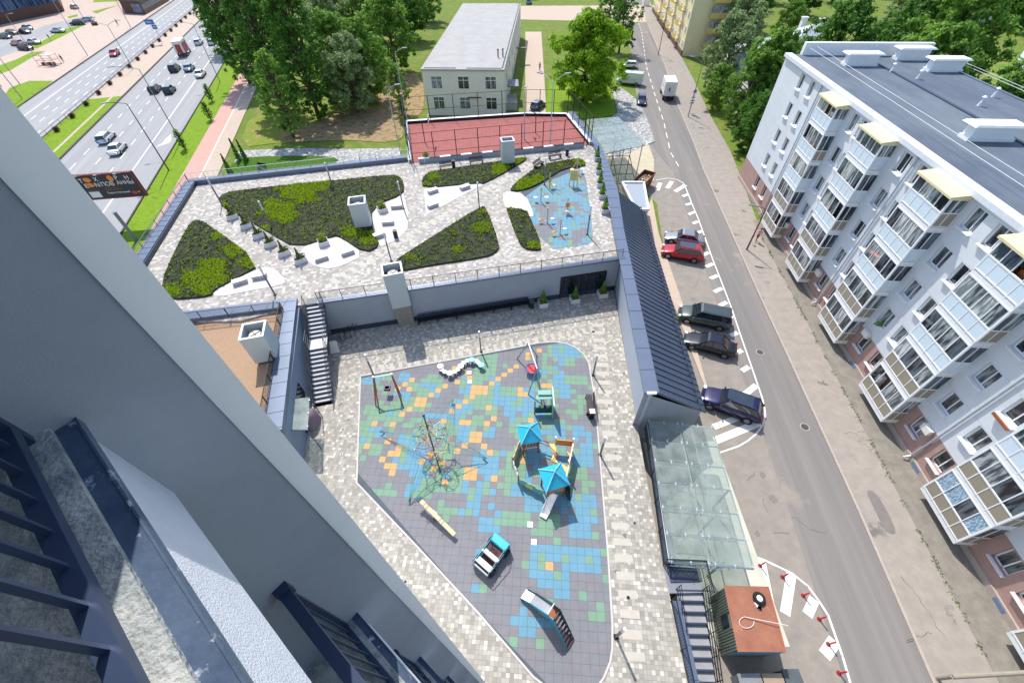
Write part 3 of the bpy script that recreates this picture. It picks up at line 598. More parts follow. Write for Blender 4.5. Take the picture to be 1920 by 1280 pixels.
# ---------------------------------------------------------------- big glass canopy over the ramp
def canopy(name, label, c4, zt, rows, cols, legs, fix=True, gm=None):
    t = thing(name, label, 'canopy', (c4[0].x, c4[0].y, 0)); o = Vector((c4[0].x, c4[0].y, 0)); P = lambda u, v, z=0: lerp(lerp(c4[0], c4[1], u), lerp(c4[3], c4[2], u), v)+Vector((0, 0, z))
    for i in range(rows):
        for j in range(len(cols)-1):
            w = MB(o); q = [P(cols[j]+.004, (i+.01)/rows), P(cols[j+1]-.004, (i+.01)/rows), P(cols[j+1]-.004, (i+.99)/rows), P(cols[j]+.004, (i+.99)/rows)]
            w.add(q+[x+Vector((0, 0, .02)) for x in q], [(3, 2, 1, 0), (4, 5, 6, 7), (0, 1, 5, 4), (1, 2, 6, 5), (2, 3, 7, 6), (3, 0, 4, 7)]); w.build('glass_pane', gm or M_glass, t)
    w = MB(o)
    for i in range(rows+1): w.tube(P(0, i/rows, -.12), P(1, i/rows, -.12), .05, 8)
    for u in (0, .5, .68, 1): w.tube(P(u, 0, -.2 if 0 < u < 1 else -.12), P(u, 1, -.2 if 0 < u < 1 else -.12), .045, 8)
    w.build('frame', M_paletubes, t)
    if fix:
        w = MB(o)
        for i in range(rows+1):
            for u in (.02, .25, .46, .54, .77, .98):
                c = P(u, min(.995, max(.005, i/rows)), .02); w.disc(c, .06, c.z, c.z+.04, 8)
                w.bar(c+Vector((-.03, -.16, -.0)), c+Vector((.03, .16, 0)), .03, .025)
        w.build('fixings', mat('fixing_steel', (206, 214, 214), .3, metal=.5), t)
    w = MB(o)
    for u, v in legs:
        p = P(u, v); MB(o).tube((p.x, p.y, 0), (p.x, p.y, p.z-.12), .07, 8).build('leg', M_paletubes, t)
    for v in (.0, .33, .66, 1.0):
        a, b = P(.05, v, -.2), P(.68, v, -.2); w.tube(a+Vector((0, 0, -.0)), b, .035); w.tube(a+Vector((0, 0, -.55)), b+Vector((0, 0, -.55)), .035)
        for k in range(6): w.tube(lerp(a, b, k/6)+Vector((0, 0, -.55*(k % 2))), lerp(a, b, (k+1)/6)+Vector((0, 0, -.55*((k+1) % 2))), .02)
    for (u1, v1, u2, v2) in ((.05, .36, .5, .66), (.5, .36, .05, .66), (.05, .68, .5, .98), (.5, .68, .05, .98)): w.tube(P(u1, v1, -.75), P(u2, v2, -.75), .025)
    w.build('truss', M_paletubes, t); return t
cz_ = 3.2
canopy('glass_canopy', 'large glass canopy on pale steel tubes over the ramp below the seam-roofed shed', [W(1214, 788, cz_), W(1336, 800, cz_), W(1415, 1065, cz_), W(1256, 1052, cz_)], cz_, 6, [0, .5, 1], [(.68, .05), (.68, .36), (.68, .7), (.68, .97), (.98, .5), (.05, .97)])
cn = canopy('glass_canopy', 'glass canopy over the far stairs beside the red sports court', [W(1100, 224, 5.0), W(1160, 219, 5.0), W(1209, 271, 5.0), W(1133, 287, 5.0)], 5.0, 4, [0, .33, .66, 1], [(.97, .97), (.5, .97), (.97, .3), (.97, .05)], fix=False, gm=M_glass2)
# metal stair frame under the north canopy
w = MB((14, 50, 0)); 
for i in range(6):
    yy = 58.8-i*1.6; w.tube((12.2, yy, 3.6-i*.55), (17.2, yy, 3.6-i*.55), .05)
for x in (12.6, 14.8, 17.2): w.tube((x, 58.8, 3.7), (x, 50.5, .9), .05); w.tube((x, 58.8, 0), (x, 58.8, 4.8), .05); w.tube((x, 51, 0), (x, 51, 2.2), .04)
w.tube((12.8, 58, 3), (17.2, 51, 3), .03)
tag(w.build('stair_frame', M_railgrey), 'dark open steel stair frame below the far glass canopy', 'frame')
# small flat-roofed entrance block behind the shed
eb = thing('entrance_block', 'small flat-roofed block with white parapet at the far end of the seam roof', 'building', (15, 47, 0)); o = Vector((15, 47, 0))
q = [W(1192, 392, 3.6), W(1167, 341, 3.6), W(1207, 341, 3.6), W(1216, 392, 3.6)]
MB(o).prism(q, 0, 3.4).build('wall', mat('beige_wall', (206, 194, 172), .85, amt=.05), eb)
w = MB(o)
for a, b in zip(q, q[1:]+q[:1]): w.bar(Vector((a.x, a.y, 3.35)), Vector((b.x, b.y, 3.35)), .24, .3)
w.build('parapet', M_white, eb); MB(o).prism([lerp(x, sum(q, Vector())/4, .03) for x in q], 3.4, 3.46).build('roof', mat('roof_pale', (150, 160, 172), .7, amt=.04), eb)
w = MB(o); w.disc(lerp(q[1], q[3], .14), .16, 3.46, 3.62, 12); w.build('vent', M_white, eb)
w = MB((13.4, 51, 0))
for i in range(5): w.tube((13.0+i*.45, 50.8, 0), (13.0+i*.45, 50.8, 1.1), .03); w.tube((13.0, 51.6-i*1.2, 0), (13.0, 51.6-i*1.2, 1.1), .03)
w.tube((13, 50.8, 1.1), (15, 50.8, 1.1), .03); w.tube((13, 51.6, 1.1), (13, 46.5, 1.1), .03); w.tube((13, 51.6, .6), (13, 46.5, .6), .03)
tag(w.build('handrail', M_black), 'black tube handrail beside the small flat-roofed block', 'railing')
# ---------------------------------------------------------------- rusty kiosk
kt = thing('kiosk', 'corrugated metal kiosk with a rust-red flat roof next to the lower stair', 'kiosk', (12.6, 4, 0)); o = Vector((12.6, 4, 0))
q = [W(1358, 1097, 2.5), W(1442, 1099, 2.5), W(1475, 1222, 2.5), W(1384, 1221, 2.5)]; qc = sum(q, Vector())/4; qi = [lerp(x, qc, .04) for x in q]
MB(o).prism(q, 2.42, 2.5).build('roof', M_rust, kt)
MB(o).prism(qi, 0, 2.42).build('wall', mat('kiosk_wall', (150, 156, 140), .6, amt=.1, scale=2), kt)
w = MB(o)
for i in range(22):
    p = lerp(qi[0], qi[3], (i+.5)/22)
    if 9 <= i <= 13: w.bar((p.x-.035, p.y-.03, 0), (p.x-.035, p.y+.03, 0), .05, 1.1); continue
    w.bar((p.x-.035, p.y-.03, 0), (p.x-.035, p.y+.03, 0), .05, 2.4)
w.build('corrugation', mat('kiosk_ribs', (134, 146, 138), .5, amt=.15, scale=2, metal=.2), kt)
w = MB(o); pa = lerp(qi[0], qi[3], .42); pb = lerp(qi[0], qi[3], .62); w.add([pa+Vector((-.07, 0, -1.4)), pb+Vector((-.07, 0, -1.4)), pb+Vector((-.07, 0, -.35)), pa+Vector((-.07, 0, -.35))], [(3, 2, 1, 0)]); w.build('window', M_panedark, kt)
w = MB(o); w.bar(qi[3]+Vector((0, -.03, -.9)), qi[2]+Vector((0, -.03, -.9)), .05, .75); w.build('fascia', mat('kiosk_blue', (60, 140, 180), .5), kt)
MB(o).bar(q[1]+Vector((-.05, 0, .002)), q[2]+Vector((-.05, 0, .002)), .06, .03).build('roof_trim', mat('kiosk_trim', (170, 104, 78), .6), kt); MB(o).bar(q[0], q[3], .04, .02).build('roof_trim', mat('kiosk_trim', (170, 104, 78), .6), kt)
tt = thing('tyre', 'old tyre with a pale wheel lying on the rusty kiosk roof', 'tyre', W(1422, 1122, 2.5)); o = Vector(tt.location)
def torus(mb, c, Rr, r, n=20, k=8, ax='z', m=None):
    vs = []; fs = []
    for i in range(n):
        a = 2*math.pi*i/n
        for j in range(k):
            b = 2*math.pi*j/k; x = (Rr+r*math.cos(b))
            v = (x*math.cos(a), x*math.sin(a), r*math.sin(b))
            if ax == 'x': v = (v[2], v[0], v[1])
            if ax == 'y': v = (v[0], v[2], v[1])
            vs.append(Vector(c)+Vector(v)); fs.append((i*k+j, ((i+1) % n)*k+j, ((i+1) % n)*k+(j+1) % k, i*k+(j+1) % k))
    return mb.add(vs, fs, m)
w = MB(o); torus(w, o+Vector((0, 0, .1)), .24, .1); w.build('tyre_ring', M_tyre, tt, smooth=True)
w = MB(o); w.disc(o, .16, o.z+.05, o.z+.17, 14); w.build('wheel_disc', M_offwhite, tt)
w = MB(); 
for i in range(9): a = rnd.uniform(0, 6.28); w.box(W(1423, 1132, 2.5)+Vector((math.cos(a)*.16, math.sin(a)*.2, .04)), (.16, .12, .08), rz=a, m=[M_tyre, M_black, M_offwhite][i % 3])
tag(w.build('rubbish_heap'), 'small heap of black and white rubbish beside the tyre on the kiosk roof', 'rubbish')
w = MB(W(1400, 1165, 2.5)); pa = [W(1404+14*math.cos(t)-4, 1166+11*math.sin(t), 2.56) for t in [-1.9+i*-.42 for i in range(12)]]; w.path(pa, .016); w.tube(pa[0], W(1478, 1172, 2.75), .018, m=None)
tag(w.build('pole', M_offwhite), 'thin white pole with a bent hook lying on the rusty kiosk roof', 'pole')
w = MB((12, 1, 0)); w.box((12.0, .9, .55), (1.1, 1.7, 1.1), m=mat('bin_blue', (110, 122, 136), .5, amt=.15)); w.box((12.0, .9, 1.12), (1.2, 1.8, .08), m=mat('lid_grey', (128, 132, 134), .5, amt=.15)); tag(w.build('dumpster'), 'blue-grey rubbish container left below the rusty kiosk', 'dumpster')
w = MB((13.3, 1, 0)); w.box((13.2, .9, .55), (1.0, 1.7, 1.1), m=mat('bin_tan', (150, 132, 112), .7, amt=.1)); w.box((13.2, .9, 1.13), (1.06, 1.76, .06), m=mat('lid_tan', (156, 138, 118), .7, amt=.1)); tag(w.build('dumpster'), 'tan container in the middle below the rusty kiosk', 'dumpster')
w = MB((14.2, 1, 0)); w.box((14.25, 1.0, .55), (.8, 1.8, 1.1), m=mat('bin_grey', (96, 104, 108), .5, amt=.2)); w.box((14.25, 1.0, 1.12), (.9, 1.9, .07), m=mat('lid_dark', (84, 90, 94), .5, amt=.2)); tag(w.build('dumpster'), 'dark grey container right below the rusty kiosk', 'dumpster')
# skip of rubble
kt = thing('skip_container', 'rusty open skip filled with pale rubble beside the hatched parking corner', 'skip', W(1207, 344)); o = Vector(kt.location)
q = [W(1184, 342, 1.7), W(1209, 318, 1.7), W(1229, 324, 1.7), W(1207, 346, 1.7)]; qc = sum(q, Vector())/4
w = MB(o); lo = [lerp(x, qc, .18) for x in q]
for a, b, c, d in zip(q, q[1:]+q[:1], lo, lo[1:]+lo[:1]):
    w.add([Vector((c.x, c.y, .1)), Vector((d.x, d.y, .1)), b, a], [(0, 1, 2, 3)]); ci = Vector((-(b-a).y, (b-a).x, 0)).normalized()*-.0
    w.bar(a+Vector((0, 0, -.1)), b+Vector((0, 0, -.1)), .1, .12)
w.prism(lo, .1, .15); w.build('body', mixmat('skip_rust', (92, 56, 46), (130, 82, 66), 2, .3, .7), kt)
w = MB(o)
for i in range(120):
    u, v = rnd.uniform(.1, .9), rnd.uniform(.1, .9); p = lerp(lerp(q[0], q[1], u), lerp(q[3], q[2], u), v); s = rnd.uniform(.12, .34)
    w.box((p.x, p.y, 1.05+.35*math.sin(v*3)*math.sin(u*3)+rnd.uniform(-.1, .1)), (s, s*.8, s*.6), rz=rnd.uniform(0, 3), rx=rnd.uniform(-.6, .6))
w.build('rubble', mat('rubble', (206, 176, 148), .9, amt=.2, scale=4), kt)
# ================================================================ playground floor
pg = flat([(676, 705), (700, 701), (860, 672), (985, 648), (1010, 643), (1040, 641), (1062, 644), (1080, 652), (1095, 665), (1104, 681), (1108, 705), (1114, 740), (1120, 800), (1130, 920), (1140, 1040), (1148, 1170), (1148, 1215), (1144, 1240), (1132, 1270), (1110, 1300), (1080, 1330), (1000, 1268), (900, 1152), (780, 1022), (669, 905)], D)
GA = R(-4.6); TS = .468; gu = Vector((math.cos(GA), math.sin(GA), 0)); gv = Vector((-math.sin(GA), math.cos(GA), 0)); G0 = W(768, 767, D)
def cell(p): q = p-G0; return math.floor(q.dot(gu)/TS+.5), math.floor(q.dot(gv)/TS+.5)
paintc = {}
for px, py in [(772, 712), (760, 721), (766, 731), (742, 731), (855, 687), (879, 707), (867, 699), (854, 716), (839, 725), (826, 734), (812, 743), (767, 767), (752, 780), (699, 791), (736, 793), (884, 746), (871, 756), (856, 765), (842, 775), (829, 785), (865, 787), (876, 797), (1009, 659), (995, 666), (985, 675), (972, 683), (961, 692), (949, 700), (936, 709), (924, 718), (917, 767), (929, 789), (991, 791), (914, 799), (727, 827), (684, 837), (749, 840), (734, 852), (746, 852), (716, 864), (725, 877), (739, 877), (736, 891), (812, 854), (796, 867), (825, 867), (808, 881), (830, 909), (856, 844), (870, 834), (910, 835), (922, 846), (932, 900), (974, 862), (1030, 1060)]: paintc[cell(W(px, py, D))] = 3
for px, py in [(790, 757), (897, 732), (907, 733), (976, 734), (1024, 732), (884, 891), (890, 816)]:
    for dx in (-5, 5):
        for dy in (-5, 5): paintc[cell(W(px+dx, py+dy, D))] = 3
def reg(px, py):
    for x0, y0_, x1, y1_, c in [(1020, 650, 1033, 712, 2), (1034, 645, 1062, 730, 1), (1062, 655, 1100, 668, 1), (1058, 706, 1098, 724, 2), (1048, 724, 1072, 746, 1), (1030, 724, 1046, 800, 2), (796, 770, 834, 784, 1), (860, 702, 880, 738, 1), (918, 704, 934, 722, 1), (915, 722, 940, 742, 1), (940, 722, 965, 742, 2), (744, 698, 766, 712, 1), (696, 800, 722, 820, 1), (740, 858, 775, 884, 1), (768, 886, 838, 902, 1), (862, 905, 900, 930, 1), (763, 910, 784, 930, 1), (852, 790, 886, 824, 1), (905, 800, 930, 825, 1), (855, 932, 900, 968, 1), (870, 1028, 900, 1045, 1), (978, 1020, 1132, 1034, 1), (1000, 1034, 1134, 1072, 1), (990, 1072, 1070, 1100, 1), (1016, 1100, 1070, 1128, 1), (950, 1140, 990, 1170, 1), (970, 1162, 1034, 1186, 1), (1006, 1034, 1060, 1100, 2), (888, 1098, 904, 1118, 1), (1084, 1110, 1104, 1128, 2), (1110, 1148, 1128, 1172, 2), (1002, 1188, 1022, 1208, 2), (770, 725, 800, 775, 2), (700, 725, 720, 745, 2), (740, 735, 768, 748, 1), (700, 760, 740, 790, 2), (672, 800, 700, 850, 2), (690, 835, 716, 850, 2), (800, 905, 830, 925, 2), (890, 905, 920, 930, 2), (840, 890, 872, 920, 2), (820, 945, 850, 975, 2), (1072, 800, 1110, 880, 1), (1060, 860, 1100, 900, 2), (985, 800, 1060, 960, 1), (955, 840, 985, 900, 2), (955, 880, 1000, 930, 1), (1000, 850, 1030, 880, 2), (1010, 905, 1050, 935, 1), (1060, 930, 1120, 1010, 1), (940, 960, 1000, 990, 2), (900, 940, 940, 1000, 1), (820, 955, 905, 965, 1), (900, 870, 935, 895, 1)]:
        if x0 <= px <= x1 and y0_ <= py <= y1_: return c
    return None
# clip each tile against the outline
def clip(poly, edge):
    out = []; n = len(poly)
    for i in range(n):
        a, b = poly[i], poly[(i+1) % n]; da, db = edge(a), edge(b)
        if da >= 0: out.append(a)
        if (da >= 0) != (db >= 0): t = da/(da-db); out.append(a+(b-a)*t)
    return out
area = sum(pg[i].x*pg[(i+1) % len(pg)].y-pg[(i+1) % len(pg)].x*pg[i].y for i in range(len(pg)))
if area < 0: pg.reverse()
edges = []
for i in range(len(pg)):
    a, b = pg[i], pg[(i+1) % len(pg)]; nn = Vector((-(b-a).y, (b-a).x, 0)).normalized(); edges.append((a, nn))
def tiles(outline, z, name, colour, ts=TS, g0=G0, u=gu, v=gv, gap=.007):
    mb = MB(); es = []
    n = len(outline)
    for i in range(n):
        a, b = outline[i], outline[(i+1) % n]
        if (b-a).length < 1e-5: continue
        es.append((a, Vector((-(b-a).y, (b-a).x, 0)).normalized()))
    us = [(p-g0).dot(u)/ts for p in outline]; vs_ = [(p-g0).dot(v)/ts for p in outline]
    for i in range(int(min(us))-2, int(max(us))+3):
        for j in range(int(min(vs_))-2, int(max(vs_))+3):
            q = [g0+u*ts*(i+a)+v*ts*(j+b) for a, b in ((-.5, -.5), (.5, -.5), (.5, .5), (-.5, .5))]; c = g0+u*ts*i+v*ts*j
            q = [x+(c-x).normalized()*gap*1.4 for x in q]
            if not inside(c, outline) and not any(inside(x, outline) for x in q): continue
            for a, nn in es:
                q = clip(q, lambda p: (p-a).dot(nn))
                if len(q) < 3: break
            if len(q) < 3: continue
            mb.add([(x.x, x.y, z) for x in q], [tuple(range(len(q)))], colour(i, j, c))
    return struct(mb.build(name))
trnd = random.Random(3)
def pcol(i, j, c):
    if (i, j) in paintc: return RUB[paintc[(i, j)]]
    px, py = PX((c.x, c.y, D)); r = reg(px, py); a = trnd.random()
    if r is not None: return RUB[r if a < .7 else (1, 2, 0, 2, 4)[int(a*1000) % 5]]
    nb = noise.noise(Vector((c.x*.35, c.y*.35, 2.2))); ng = noise.noise(Vector((c.x*.5, c.y*.5, 9.4)))
    low = (py > 930 and px < 1000) or py > 1080 or px > 1100
    if nb > .27 and not low: return RUB[1 if a < .8 else 2]
    if ng > .1 and not low: return RUB[2 if a < .8 else 4]
    return RUB[0 if a < .74 else (4 if a < .96 else 2)]
struct(MB().prism(pg, D, D+.012).build('playground_base', M_joint))
tiles(pg, D+.016, 'playground_floor', pcol)
w = MB()
for a, b in zip(pg, pg[1:]+pg[:1]): w.bar(Vector((a.x, a.y, D)), Vector((b.x, b.y, D)), .1, .04)
struct(w.build('kerb', M_conc_slab))
# rows of pale slabs set in the paving
w = MB()
def slabs(p, q, n, lx, ly, z):
    p, q = Vector(p), Vector(q); d = (q-p).normalized(); a = math.atan2(d.y, d.x)
    for i in range(n): c = lerp(p, q, i/(n-1)); w.box((c.x, c.y, z+.002), (lx*rnd.uniform(.9, 1.05), ly, .012), rz=a+rnd.uniform(-.01, .01))
slabs(W(1120, 610, D), W(1190, 1230, D), 27, .42, 1.05, D)
slabs(W(1140, 640, D), W(1206, 1210, D), 23, .4, .5, D) if False else None
slabs(W(700, 693, D), W(1110, 618, D), 27, .3, .75, D)
slabs(W(628, 527, T), W(1010, 298, T), 32, .45, 1.1, T)
struct(w.build('paving_slabs', M_slab))
# white square plates in the floor
for i, (px, py, s) in enumerate([(880, 699, 'upper of the two beside the curved stools'), (881, 716, 'lower of the two beside the curved stools'), (994, 983, 'upper of the two below the castle slide'), (1001, 1016, 'lower of the two below the castle slide')]):
    p = W(px, py, D); w = MB(p); w.box(p+Vector((0, 0, .02)), (.34, .34, .06), rz=GA); tag(w.build('floor_plate', M_white, bevel=.006), 'white square plate in the playground floor, '+s, 'plate', 'white square plates in the playground floor')
# ================================================================ roof garden: beds, pads, furniture
BL1 = leafmat('bed_blades_green', (124, 158, 16), (186, 206, 44), .4); BL2 = leafmat('bed_blades_dark', (40, 52, 34), (104, 122, 44)); BL3 = leafmat('bed_flowers', (200, 200, 150), (232, 230, 210), .1)
BL4 = leafmat('bed_yellowish', (150, 140, 40), (186, 160, 70))
brnd = random.Random(11)
def bed(pxs, label, dens, green, sm=1):
    pts = smoothpoly(flat(pxs, T), sm); zz = T+.16
    struct(MB().prism(pts, T-.02, zz, bottom=False).build('planting_bed', M_bed))
    xs = [p.x for p in pts]; ys = [p.y for p in pts]; mb = MB(); n = int((max(xs)-min(xs))*(max(ys)-min(ys))*dens*1.5)
    for _ in range(n):
        x, y = brnd.uniform(min(xs), max(xs)), brnd.uniform(min(ys), max(ys))
        if not inside((x, y), pts): continue
        px, py = PX((x, y, T)); k = 0
        for gx, gy, gr in green:
            dd = math.hypot((px-gx), (py-gy)*1.7)/gr
            if dd < 1: k = max(k, 1-dd)
        nz = noise.noise(Vector((x*.7, y*.7, 4))); nn = noise.noise(Vector((x*2.5, y*2.5, 8)))
        g = k*1.9-.22+nz*.7+brnd.uniform(-.2, .2)
        if g < .12 and nn < .12+brnd.uniform(-.15, .15): continue
        m = BL1 if g > .34 else (BL2 if brnd.random() < .78 else BL1)
        if brnd.random() < .012: m = BL3
        h = brnd.uniform(.05, .15)*(1.4 if m is BL1 else .8); s = brnd.uniform(.015, .042)
        for b in range(3):
            a = brnd.uniform(0, 6.28); d = Vector((math.cos(a), math.sin(a), 0)); tip = Vector((x, y, zz+h))+d.yxz*brnd.uniform(-.12, .12); c = Vector((x, y, zz-.01))
            mb.add([c-d*s, c+d*s, tip+d*s*.6, tip-d*s*.4], [(0, 1, 2, 3)], m)
    if mb.v: tag(mb.build('bed_plants'), label, 'plants', kind='stuff')
bed([(372, 414), (385, 418), (493, 496), (440, 525), (402, 545), (398, 556), (340, 562), (316, 560), (302, 535), (330, 470), (358, 418)], 'low green and dark plants in the triangular bed at the left corner of the roof garden', 60, [(440, 470, 30), (390, 530, 60), (330, 545, 30), (400, 505, 40), (470, 495, 26), (410, 445, 14), (440, 465, 14)])
bed([(409, 370), (440, 359), (600, 343), (735, 329), (750, 333), (758, 345), (757, 365), (697, 388), (700, 440), (714, 461), (686, 476), (640, 446), (628, 443), (556, 466), (510, 440), (460, 410), (420, 392)], 'patchy green and dark plants in the largest bed of the roof garden', 55, [(560, 362, 50), (520, 395, 45), (600, 350, 30), (690, 450, 30), (660, 435, 24), (540, 410, 25), (415, 385, 18), (500, 430, 12)])
bed([(793, 354), (791, 338), (803, 325), (830, 320), (945, 303), (990, 296), (980, 306), (908, 346), (897, 344)], 'green plants with three strips in the bed below the court wall', 60, [(812, 332, 18), (940, 320, 25), (975, 303, 20), (800, 350, 14)])
bed([(745, 508), (742, 490), (760, 478), (902, 388), (912, 391), (938, 462), (930, 475), (908, 484), (800, 500), (762, 508)], 'dark plants with a bright patch in the bed above the retaining wall', 60, [(905, 430, 24), (860, 470, 14), (770, 483, 14), (905, 400, 10)])
bed([(953, 357), (985, 330), (1010, 312), (1080, 298), (1098, 306), (1096, 313), (1055, 318), (1030, 335), (1000, 352), (970, 361)], 'bright green plants in the curved bed above the blue exercise floor', 70, [(985, 348, 26), (1090, 306, 18), (1010, 340, 20), (1050, 312, 10)])
bed([(950, 395), (950, 391), (985, 395), (992, 405), (1019, 468), (1000, 471), (983, 467), (972, 455)], 'dark planting in the narrow bed left of the blue exercise floor', 70, [(1000, 462, 20), (960, 395, 8)])
struct(MB().box((0, 0, 0), (.01, .01, .01)).build('tmp', M_bed)) if False else None
def pad(pxs, sm=1): struct(MB().prism(smoothpoly(flat(pxs, T), sm), T-.02, T+.03, bottom=False).build('concrete_pad', M_conc_slab))
pad([(405, 558), (398, 548), (440, 525), (488, 502), (502, 500), (520, 508), (537, 527), (530, 534), (470, 545)])
pad([(556, 467), (625, 443), (640, 447), (685, 477), (640, 500), (610, 505), (580, 495)])
pad([(697, 390), (757, 366), (766, 400), (764, 430), (745, 450), (716, 462), (680, 440), (664, 425)], 0)
pad([(794, 355), (895, 343), (907, 347), (880, 360), (800, 403)], 0)
pad([(943, 365), (952, 358), (985, 364), (1003, 405), (992, 407), (982, 394), (950, 391), (944, 382)])
# blue exercise floor
eg = smoothpoly(flat([(968, 364), (998, 352), (1030, 336), (1053, 319), (1070, 314), (1096, 312), (1113, 440), (1108, 456), (1095, 460), (1020, 469)], T), 1)
if sum(eg[i].x*eg[(i+1) % len(eg)].y-eg[(i+1) % len(eg)].x*eg[i].y for i in range(len(eg))) < 0: eg.reverse()
struct(MB().prism(eg, T-.01, T+.012).build('exercise_base', M_joint))
tiles(eg, T+.016, 'exercise_floor', lambda i, j, c: RUB[(1 if noise.noise(Vector((c.x*.4, c.y*.4, 1))) > -.22 else 0) if trnd.random() < .7 else (2 if trnd.random() < .4 else 4)], g0=W(1000, 400, T))
# planters with conifers / shrubs
LEAFS = {'dark': leafmat('leaf_dark', (56, 104, 40), (118, 162, 66), .5), 'mid': leafmat('leaf_mid', (84, 130, 44), (152, 188, 84), .5), 'lime': leafmat('leaf_lime', (100, 150, 20), (172, 204, 50), .5),
         'grey': leafmat('leaf_grey', (110, 140, 84), (178, 194, 140), .5), 'thuja': leafmat('leaf_thuja', (44, 70, 18), (104, 122, 34)), 'shrub': leafmat('leaf_shrub', (84, 112, 20), (158, 176, 50))}
def leafball(mb, c, rr, n, s, rn, cone=False, hollow=.5):
    c = Vector(c)
    for _ in range(n):
        a = rn.uniform(0, 6.283); u = rn.uniform(-1, 1); q = math.sqrt(1-u*u); d = Vector((q*math.cos(a), q*math.sin(a), u)); k = rn.uniform(hollow, 1)
        if cone:
            h = rn.random()**1.3; rad = rr[0]*(1-h)*rn.uniform(.5, 1)+.02; p = c+Vector((math.cos(a)*rad, math.sin(a)*rad, h*rr[2]))
        else: p = c+Vector((d.x*rr[0]*k, d.y*rr[1]*k, d.z*rr[2]*k))
        nrm = (d+Vector((rn.uniform(-.7, .7), rn.uniform(-.7, .7), rn.uniform(-.2, .9)))).normalized(); t = nrm.orthogonal().normalized(); b = nrm.cross(t); r = rn.uniform(0, 6.28)
        t2 = t*math.cos(r)+b*math.sin(r); b2 = nrm.cross(t2); e = s*rn.uniform(.6, 1.3)
        mb.add([p-t2*e, p-b2*e*.5, p+t2*e, p+b2*e*.5], [(0, 1, 2, 3)])
def planter_proto(kind, sz, hp):
    t = thing('planter', 'x', 'planter'); w = MB(); L, B, Hh = sz
    for sx, sy, dx, dy in ((0, 1, L, .05), (0, -1, L, .05), (1, 0, .05, B-.1), (-1, 0, .05, B-.1)): w.box((sx*(L/2-.025), sy*(B/2-.025), Hh/2), (dx, dy, Hh))
    w.build('box', mat('planter_white', (214, 212, 216), .6, amt=.04), t)
    MB().box((0, 0, Hh-.1), (L-.1, B-.1, .1)).build('soil', mat('soil', (70, 56, 44), .95, amt=.2, scale=8), t)
    w = MB(); rn = random.Random(kind)
    if kind == 'cone': leafball(w, (0, 0, Hh-.05), (.42, .42, hp), 700, .07, rn, cone=True); w.build('crown', LEAFS['mid'], t)
    elif kind == 'thuja':
        leafball(w, (0, 0, Hh-.05), (.2, .2, hp), 300, .07, rn, cone=True); leafball(w, (.1, 0, Hh+.15), (.55, .4, .35), 300, .07, rn); w.build('crown', LEAFS['thuja'], t)
    else: leafball(w, (0, 0, Hh+.3), (.5, .5, .48), 700, .06, rn, hollow=.3); w.build('crown', LEAFS['shrub'], t)
    MB().tube((0, 0, Hh-.1), (0, 0, Hh+hp*.6), .025).build('stem', M_bark, t)
    return t
used = set()
def place(proto, loc, rz, label, cat=None, group=None, scale=None, swap=None):
    if proto not in used and not swap and not scale:
        used.add(proto); proto.location = loc; proto.rotation_euler = (0, 0, rz); proto['label'] = label
        if group: proto['group'] = group
        return proto
    return dup(proto, loc, rz, label, cat, group, scale, swap)
ORD = ['first', 'second', 'third', 'fourth', 'fifth', 'sixth', 'seventh', 'eighth', 'ninth', 'tenth', 'eleventh', 'twelfth', 'thirteenth', 'fourteenth', 'fifteenth', 'sixteenth']
pc = planter_proto('cone', (.85, .85, .5), 1.35); pt_ = planter_proto('thuja', (1.1, .5, .5), 1.2); ps = planter_proto('shrub', (.95, .95, .5), .8)
for i, (px, py) in enumerate([(437, 410), (463, 427), (486, 445), (508, 461), (534, 478), (565, 492)]):
    place(pt_, W(px, py, T), R(38), f'white box planter with a slim conifer, {ORD[i]} from the top in the diagonal row', group='planters in a diagonal row on the roof garden')
for (px, py), s in zip([(608, 458), (718, 396), (800, 302)], ['on the pale pad with two stone blocks', 'on the pale pad beside the white shaft', 'at the left end of the court wall']):
    place(ps, W(px, py, T), R(28), 'white square planter with a round green shrub '+s, group='planters with round shrubs')
for i, (px, py) in enumerate([(1018, 572), (1077, 564), (1129, 554)]):
    place(pc, W(px, py, D), R(10), f'white planter with a dark green cone tree, {["left", "middle", "right"][i]} one in front of the glazed doors', group='planters before the doors')
for i, (px, py) in enumerate([(1119, 300), (1122, 324), (1124, 349), (1128, 370), (1133, 398)]):
    place(pc, W(px, py, T), R(6), f'white planter with a small conifer, {ORD[i]} from the far end along the right coping', group='planters along the right coping of the roof garden')
# stone blocks
bp = thing('block_seat', 'x', 'seat'); MB().box((0, 0, .2), (1.15, .55, .34)).build('block', mat('block_grey', (176, 172, 178), .8, amt=.05), bp, bevel=.02); MB().box((0, 0, .395), (1.2, .6, .05)).build('seat_top', mat('block_top', (226, 222, 216), .7, amt=.04), bp, bevel=.01)
for px, py, a, s in [(452, 531, 30, 'left of the two at the lower left corner of the roof garden'), (488, 521, 14, 'right of the two at the lower left corner of the roof garden'), (604, 487, 30, 'left of the two on the pad below the round shrub'), (653, 476, 32, 'right of the two on the pad below the round shrub'),
                     (744, 390, 6, 'beside the lamp right of the shaft planter'), (728, 420, 6, 'in the middle of the pad beside the white shaft'), (712, 444, 32, 'at the tip of the pad below the white shaft'), (812, 361, 35, 'upper left on the long pad below the court'), (812, 388, 35, 'lower left on the long pad below the court'), (872, 354, 35, 'right end on the long pad below the court')]:
    place(bp, W(px, py, T), R(a), 'low stone seat, '+s, group='stone block seats on the roof garden')
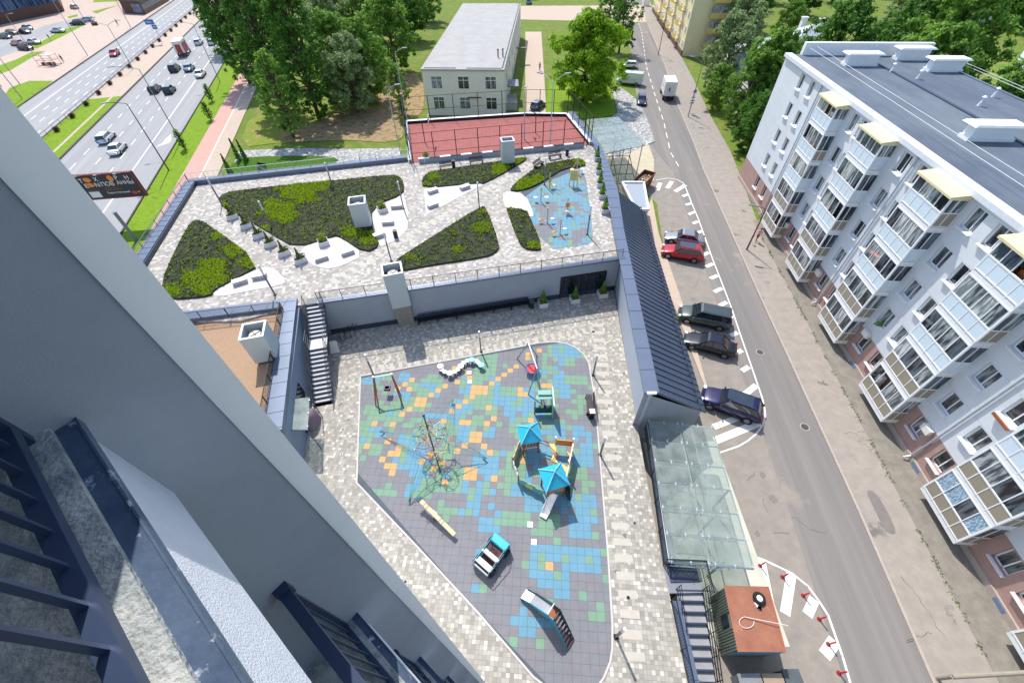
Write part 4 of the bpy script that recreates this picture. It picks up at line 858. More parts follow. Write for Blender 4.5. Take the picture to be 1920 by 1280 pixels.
# bins
bn_ = thing('litter_bin', 'x', 'bin'); w = MB(); w.disc((0, 0), .2, .02, .85, 14); w.build('body', M_black, bn_); w = MB(); torus(w, (0, 0, .86), .19, .025, 16, 6); w.build('rim', M_steel, bn_)
w = MB()
for i in range(12): a = i*math.pi/6; w.box((.205*math.cos(a), .205*math.sin(a), .45), (.015, .03, .7), rz=a)
w.build('slats', M_railgrey, bn_)
for px, py, z, s in [(743, 446, T, 'standing on the pad edge beside the diagonal path'), (851, 314, T, 'between the benches below the red court'), (1063, 292, T, 'beside the bench at the top of the curved bed'), (997, 577, D, 'left of the three planters in front of the doors')]: place(bn_, W(px, py, z), 0, 'dark round litter bin '+s, group='round litter bins')
# benches
def bench_proto():
    t = thing('bench', 'x', 'bench')
    w = MB()
    for i in range(5): w.box((0, -.2+i*.1, .45), (1.75, .075, .035))
    w.build('seat', mat('bench_slats', (62, 54, 62), .6, amt=.15), t); w = MB()
    for i in range(3): w.box((0, .3+i*.03, .58+i*.12), (1.75, .03, .09), rx=R(-12))
    w.build('backrest', mat('bench_slats'), t) if False else w.build('backrest', MATS['bench_slats'], t)
    for s in (-1, 1): MB().box((s*.75, 0, .22), (.06, .5, .42)).build('leg', M_black, t)
    return t
be = bench_proto()
for (a, b), z, s, side in [(((826, 312), (848, 309)), T, 'left one below the red court', 1), (((881, 303), (905, 300)), T, 'right one below the red court', 1), (((1030, 293), (1052, 289)), T, 'at the top of the curved bed', 1), (((1000, 314), (1020, 300)), T, 'slanting at the left end of the curved bed', 1), (((1104, 737), (1107, 776)), D, 'on the right edge of the playground', -1)]:
    A, B = W(*a, z+.45), W(*b, z+.45); c = (A+B)/2
    place(be, Vector((c.x, c.y, z)), ang(A, B)+(0 if side > 0 else 0), 'dark slatted bench '+s, group='slatted benches')
w = MB(W(1108, 782, D)); w.box(W(1108, 782, D)+Vector((0, 0, .4)), (.36, .36, .8), m=M_black); w.box(W(1108, 782, D)+Vector((0, 0, .83)), (.4, .4, .06), m=M_offwhite); tag(w.build('litter_bin'), 'square black bin with a pale lid below the playground bench', 'bin')
# long dark bench against the retaining wall
lb = thing('wall_bench', 'very long dark bench against the foot of the retaining wall', 'bench', W(890, 588, D)); o = Vector(lb.location); A, B = W(785, 604, D), W(990, 570, D); nb = (B-A).normalized(); pb = Vector((nb.y, -nb.x, 0))
w = MB(o)
for k in range(3): w.bar(A+pb*(.1+k*.16)+Vector((0, 0, .44)), B+pb*(.1+k*.16)+Vector((0, 0, .44)), .13, .04)
w.build('seat', M_black, lb); w = MB(o); w.bar(A+Vector((0, 0, .6)), B+Vector((0, 0, .6)), .04, .3); w.build('backrest', M_bluedark, lb)
for i in range(7): c = lerp(A, B, i/6); MB(o).box(c+pb*.25+Vector((0, 0, .22)), (.06, .5, .44), rz=math.atan2(nb.y, nb.x)).build('leg', M_black, lb)
# lamp posts: square post, pale top section
lp = thing('garden_lamp', 'x', 'lamp post'); MB().box((0, 0, 1.1), (.11, .11, 2.2)).build('post', mat('post_grey', (120, 120, 124), .5, metal=.3, amt=.08), lp); MB().box((0, 0, .02), (.26, .26, .04)).build('base_plate', M_black, lp); MB().box((0, 0, 2.65), (.12, .12, .9)).build('lamp_head', mat('lamp_pale', (206, 202, 216), .3, amt=.02), lp); MB().box((0, 0, 3.12), (.14, .14, .04)).build('cap', M_white, lp)
for px, py, z, s in [(511, 430, T, 'among the planters of the diagonal row'), (626, 355, T, 'near the back parapet above the largest bed'), (516, 553, T, 'on the lower left corner pad'), (734, 490, T, 'at the tip of the bed behind the tall wall shaft'), (757, 392, T, 'beside the pad of the white shaft'), (899, 394, T, 'at the top of the bed above the retaining wall'), (1021, 347, T, 'left of the blue exercise floor'), (1101, 440, T, 'on the right part of the blue exercise floor'), (417, 385, T, 'at the far left end of the largest bed'),
                     (700, 702, D, 'upper left of the playground by the swing'), (902, 659, D, 'top edge of the playground beside the curved stools'), (1112, 703, D, 'right edge of the playground above the bench'), (1125, 853, D, 'right edge of the playground beside the castle'), (1155, 1193, D, 'lower right of the playground below the slide')]:
    sc = None if s.startswith('among') else ((1, 1, 1.0) if z == T else (1, 1, .8))
    place(lp, W(px, py, z), R(8), 'slim square garden lamp '+s, group='slim garden lamps', scale=sc)
# big ventilation shafts
def shaft(px4, ztop, zb, label, clad_to, stone=False, zbox=None):
    q = [W(x, y, ztop) for x, y in px4]; c = sum(q, Vector())/4; o = Vector((c.x, c.y, zb)); t = thing('ventilation_shaft', label, 'shaft', o)
    e = lerp(q[0], q[1], .5)-lerp(q[3], q[2], .5); f = lerp(q[1], q[2], .5)-lerp(q[0], q[3], .5); a = math.atan2(f.y, f.x); lx, ly = f.length, e.length
    w = MB()
    for sx, sy, dx, dy in ((0, 1, lx, .1), (0, -1, lx, .1), (1, 0, .1, ly-.2), (-1, 0, .1, ly-.2)):
        rr = Matrix.Rotation(a, 3, 'Z') @ Vector((sx*(lx/2-.05), sy*(ly/2-.05), 0)); w.box((rr.x, rr.y, (ztop+clad_to)/2-zb), (dx, dy, ztop-clad_to), rz=a)
    w.build('cladding', M_towerclad, t); w = MB()
    for sx, sy, dx, dy in ((0, 1, lx+.06, .14), (0, -1, lx+.06, .14), (1, 0, .14, ly-.22), (-1, 0, .14, ly-.22)):
        rr = Matrix.Rotation(a, 3, 'Z') @ Vector((sx*(lx/2-.04), sy*(ly/2-.04), 0)); w.box((rr.x, rr.y, ztop-zb+.02), (dx, dy, .06), rz=a)
    w.build('rim', M_white, t)
    MB().box((0, 0, ztop-zb-.75), (lx-.2, ly-.2, .05), rz=a).build('inner_floor', M_bluedark, t)
    w = MB(); w.disc((0, -.05), .42, ztop-zb-.7, ztop-zb-.35, 18); w.build('fan', M_offwhite, t); w = MB()
    for k in (0, 1): w.box((0, -.05, ztop-zb-.32), (.8, .04, .03), rz=a+.6+k*math.pi/2)
    torus(w, (0, -.05, ztop-zb-.34), .42, .03, 18, 6); w.build('fan_guard', M_railgrey, t)
    w = MB()
    for k in (.33, .66):
        for s in (-1, 1): rr = Matrix.Rotation(a, 3, 'Z') @ Vector((-lx/2+lx*k, s*(ly/2+.003), 0)); w.box((rr.x, rr.y, (ztop+clad_to)/2-zb), (.02, .012, ztop-clad_to), rz=a)
    w.build('panel_joints', M_wallgrey, t)
    if clad_to > zb: MB().box((0, 0, (clad_to-zb)/2), (lx-.25, ly-.2, clad_to-zb), rz=a).build('plinth', M_granite if stone else M_bluedark, t)
    return t
shaft([(717, 517), (715, 497), (751, 491), (756, 513)], D+5.9, D, 'tall pale ventilation shaft on a stone base in front of the retaining wall', D+2.3, True)
shaft([(651, 385), (655, 370), (683, 367), (686, 382)], T+2.75, T, 'pale ventilation shaft in the largest bed of the roof garden', T+.25)
shaft([(941, 267), (938, 259), (960, 256), (965, 264)], T+2.9, T, 'pale ventilation shaft in front of the red sports court', T+.25)
shaft([(447, 637), (456, 608), (498, 601), (494, 631)], T+2.6, T-.15, 'pale ventilation shaft on the brown gravel roof', T+.1)
# trellis / bike stand and leaning board by the stair
w = MB(W(655, 634, D)); o = W(655, 634, D)
for i in range(4): p = lerp(W(640, 640, D), W(668, 628, D), i/3); w.path([p, p+Vector((0, 0, .8)), p+Vector((.15, .9, .8)), p+Vector((.15, .9, 0))], .025)
w.tube(W(640, 640, D), W(668, 628, D), .025); tag(w.build('bike_stand', M_black), 'low black tube bicycle stand beside the stair', 'bike stand')
p = W(632, 655, D); w = MB(p); w.add([p+Vector(v) for v in ((-.4, -.5, .02), (.35, -.35, .02), (.2, .1, 1.0), (-.35, .0, 1.0), (-.4, -.44, .02), (.35, -.29, .02), (.2, .16, 1.0), (-.35, .06, 1.0))], [(0, 1, 2, 3), (7, 6, 5, 4), (0, 4, 5, 1), (1, 5, 6, 2), (2, 6, 7, 3), (3, 7, 4, 0)]); w.tube(p+Vector((0, .1, .98)), p+Vector((.1, .6, 0)), .03); tag(w.build('folding_board', M_offwhite), 'pale folding board standing at the right of the stair', 'board')
ck = thing('covered_grill', 'object under a mauve fabric cover next to the glass door canopy', 'cover', W(589, 792, D)); w = MB(); n = 14; vs = []; fs = []
for k, (r, z) in enumerate([(.62, 0), (.58, .3), (.5, .8), (.42, 1.15), (.2, 1.3), (0.02, 1.33)]):
    for i in range(n): a = 2*math.pi*i/n; rr = r*(1+.09*math.sin(a*5+k)); vs.append((rr*.8*math.cos(a), rr*1.35*math.sin(a), z))
for k in range(5):
    for i in range(n): fs.append((k*n+i, k*n+(i+1) % n, (k+1)*n+(i+1) % n, (k+1)*n+i))
w.add(vs, fs).build('fabric', mat('mauve_cover', (120, 104, 116), .8, amt=.1, bump=.3), ck, smooth=True)
# ================================================================ sports court
cz = T+.04
cpts = flat([(770, 306), (762, 232), (986, 217), (1063, 218), (1107, 272)], T)
struct(MB().prism(cpts, T-.1, cz, bottom=False).build('sports_court', M_court))
cw = thing('court_wall', 'low concrete wall with pale capping round the red sports court', 'wall', (cpts[0].x, cpts[0].y, T)); o = Vector((cpts[0].x, cpts[0].y, T))
w = MB(o); fr0, fr1 = W(786, 306, T), W(1093, 276, T); w.bar(fr0, fr1, .3, .55); w.build('front_wall', M_wallgrey, cw)
w = MB(o); L = (fr1-fr0).length
for i in range(16):
    a, b = lerp(fr0, fr1, i/16), lerp(fr0, fr1, (i+.98)/16); w.bar(a+Vector((0, 0, .55)), b+Vector((0, 0, .55)), .36, .07, m=M_white if i % 2 == 0 else M_black)
w.build('capping', None, cw)
w = MB(o)
for a, b in zip(cpts[1:4], cpts[2:5]): w.bar(a, b, .5, .42)
w.build('back_wall', M_white, cw); w = MB(o); w.bar(cpts[0], cpts[1], .4, .42); w.build('side_wall', M_paletubes, cw)
w = MB(o)
for a, b in zip(cpts[1:4], cpts[2:5]): d_ = (b-a).normalized(); q = Vector((d_.y, -d_.x, 0))*.28; w.bar(a+q, b+q, .06, .38)
w.build('inner_band', M_black, cw)
def fence(name, label, pts, z, h, n, rails, m=M_black):
    t = thing(name, label, 'fence', pts[0]); o = Vector(pts[0]); 
    for a, b, k in zip(pts, pts[1:], n):
        for i in range(k+1):
            if i == 0 and a is not pts[0]: continue
            c = lerp(a, b, i/k); MB(o).tube((c.x, c.y, z), (c.x, c.y, z+h), .055, 6).build('post', m, t)
        w = MB(o)
        for r in rails: w.tube(Vector((a.x, a.y, z+r)), Vector((b.x, b.y, z+r)), .03, 6)
        w.build('rail', m, t)
    # fine netting: sparse wires
    w = MB(o)
    for a, b in zip(pts, pts[1:]):
        k = int((b-a).length/.5)
        for i in range(1, k): c = lerp(a, b, i/k); w.tube((c.x, c.y, z+.1), (c.x, c.y, z+h), .004, 3, cap=False)
        for i in range(1, int(h/.5)): w.tube(Vector((a.x, a.y, z+i*.5)), Vector((b.x, b.y, z+i*.5)), .004, 3, cap=False)
    w.build('net', m, t)
    return t
fence('court_fence', 'tall thin black ball fence in front of the red sports court', [W(775, 306, T), W(1094, 275, T)], T, 3.6, [8], [1.2, 2.4, 3.55])
fence('court_fence', 'tall black ball fence behind and beside the red sports court', [cpts[0], cpts[1], cpts[2], cpts[3], cpts[4], W(1100, 276, T)], T, 3.6, [4, 5, 3, 4, 1], [1.8, 3.55])
def mast(base, h, arms, label, m=M_paletubes, r=.09, cat='lamp post', name='lamp_post', z=0, group=None, hl=.8):
    """pole with lamp arms; arms = list of (azimuth, reach, rise)"""
    t = thing(name, label, cat, (base.x, base.y, z), 0, group)
    MB().tube((0, 0, 0), (0, 0, h), r, 8, r2=r*.55).build('pole', m, t)
    for az, reach, rise in arms:
        d = Vector((math.cos(az), math.sin(az), 0)); w = MB(); pts = [Vector((0, 0, h))+d*reach*k+Vector((0, 0, rise*math.sin(k*1.57))) for k in (0, .35, .7, 1)]
        w.path(pts, r*.4); w.build('arm', m, t); MB().bar(pts[-1], pts[-1]+d*hl, .28, .1).build('lamp_head', M_steel, t)
    return t
mast(W(752, 292, 0), 9.5, [(R(20), 1.2, .6)], 'pale street lamp at the left corner of the sports court, the nearer one', z=0)
mast(W(765, 232, 0), 11.0, [(R(15), 1.3, .7)], 'pale street lamp behind the left corner of the sports court', z=0)
mast(W(1031, 276, T), 7.5, [(R(140), 1.6, .8), (R(25), 1.6, .8)], 'pale mast with two raised arms at the front of the sports court', z=T)
mast(W(983, 262, T), 6, [(R(80), .5, .2)], 'pale lamp pole beside the far doorway of the beige house', z=T)
for (px, py), s in zip([(797, 268), (1004, 250)], ['left', 'right']):
    t = thing('basketball_stand', f'black basketball stand at the {s} side of the red court', 'basketball stand', W(px, py, T)); w = MB(); w.path([Vector((0, 0, 0)), Vector((0, 0, 2.6)), Vector((.9 if s == 'left' else -.9, 0, 3.0))], .06); w.build('pole', M_black, t)
    sx = 1 if s == 'left' else -1; w = MB(); w.box((sx*.95, 0, 3.1), (.04, 1.2, .8)); w.build('backboard', M_offwhite, t); w = MB(); torus(w, (sx*1.25, 0, 2.85), .22, .015, 16, 5); w.build('hoop', M_red, t)
# ================================================================ exercise machines on the blue floor
def gym(px, py, kind, label, rz=0):
    t = thing('exercise_machine', label, 'exercise machine', W(px, py, T), rz, 'exercise machines on the blue floor'); w = MB()
    MB().tube((0, 0, 0), (0, 0, 1.7), .06, 8).build('post', M_paletubes, t)
    if kind == 0:
        for s in (-1, 1): MB().tube((0, 0, 1.6), (s*.6, 0, .55), .03).build('arm', M_yel, t); MB().disc((s*.6, 0), .22, .5, .55, 12).build('seat', M_white, t)
    elif kind == 1:
        w.box((0, .25, 1.3), (.9, .12, 1.2)); w.build('board', M_yel, t); MB().box((0, .18, 1.3), (.4, .04, 1.0)).build('panel', M_black, t)
        for s in (-1, 1): MB().tube((s*.45, .25, 0), (s*.45, .25, .7), .04).build('leg', M_steel, t)
    elif kind == 2:
        for s in (-1, 1): w.path([Vector((0, 0, .5)), Vector((s*.3, -.5, .5)), Vector((s*.3, -.9, 1.0))], .03)
        w.build('handles', M_yel, t); MB().box((0, -.5, .45), (.45, .4, .06)).build('seat', M_offwhite, t); MB().box((.0, -.1, .9), (.4, .06, .5)).build('backrest', M_orange, t)
    else:
        w.path([Vector((-.9, 0, .35)), Vector((-.5, 0, .5)), Vector((.4, 0, .5)), Vector((.9, 0, .3))], .04); w.build('frame', M_yel, t)
        MB().box((-.7, 0, .4), (.4, .3, .05)).build('seat', M_orange, t); MB().box((.5, 0, .52), (.35, .3, .05)).build('pedal_box', M_offwhite, t)
    return t
gym(1014, 378, 0, 'machine with two round white seats left on the blue floor'); gym(1081, 325, 0, 'machine with two small seats at the far end of the blue floor'); gym(1075, 351, 1, 'yellow framed board with a dark panel on the blue floor')
gym(1063, 398, 2, 'machine with white handles and seat in the middle of the blue floor'); gym(1030, 352, 2, 'machine with curved yellow handles by the curved bed', R(60)); gym(1026, 418, 3, 'long yellow rowing frame near the lower left of the blue floor'); gym(1050, 439, 3, 'short yellow frame near the bottom edge of the blue floor', R(20))
# ================================================================ playground toys
def toy(name, label, cat, px, py): return thing(name, label, cat, W(px, py, D+.016))
# swing
t = toy('swing', 'wooden swing frame with one baby seat at the upper left of the playground', 'swing', 729, 765); o = Vector(t.location)
hb = 2.25; A, B = W(700, 707, D+hb), W(734, 702, D+hb)
MB(o).tube(A-(B-A)*.05, B+(B-A)*.05, .05, 8).build('crossbar', M_white, t)
for P_, fs_ in ((A, [(705, 762), (712, 775)]), (B, [(757, 765), (752, 742)])):
    for f in fs_:
        g_ = W(f[0], f[1], D); MB(o).tube(P_, lerp(P_, g_, .82), .06, 6).build('leg', M_wood, t); MB(o).tube(lerp(P_, g_, .82), g_, .05, 6).build('foot', M_tealdark, t)
    MB(o).disc(P_, .09, P_.z-.05, P_.z+.1, 8).build('end_cap', M_yel, t)
c = lerp(A, B, .5); w = MB(o)
for s in (-.16, .16): w.tube(c+Vector((s, 0, 0)), Vector((c.x+s*.8, c.y, D+.75)), .01, 4)
w.build('chain', M_steel, t); w = MB(o)
for dx, dy, a, b in ((0, .17, .42, .05), (0, -.17, .42, .05), (.19, 0, .05, .3), (-.19, 0, .05, .3)): w.box((c.x+dx, c.y+dy, D+.68), (a, b, .22))
w.box((c.x, c.y, D+.58), (.4, .34, .04)); w.build('seat', M_black, t)
# nest swing with bent grey frame
t = toy('nest_swing', 'grey tube swing frame with a round red and blue nest seat', 'swing', 997, 700); o = Vector(t.location)
PK = W(991, 643, D+2.5); LB = W(969, 673, D); 
PK2 = W(1007, 691, D+2.5); LB2 = W(990, 740, D); LB3 = W(1007, 668, D); LB4 = W(1016, 760, D)
fr = M_steel
w = MB(o); w.tube(PK, PK2, .05, 8); w.build('crossbar', M_white, t)
for a, b in ((PK, LB), (PK, LB3), (PK2, LB2), (PK2, LB4)): MB(o).tube(a, b, .05, 8).build('leg', fr, t)
cs = W(998, 691, D+.5); w = MB(o); torus(w, cs, .52, .06, 24, 8); w.build('ring', mat('swing_blue', (60, 96, 160), .6), t, smooth=True)
w = MB(o); w.disc((cs.x, cs.y), .44, cs.z-.03, cs.z+.0, 20); w.build('net_seat', mat('swing_red', (206, 66, 66), .7, amt=.2, scale=20), t)
w = MB(o)
for a in range(4): q = cs+Vector((.52*math.cos(a*1.57+.8), .52*math.sin(a*1.57+.8), 0)); w.tube(q, lerp(PK, PK2, .3+.4*(a in (0, 3))), .01, 4)
w.build('ropes', M_steel, t)
# play house panel
t = toy('play_counter', 'teal play-house front with a colourful counter below the nest swing', 'play panel', 1020, 768); o = Vector(t.location); a0, a1 = W(1006, 776, D), W(1033, 776, D)
MB(o).box(((a0.x+a1.x)/2, a0.y, D+.55), (1.45, .06, .75)).build('counter', M_tealdark, t); w = MB(o)
for i, m_ in enumerate((mat('toy_green', (60, 150, 70), .5), M_yel, M_black, M_tealpale, M_wood, M_orange)): w.box((a0.x+.2+i*.2, a0.y-.0, D+1.0), (.17, .14, .15), m=m_)
w.build('counter_toys', None, t); w = MB(o); w.prism([(a0.x-.05, a0.y+.55), (a1.x, a0.y+.55), (a1.x, a0.y+.2), (a0.x-.05, a0.y+.2)], D+1.6, D+1.66); w.prism([(a0.x+.1, a0.y+.9), (a1.x, a0.y+.9), (a1.x, a0.y+.5), (a0.x+.1, a0.y+.5)], D+1.75, D+1.81); w.build('canopy', M_tealpale, t)
w = MB(o); w.box((a1.x+.06, a0.y+.25, D+.95), (.06, 1.7, 1.9)); w.build('side_wall', M_tealpale, t); w = MB(o); w.bar((a1.x+.1, a0.y-.6, D+1.9), (a1.x+.1, a0.y+1.1, D+1.9), .06, .05); w.build('top_edge', M_white, t)
for s in (-.7, .7): MB(o).tube(((a0.x+a1.x)/2+s, a0.y, D), ((a0.x+a1.x)/2+s, a0.y, D+1.7), .05, 6).build('post', M_wood, t)
# curved row of stools
for i, (x, y) in enumerate([(1325, 365), (1345, 415), (1390, 450), (1465, 468), (1535, 450), (1590, 415), (1630, 365), (1670, 315), (1728, 285), (1795, 268), (1865, 288), (1900, 318), (1938, 348)]):
    big = i in (0, 3, 9, 12, 6); r_ = .26 if big else .19; h_ = .5 if big else .4; p = W(660+x/8, 640+y/8, D+h_)
    s = thing('stepping_stool', f'{ORD[i]} round stool from the left in the curved stepping row', 'stool', (p.x, p.y, D), 0, 'curved row of stepping stools')
    MB().disc((0, 0), .07, 0, h_-.06, 10).build('post', M_railgrey, s); MB().disc((0, 0), r_, h_-.08, h_, 18).build('step', mat('stool_aqua', (120, 206, 214), .5) if i in (9, 12) else M_white, s, bevel=.01)
# rope climbing net
t = toy('climbing_net', 'rope climbing pyramid with a leaning dark mast and tangled coloured ropes', 'climbing net', 832, 903); o = Vector(t.location)
top = W(794, 778, D+3.3); bs = W(826, 885, D+.0); MB(o).tube(bs, top, .05, 8).build('mast', M_tealdark, t); MB(o).disc((top.x, top.y), .1, top.z, top.z+.15, 8).build('mast_cap', M_black, t)
anc = [W(712, 808, D+.35), W(850, 748, D+.35), W(912, 858, D+.35), W(766, 940, D+.25)]
gr_ = [W(722, 812, D), W(846, 762, D), W(905, 860, D), W(770, 930, D)]
w = MB(o)
for a, g_ in zip(anc, gr_): w.tube(g_, a, .05, 6)
w.build('anchor_post', M_steel, t)
rope = {'white': mat('rope_white', (206, 218, 224), .8), 'teal': mat('rope_teal', (70, 150, 150), .8), 'red': mat('rope_red', (196, 90, 90), .8), 'yellow': mat('rope_yellow', (214, 186, 90), .8), 'violet': mat('rope_violet', (150, 140, 190), .8)}
rr = random.Random(5); cc = lerp(bs, top, .55); nodes = []
for k in range(90):
    a = rr.uniform(0, 6.28); u = rr.uniform(-1, 1); q = math.sqrt(1-u*u); q2 = rr.uniform(.45, 1); nodes.append(cc+Vector((q*math.cos(a)*1.6*q2, q*math.sin(a)*1.6*q2, u*1.2*q2)))
for i, (cn_, m_) in enumerate(rope.items()):
    w = MB(o)
    for j in range(i, len(nodes), 5):
        near = sorted(nodes, key=lambda x: (x-nodes[j]).length)[1:5]
        for x in near: w.tube(nodes[j], x, .017, 4, cap=False)
        if j % 3 == 0: w.disc((nodes[j].x, nodes[j].y), .04, nodes[j].z-.04, nodes[j].z+.04, 6)
    w.build('rope', m_, t)
w = MB(o)
for a in anc:
    for x in sorted(nodes, key=lambda x: (x-a).length)[:4]: w.tube(a, x, .013, 4, cap=False)
    w.tube(a, top, .012, 4, cap=False)
w.build('guy_rope', rope['teal'], t)
# balance log / seesaw
t = toy('seesaw', 'long pale wooden seesaw with a blue end lying diagonally on the rubber floor', 'seesaw', 820, 970); o = Vector(t.location); A, B = W(787, 937, D+.75), W(853, 1003, D+.35)
MB(o).bar(A, B, .26, .12).build('beam', M_woodlight, t, bevel=.02); MB(o).bar(lerp(A, B, -.04)+Vector((0, 0, -.02)), lerp(A, B, .03)+Vector((0, 0, -.02)), .34, .18).build('end', M_tealdark, t)
m0 = lerp(A, B, .4); MB(o).box((m0.x, m0.y, (m0.z+D)/2), (.3, .35, m0.z-D), rz=ang(A, B)).build('pivot', M_steel, t)
for u in (.18, .62):
    c = lerp(A, B, u); w = MB(o); w.path([c+Vector((-.12, -.12, .1)), c+Vector((-.12, -.12, .35)), c+Vector((.12, .12, .35)), c+Vector((.12, .12, .1))], .02); w.build('handle', M_steel, t)
# toy car
t = thing('play_car', 'turquoise wooden play car with white seats at the lower middle of the playground', 'play car', W(922, 1045, D), R(-42)+math.pi/2*0); 
t.rotation_euler = (0, 0, R(51)); L_, Wd_ = 2.0, 1.15
MB().box((.82, 0, .62), (.5, Wd_, .5)).build('bonnet', M_cyan, t, bevel=.05); MB().box((.35, 0, .3), (.5, Wd_-.1, .5)).build('footwell', mat('dark_red_wood', (72, 44, 44), .7), t)
w = MB(); torus(w, (.42, .2, .95), .17, .02, 16, 6, ax='x'); w.build('steering_wheel', M_black, t)
for x in (0.02, -.62):
    s = MB().box((x, 0, .5), (.32, Wd_-.1, .08)).build('seat', M_white, t); MB().box((x-.16, 0, .68), (.07, Wd_-.06, .36)).build('backrest', M_white, t)
MB().box((-.32, 0, .25), (.35, Wd_-.15, .1)).build('floor', MATS['dark_red_wood'], t)
MB().box((-.98, 0, .42), (.08, Wd_, .6)).build('tail_panel', M_steel, t)
for s in (-1, 1):
    MB().box((0.0, s*Wd_/2, .42), (2.05, .05, .42)).build('side_panel', M_tealdark if s < 0 else M_teal, t)
    w = MB(); w.path([Vector((1.0, s*Wd_/2, .7)), Vector((.5, s*Wd_/2, 1.15)), Vector((-.9, s*Wd_/2, .95)), Vector((-1.0, s*Wd_/2, .6))], .025); w.build('rail', M_steel, t)
    for x in (.7, -.65): MB().tube((x, s*(Wd_/2+.02), .28), (x, s*(Wd_/2+.12), .28), .26, 16).build('wheel', M_tyre, t)
# free-standing slide
t = thing('slide', 'small teal-sided slide with a ladder of dark rungs at the bottom of the playground', 'slide', W(1040, 1150, D)); o = Vector(t.location)
zp = 1.35; ch = [W(982, 1112, D+.15), W(998, 1121, D+.3), W(1032, 1145, D+zp)]; pl = W(1042, 1153, D+zp); lad = W(1066, 1196, D)
dr = (W(1032, 1145, D+zp)-W(982, 1112, D+.15)); dr.z = 0; dr.normalize(); sd2 = Vector((-dr.y, dr.x, 0))
wd2 = .52; w = MB(o)
for a, b in zip(ch, ch[1:]): w.add([a-sd2*wd2/2, a+sd2*wd2/2, b+sd2*wd2/2, b-sd2*wd2/2, a-sd2*wd2/2-Vector((0, 0, .03)), a+sd2*wd2/2-Vector((0, 0, .03)), b+sd2*wd2/2-Vector((0, 0, .03)), b-sd2*wd2/2-Vector((0, 0, .03))], [(0, 1, 2, 3), (7, 6, 5, 4), (0, 4, 5, 1), (2, 6, 7, 3)])
w.build('chute', mat('slide_steel', (214, 212, 216), .25, metal=.6), t); w = MB(o); w.bar(ch[-1]-dr*.0, ch[-1]+dr*.35, wd2, .04); w.build('platform', M_wood, t)
ld0 = ch[-1]+dr*.35; ld1 = Vector((ld0.x, ld0.y, D))+dr*.95+Vector((0.05, -.5, 0)); w = MB(o)
for i in range(7): c = lerp(ld0, ld1, (i+.5)/7); w.bar(c-sd2*wd2/2, c+sd2*wd2/2, .12, .04)
w.build('rungs', mat('rung_dark', (70, 44, 48), .6), t)
for s in (-1, 1):
    q = sd2*s*(wd2/2+.02); w = MB(o); pr = [ch[0], ch[1], ch[2], ld0, lerp(ld0, ld1, .5), ld1]; up = [.14, .2, .45, .5, .35, .05]; dn_ = [.12, .2, .3, .4, .3, .0]; vs = []
    for p, u_, d_ in zip(pr, up, dn_): vs += [p+q-Vector((0, 0, min(d_, p.z-D))), p+q+Vector((0, 0, u_)), p+q*1.12-Vector((0, 0, min(d_, p.z-D))), p+q*1.12+Vector((0, 0, u_))]
    fs = []
    for i in range(5): b = i*4; fs += [(b, b+4, b+5, b+1), (b+2, b+3, b+7, b+6), (b+1, b+5, b+7, b+3), (b, b+2, b+6, b+4)]
    w.add(vs, fs).build('side_panel', M_tealdark if s > 0 else M_teal, t)
w = MB(o); w.path([ch[-1]-sd2*.28, ch[-1]-sd2*.28+Vector((0, 0, .6)), ch[-1]+sd2*.28+Vector((0, 0, .6)), ch[-1]+sd2*.28], .025); w.build('hoop', M_white, t)
for s in (-1, 1): MB(o).tube((ch[-1]+sd2*s*.24).xyz, Vector(((ch[-1]+sd2*s*.24).x, (ch[-1]+sd2*s*.24).y, D)), .04).build('leg', M_steel, t)
# play castle
t = thing('play_castle', 'play castle with two turquoise-roofed towers, rope bridge and short slide', 'play castle', W(1015, 870, D)); o = Vector(t.location)
def ctower(px, py, a, wd, ph, h, m1):
    c = W(px, py, D); Rm = Matrix.Rotation(a, 3, 'Z'); P_ = lambda x, y, z: Vector((c.x, c.y, D))+Rm @ Vector((x, y, 0))+Vector((0, 0, z))
    for sx in (-1, 1):
        for sy in (-1, 1): MB(o).box(P_(sx*wd/2, sy*wd/2, h/2), (.1, .1, h), rz=a).build('post', M_wood, t)
    MB(o).box(P_(0, 0, ph), (wd, wd, .07), rz=a).build('platform', mat('deck_pink', (190, 160, 150), .7), t)
    e = wd/2+.22; ap_ = P_(0, 0, h+.75); cs_ = [P_(x*e, y*e, h) for x, y in ((-1, -1), (1, -1), (1, 1), (-1, 1))]
    w = MB(o); w.add(cs_+[ap_], [(0, 1, 4), (1, 2, 4), (2, 3, 4), (3, 0, 4), (3, 2, 1, 0)]); w.build('roof', M_cyan, t)
    w = MB(o)
    for q in cs_: w.tube(q+Vector((0, 0, .03)), ap_+Vector((0, 0, .06)), .03, 5)
    w.tube(ap_, ap_+(ap_-cs_[0])*.25, .03, 5); w.tube(ap_, ap_+(ap_-cs_[1])*.2, .03, 5); w.build('ridge_poles', mat('ridge_pale', (150, 220, 226), .5), t)
    w = MB(o)
    for k in range(5): w.box(P_(-wd/2+wd*(k+.5)/5, -wd/2, ph+.35), (.09, .03, .6), rz=a); w.box(P_(wd/2, -wd/2+wd*(k+.5)/5, ph+.35), (.03, .09, .6), rz=a)
    w.build('balustrade', m1, t); return P_
P1 = ctower(992, 838, R(10), 1.05, .9, 1.9, M_wood); P2 = ctower(1035, 920, R(16), 1.1, 1.0, 2.1, M_orange)
def cpanel(a, b, za, hgt, m, name='wall_panel', holes=True):
    w = MB(o); n = 6
    for i in range(n): p, q = lerp(a, b, i/n), lerp(a, b, (i+1)/n); w.bar(Vector((p.x, p.y, D+za)), Vector((q.x, q.y, D+za)), .05, hgt*(1 if i % 2 else .88))
    w.build(name, m, t)
a_, b_, c_, d_ = W(961, 872, D), W(972, 905, D), W(1018, 930, D), W(975, 835, D)
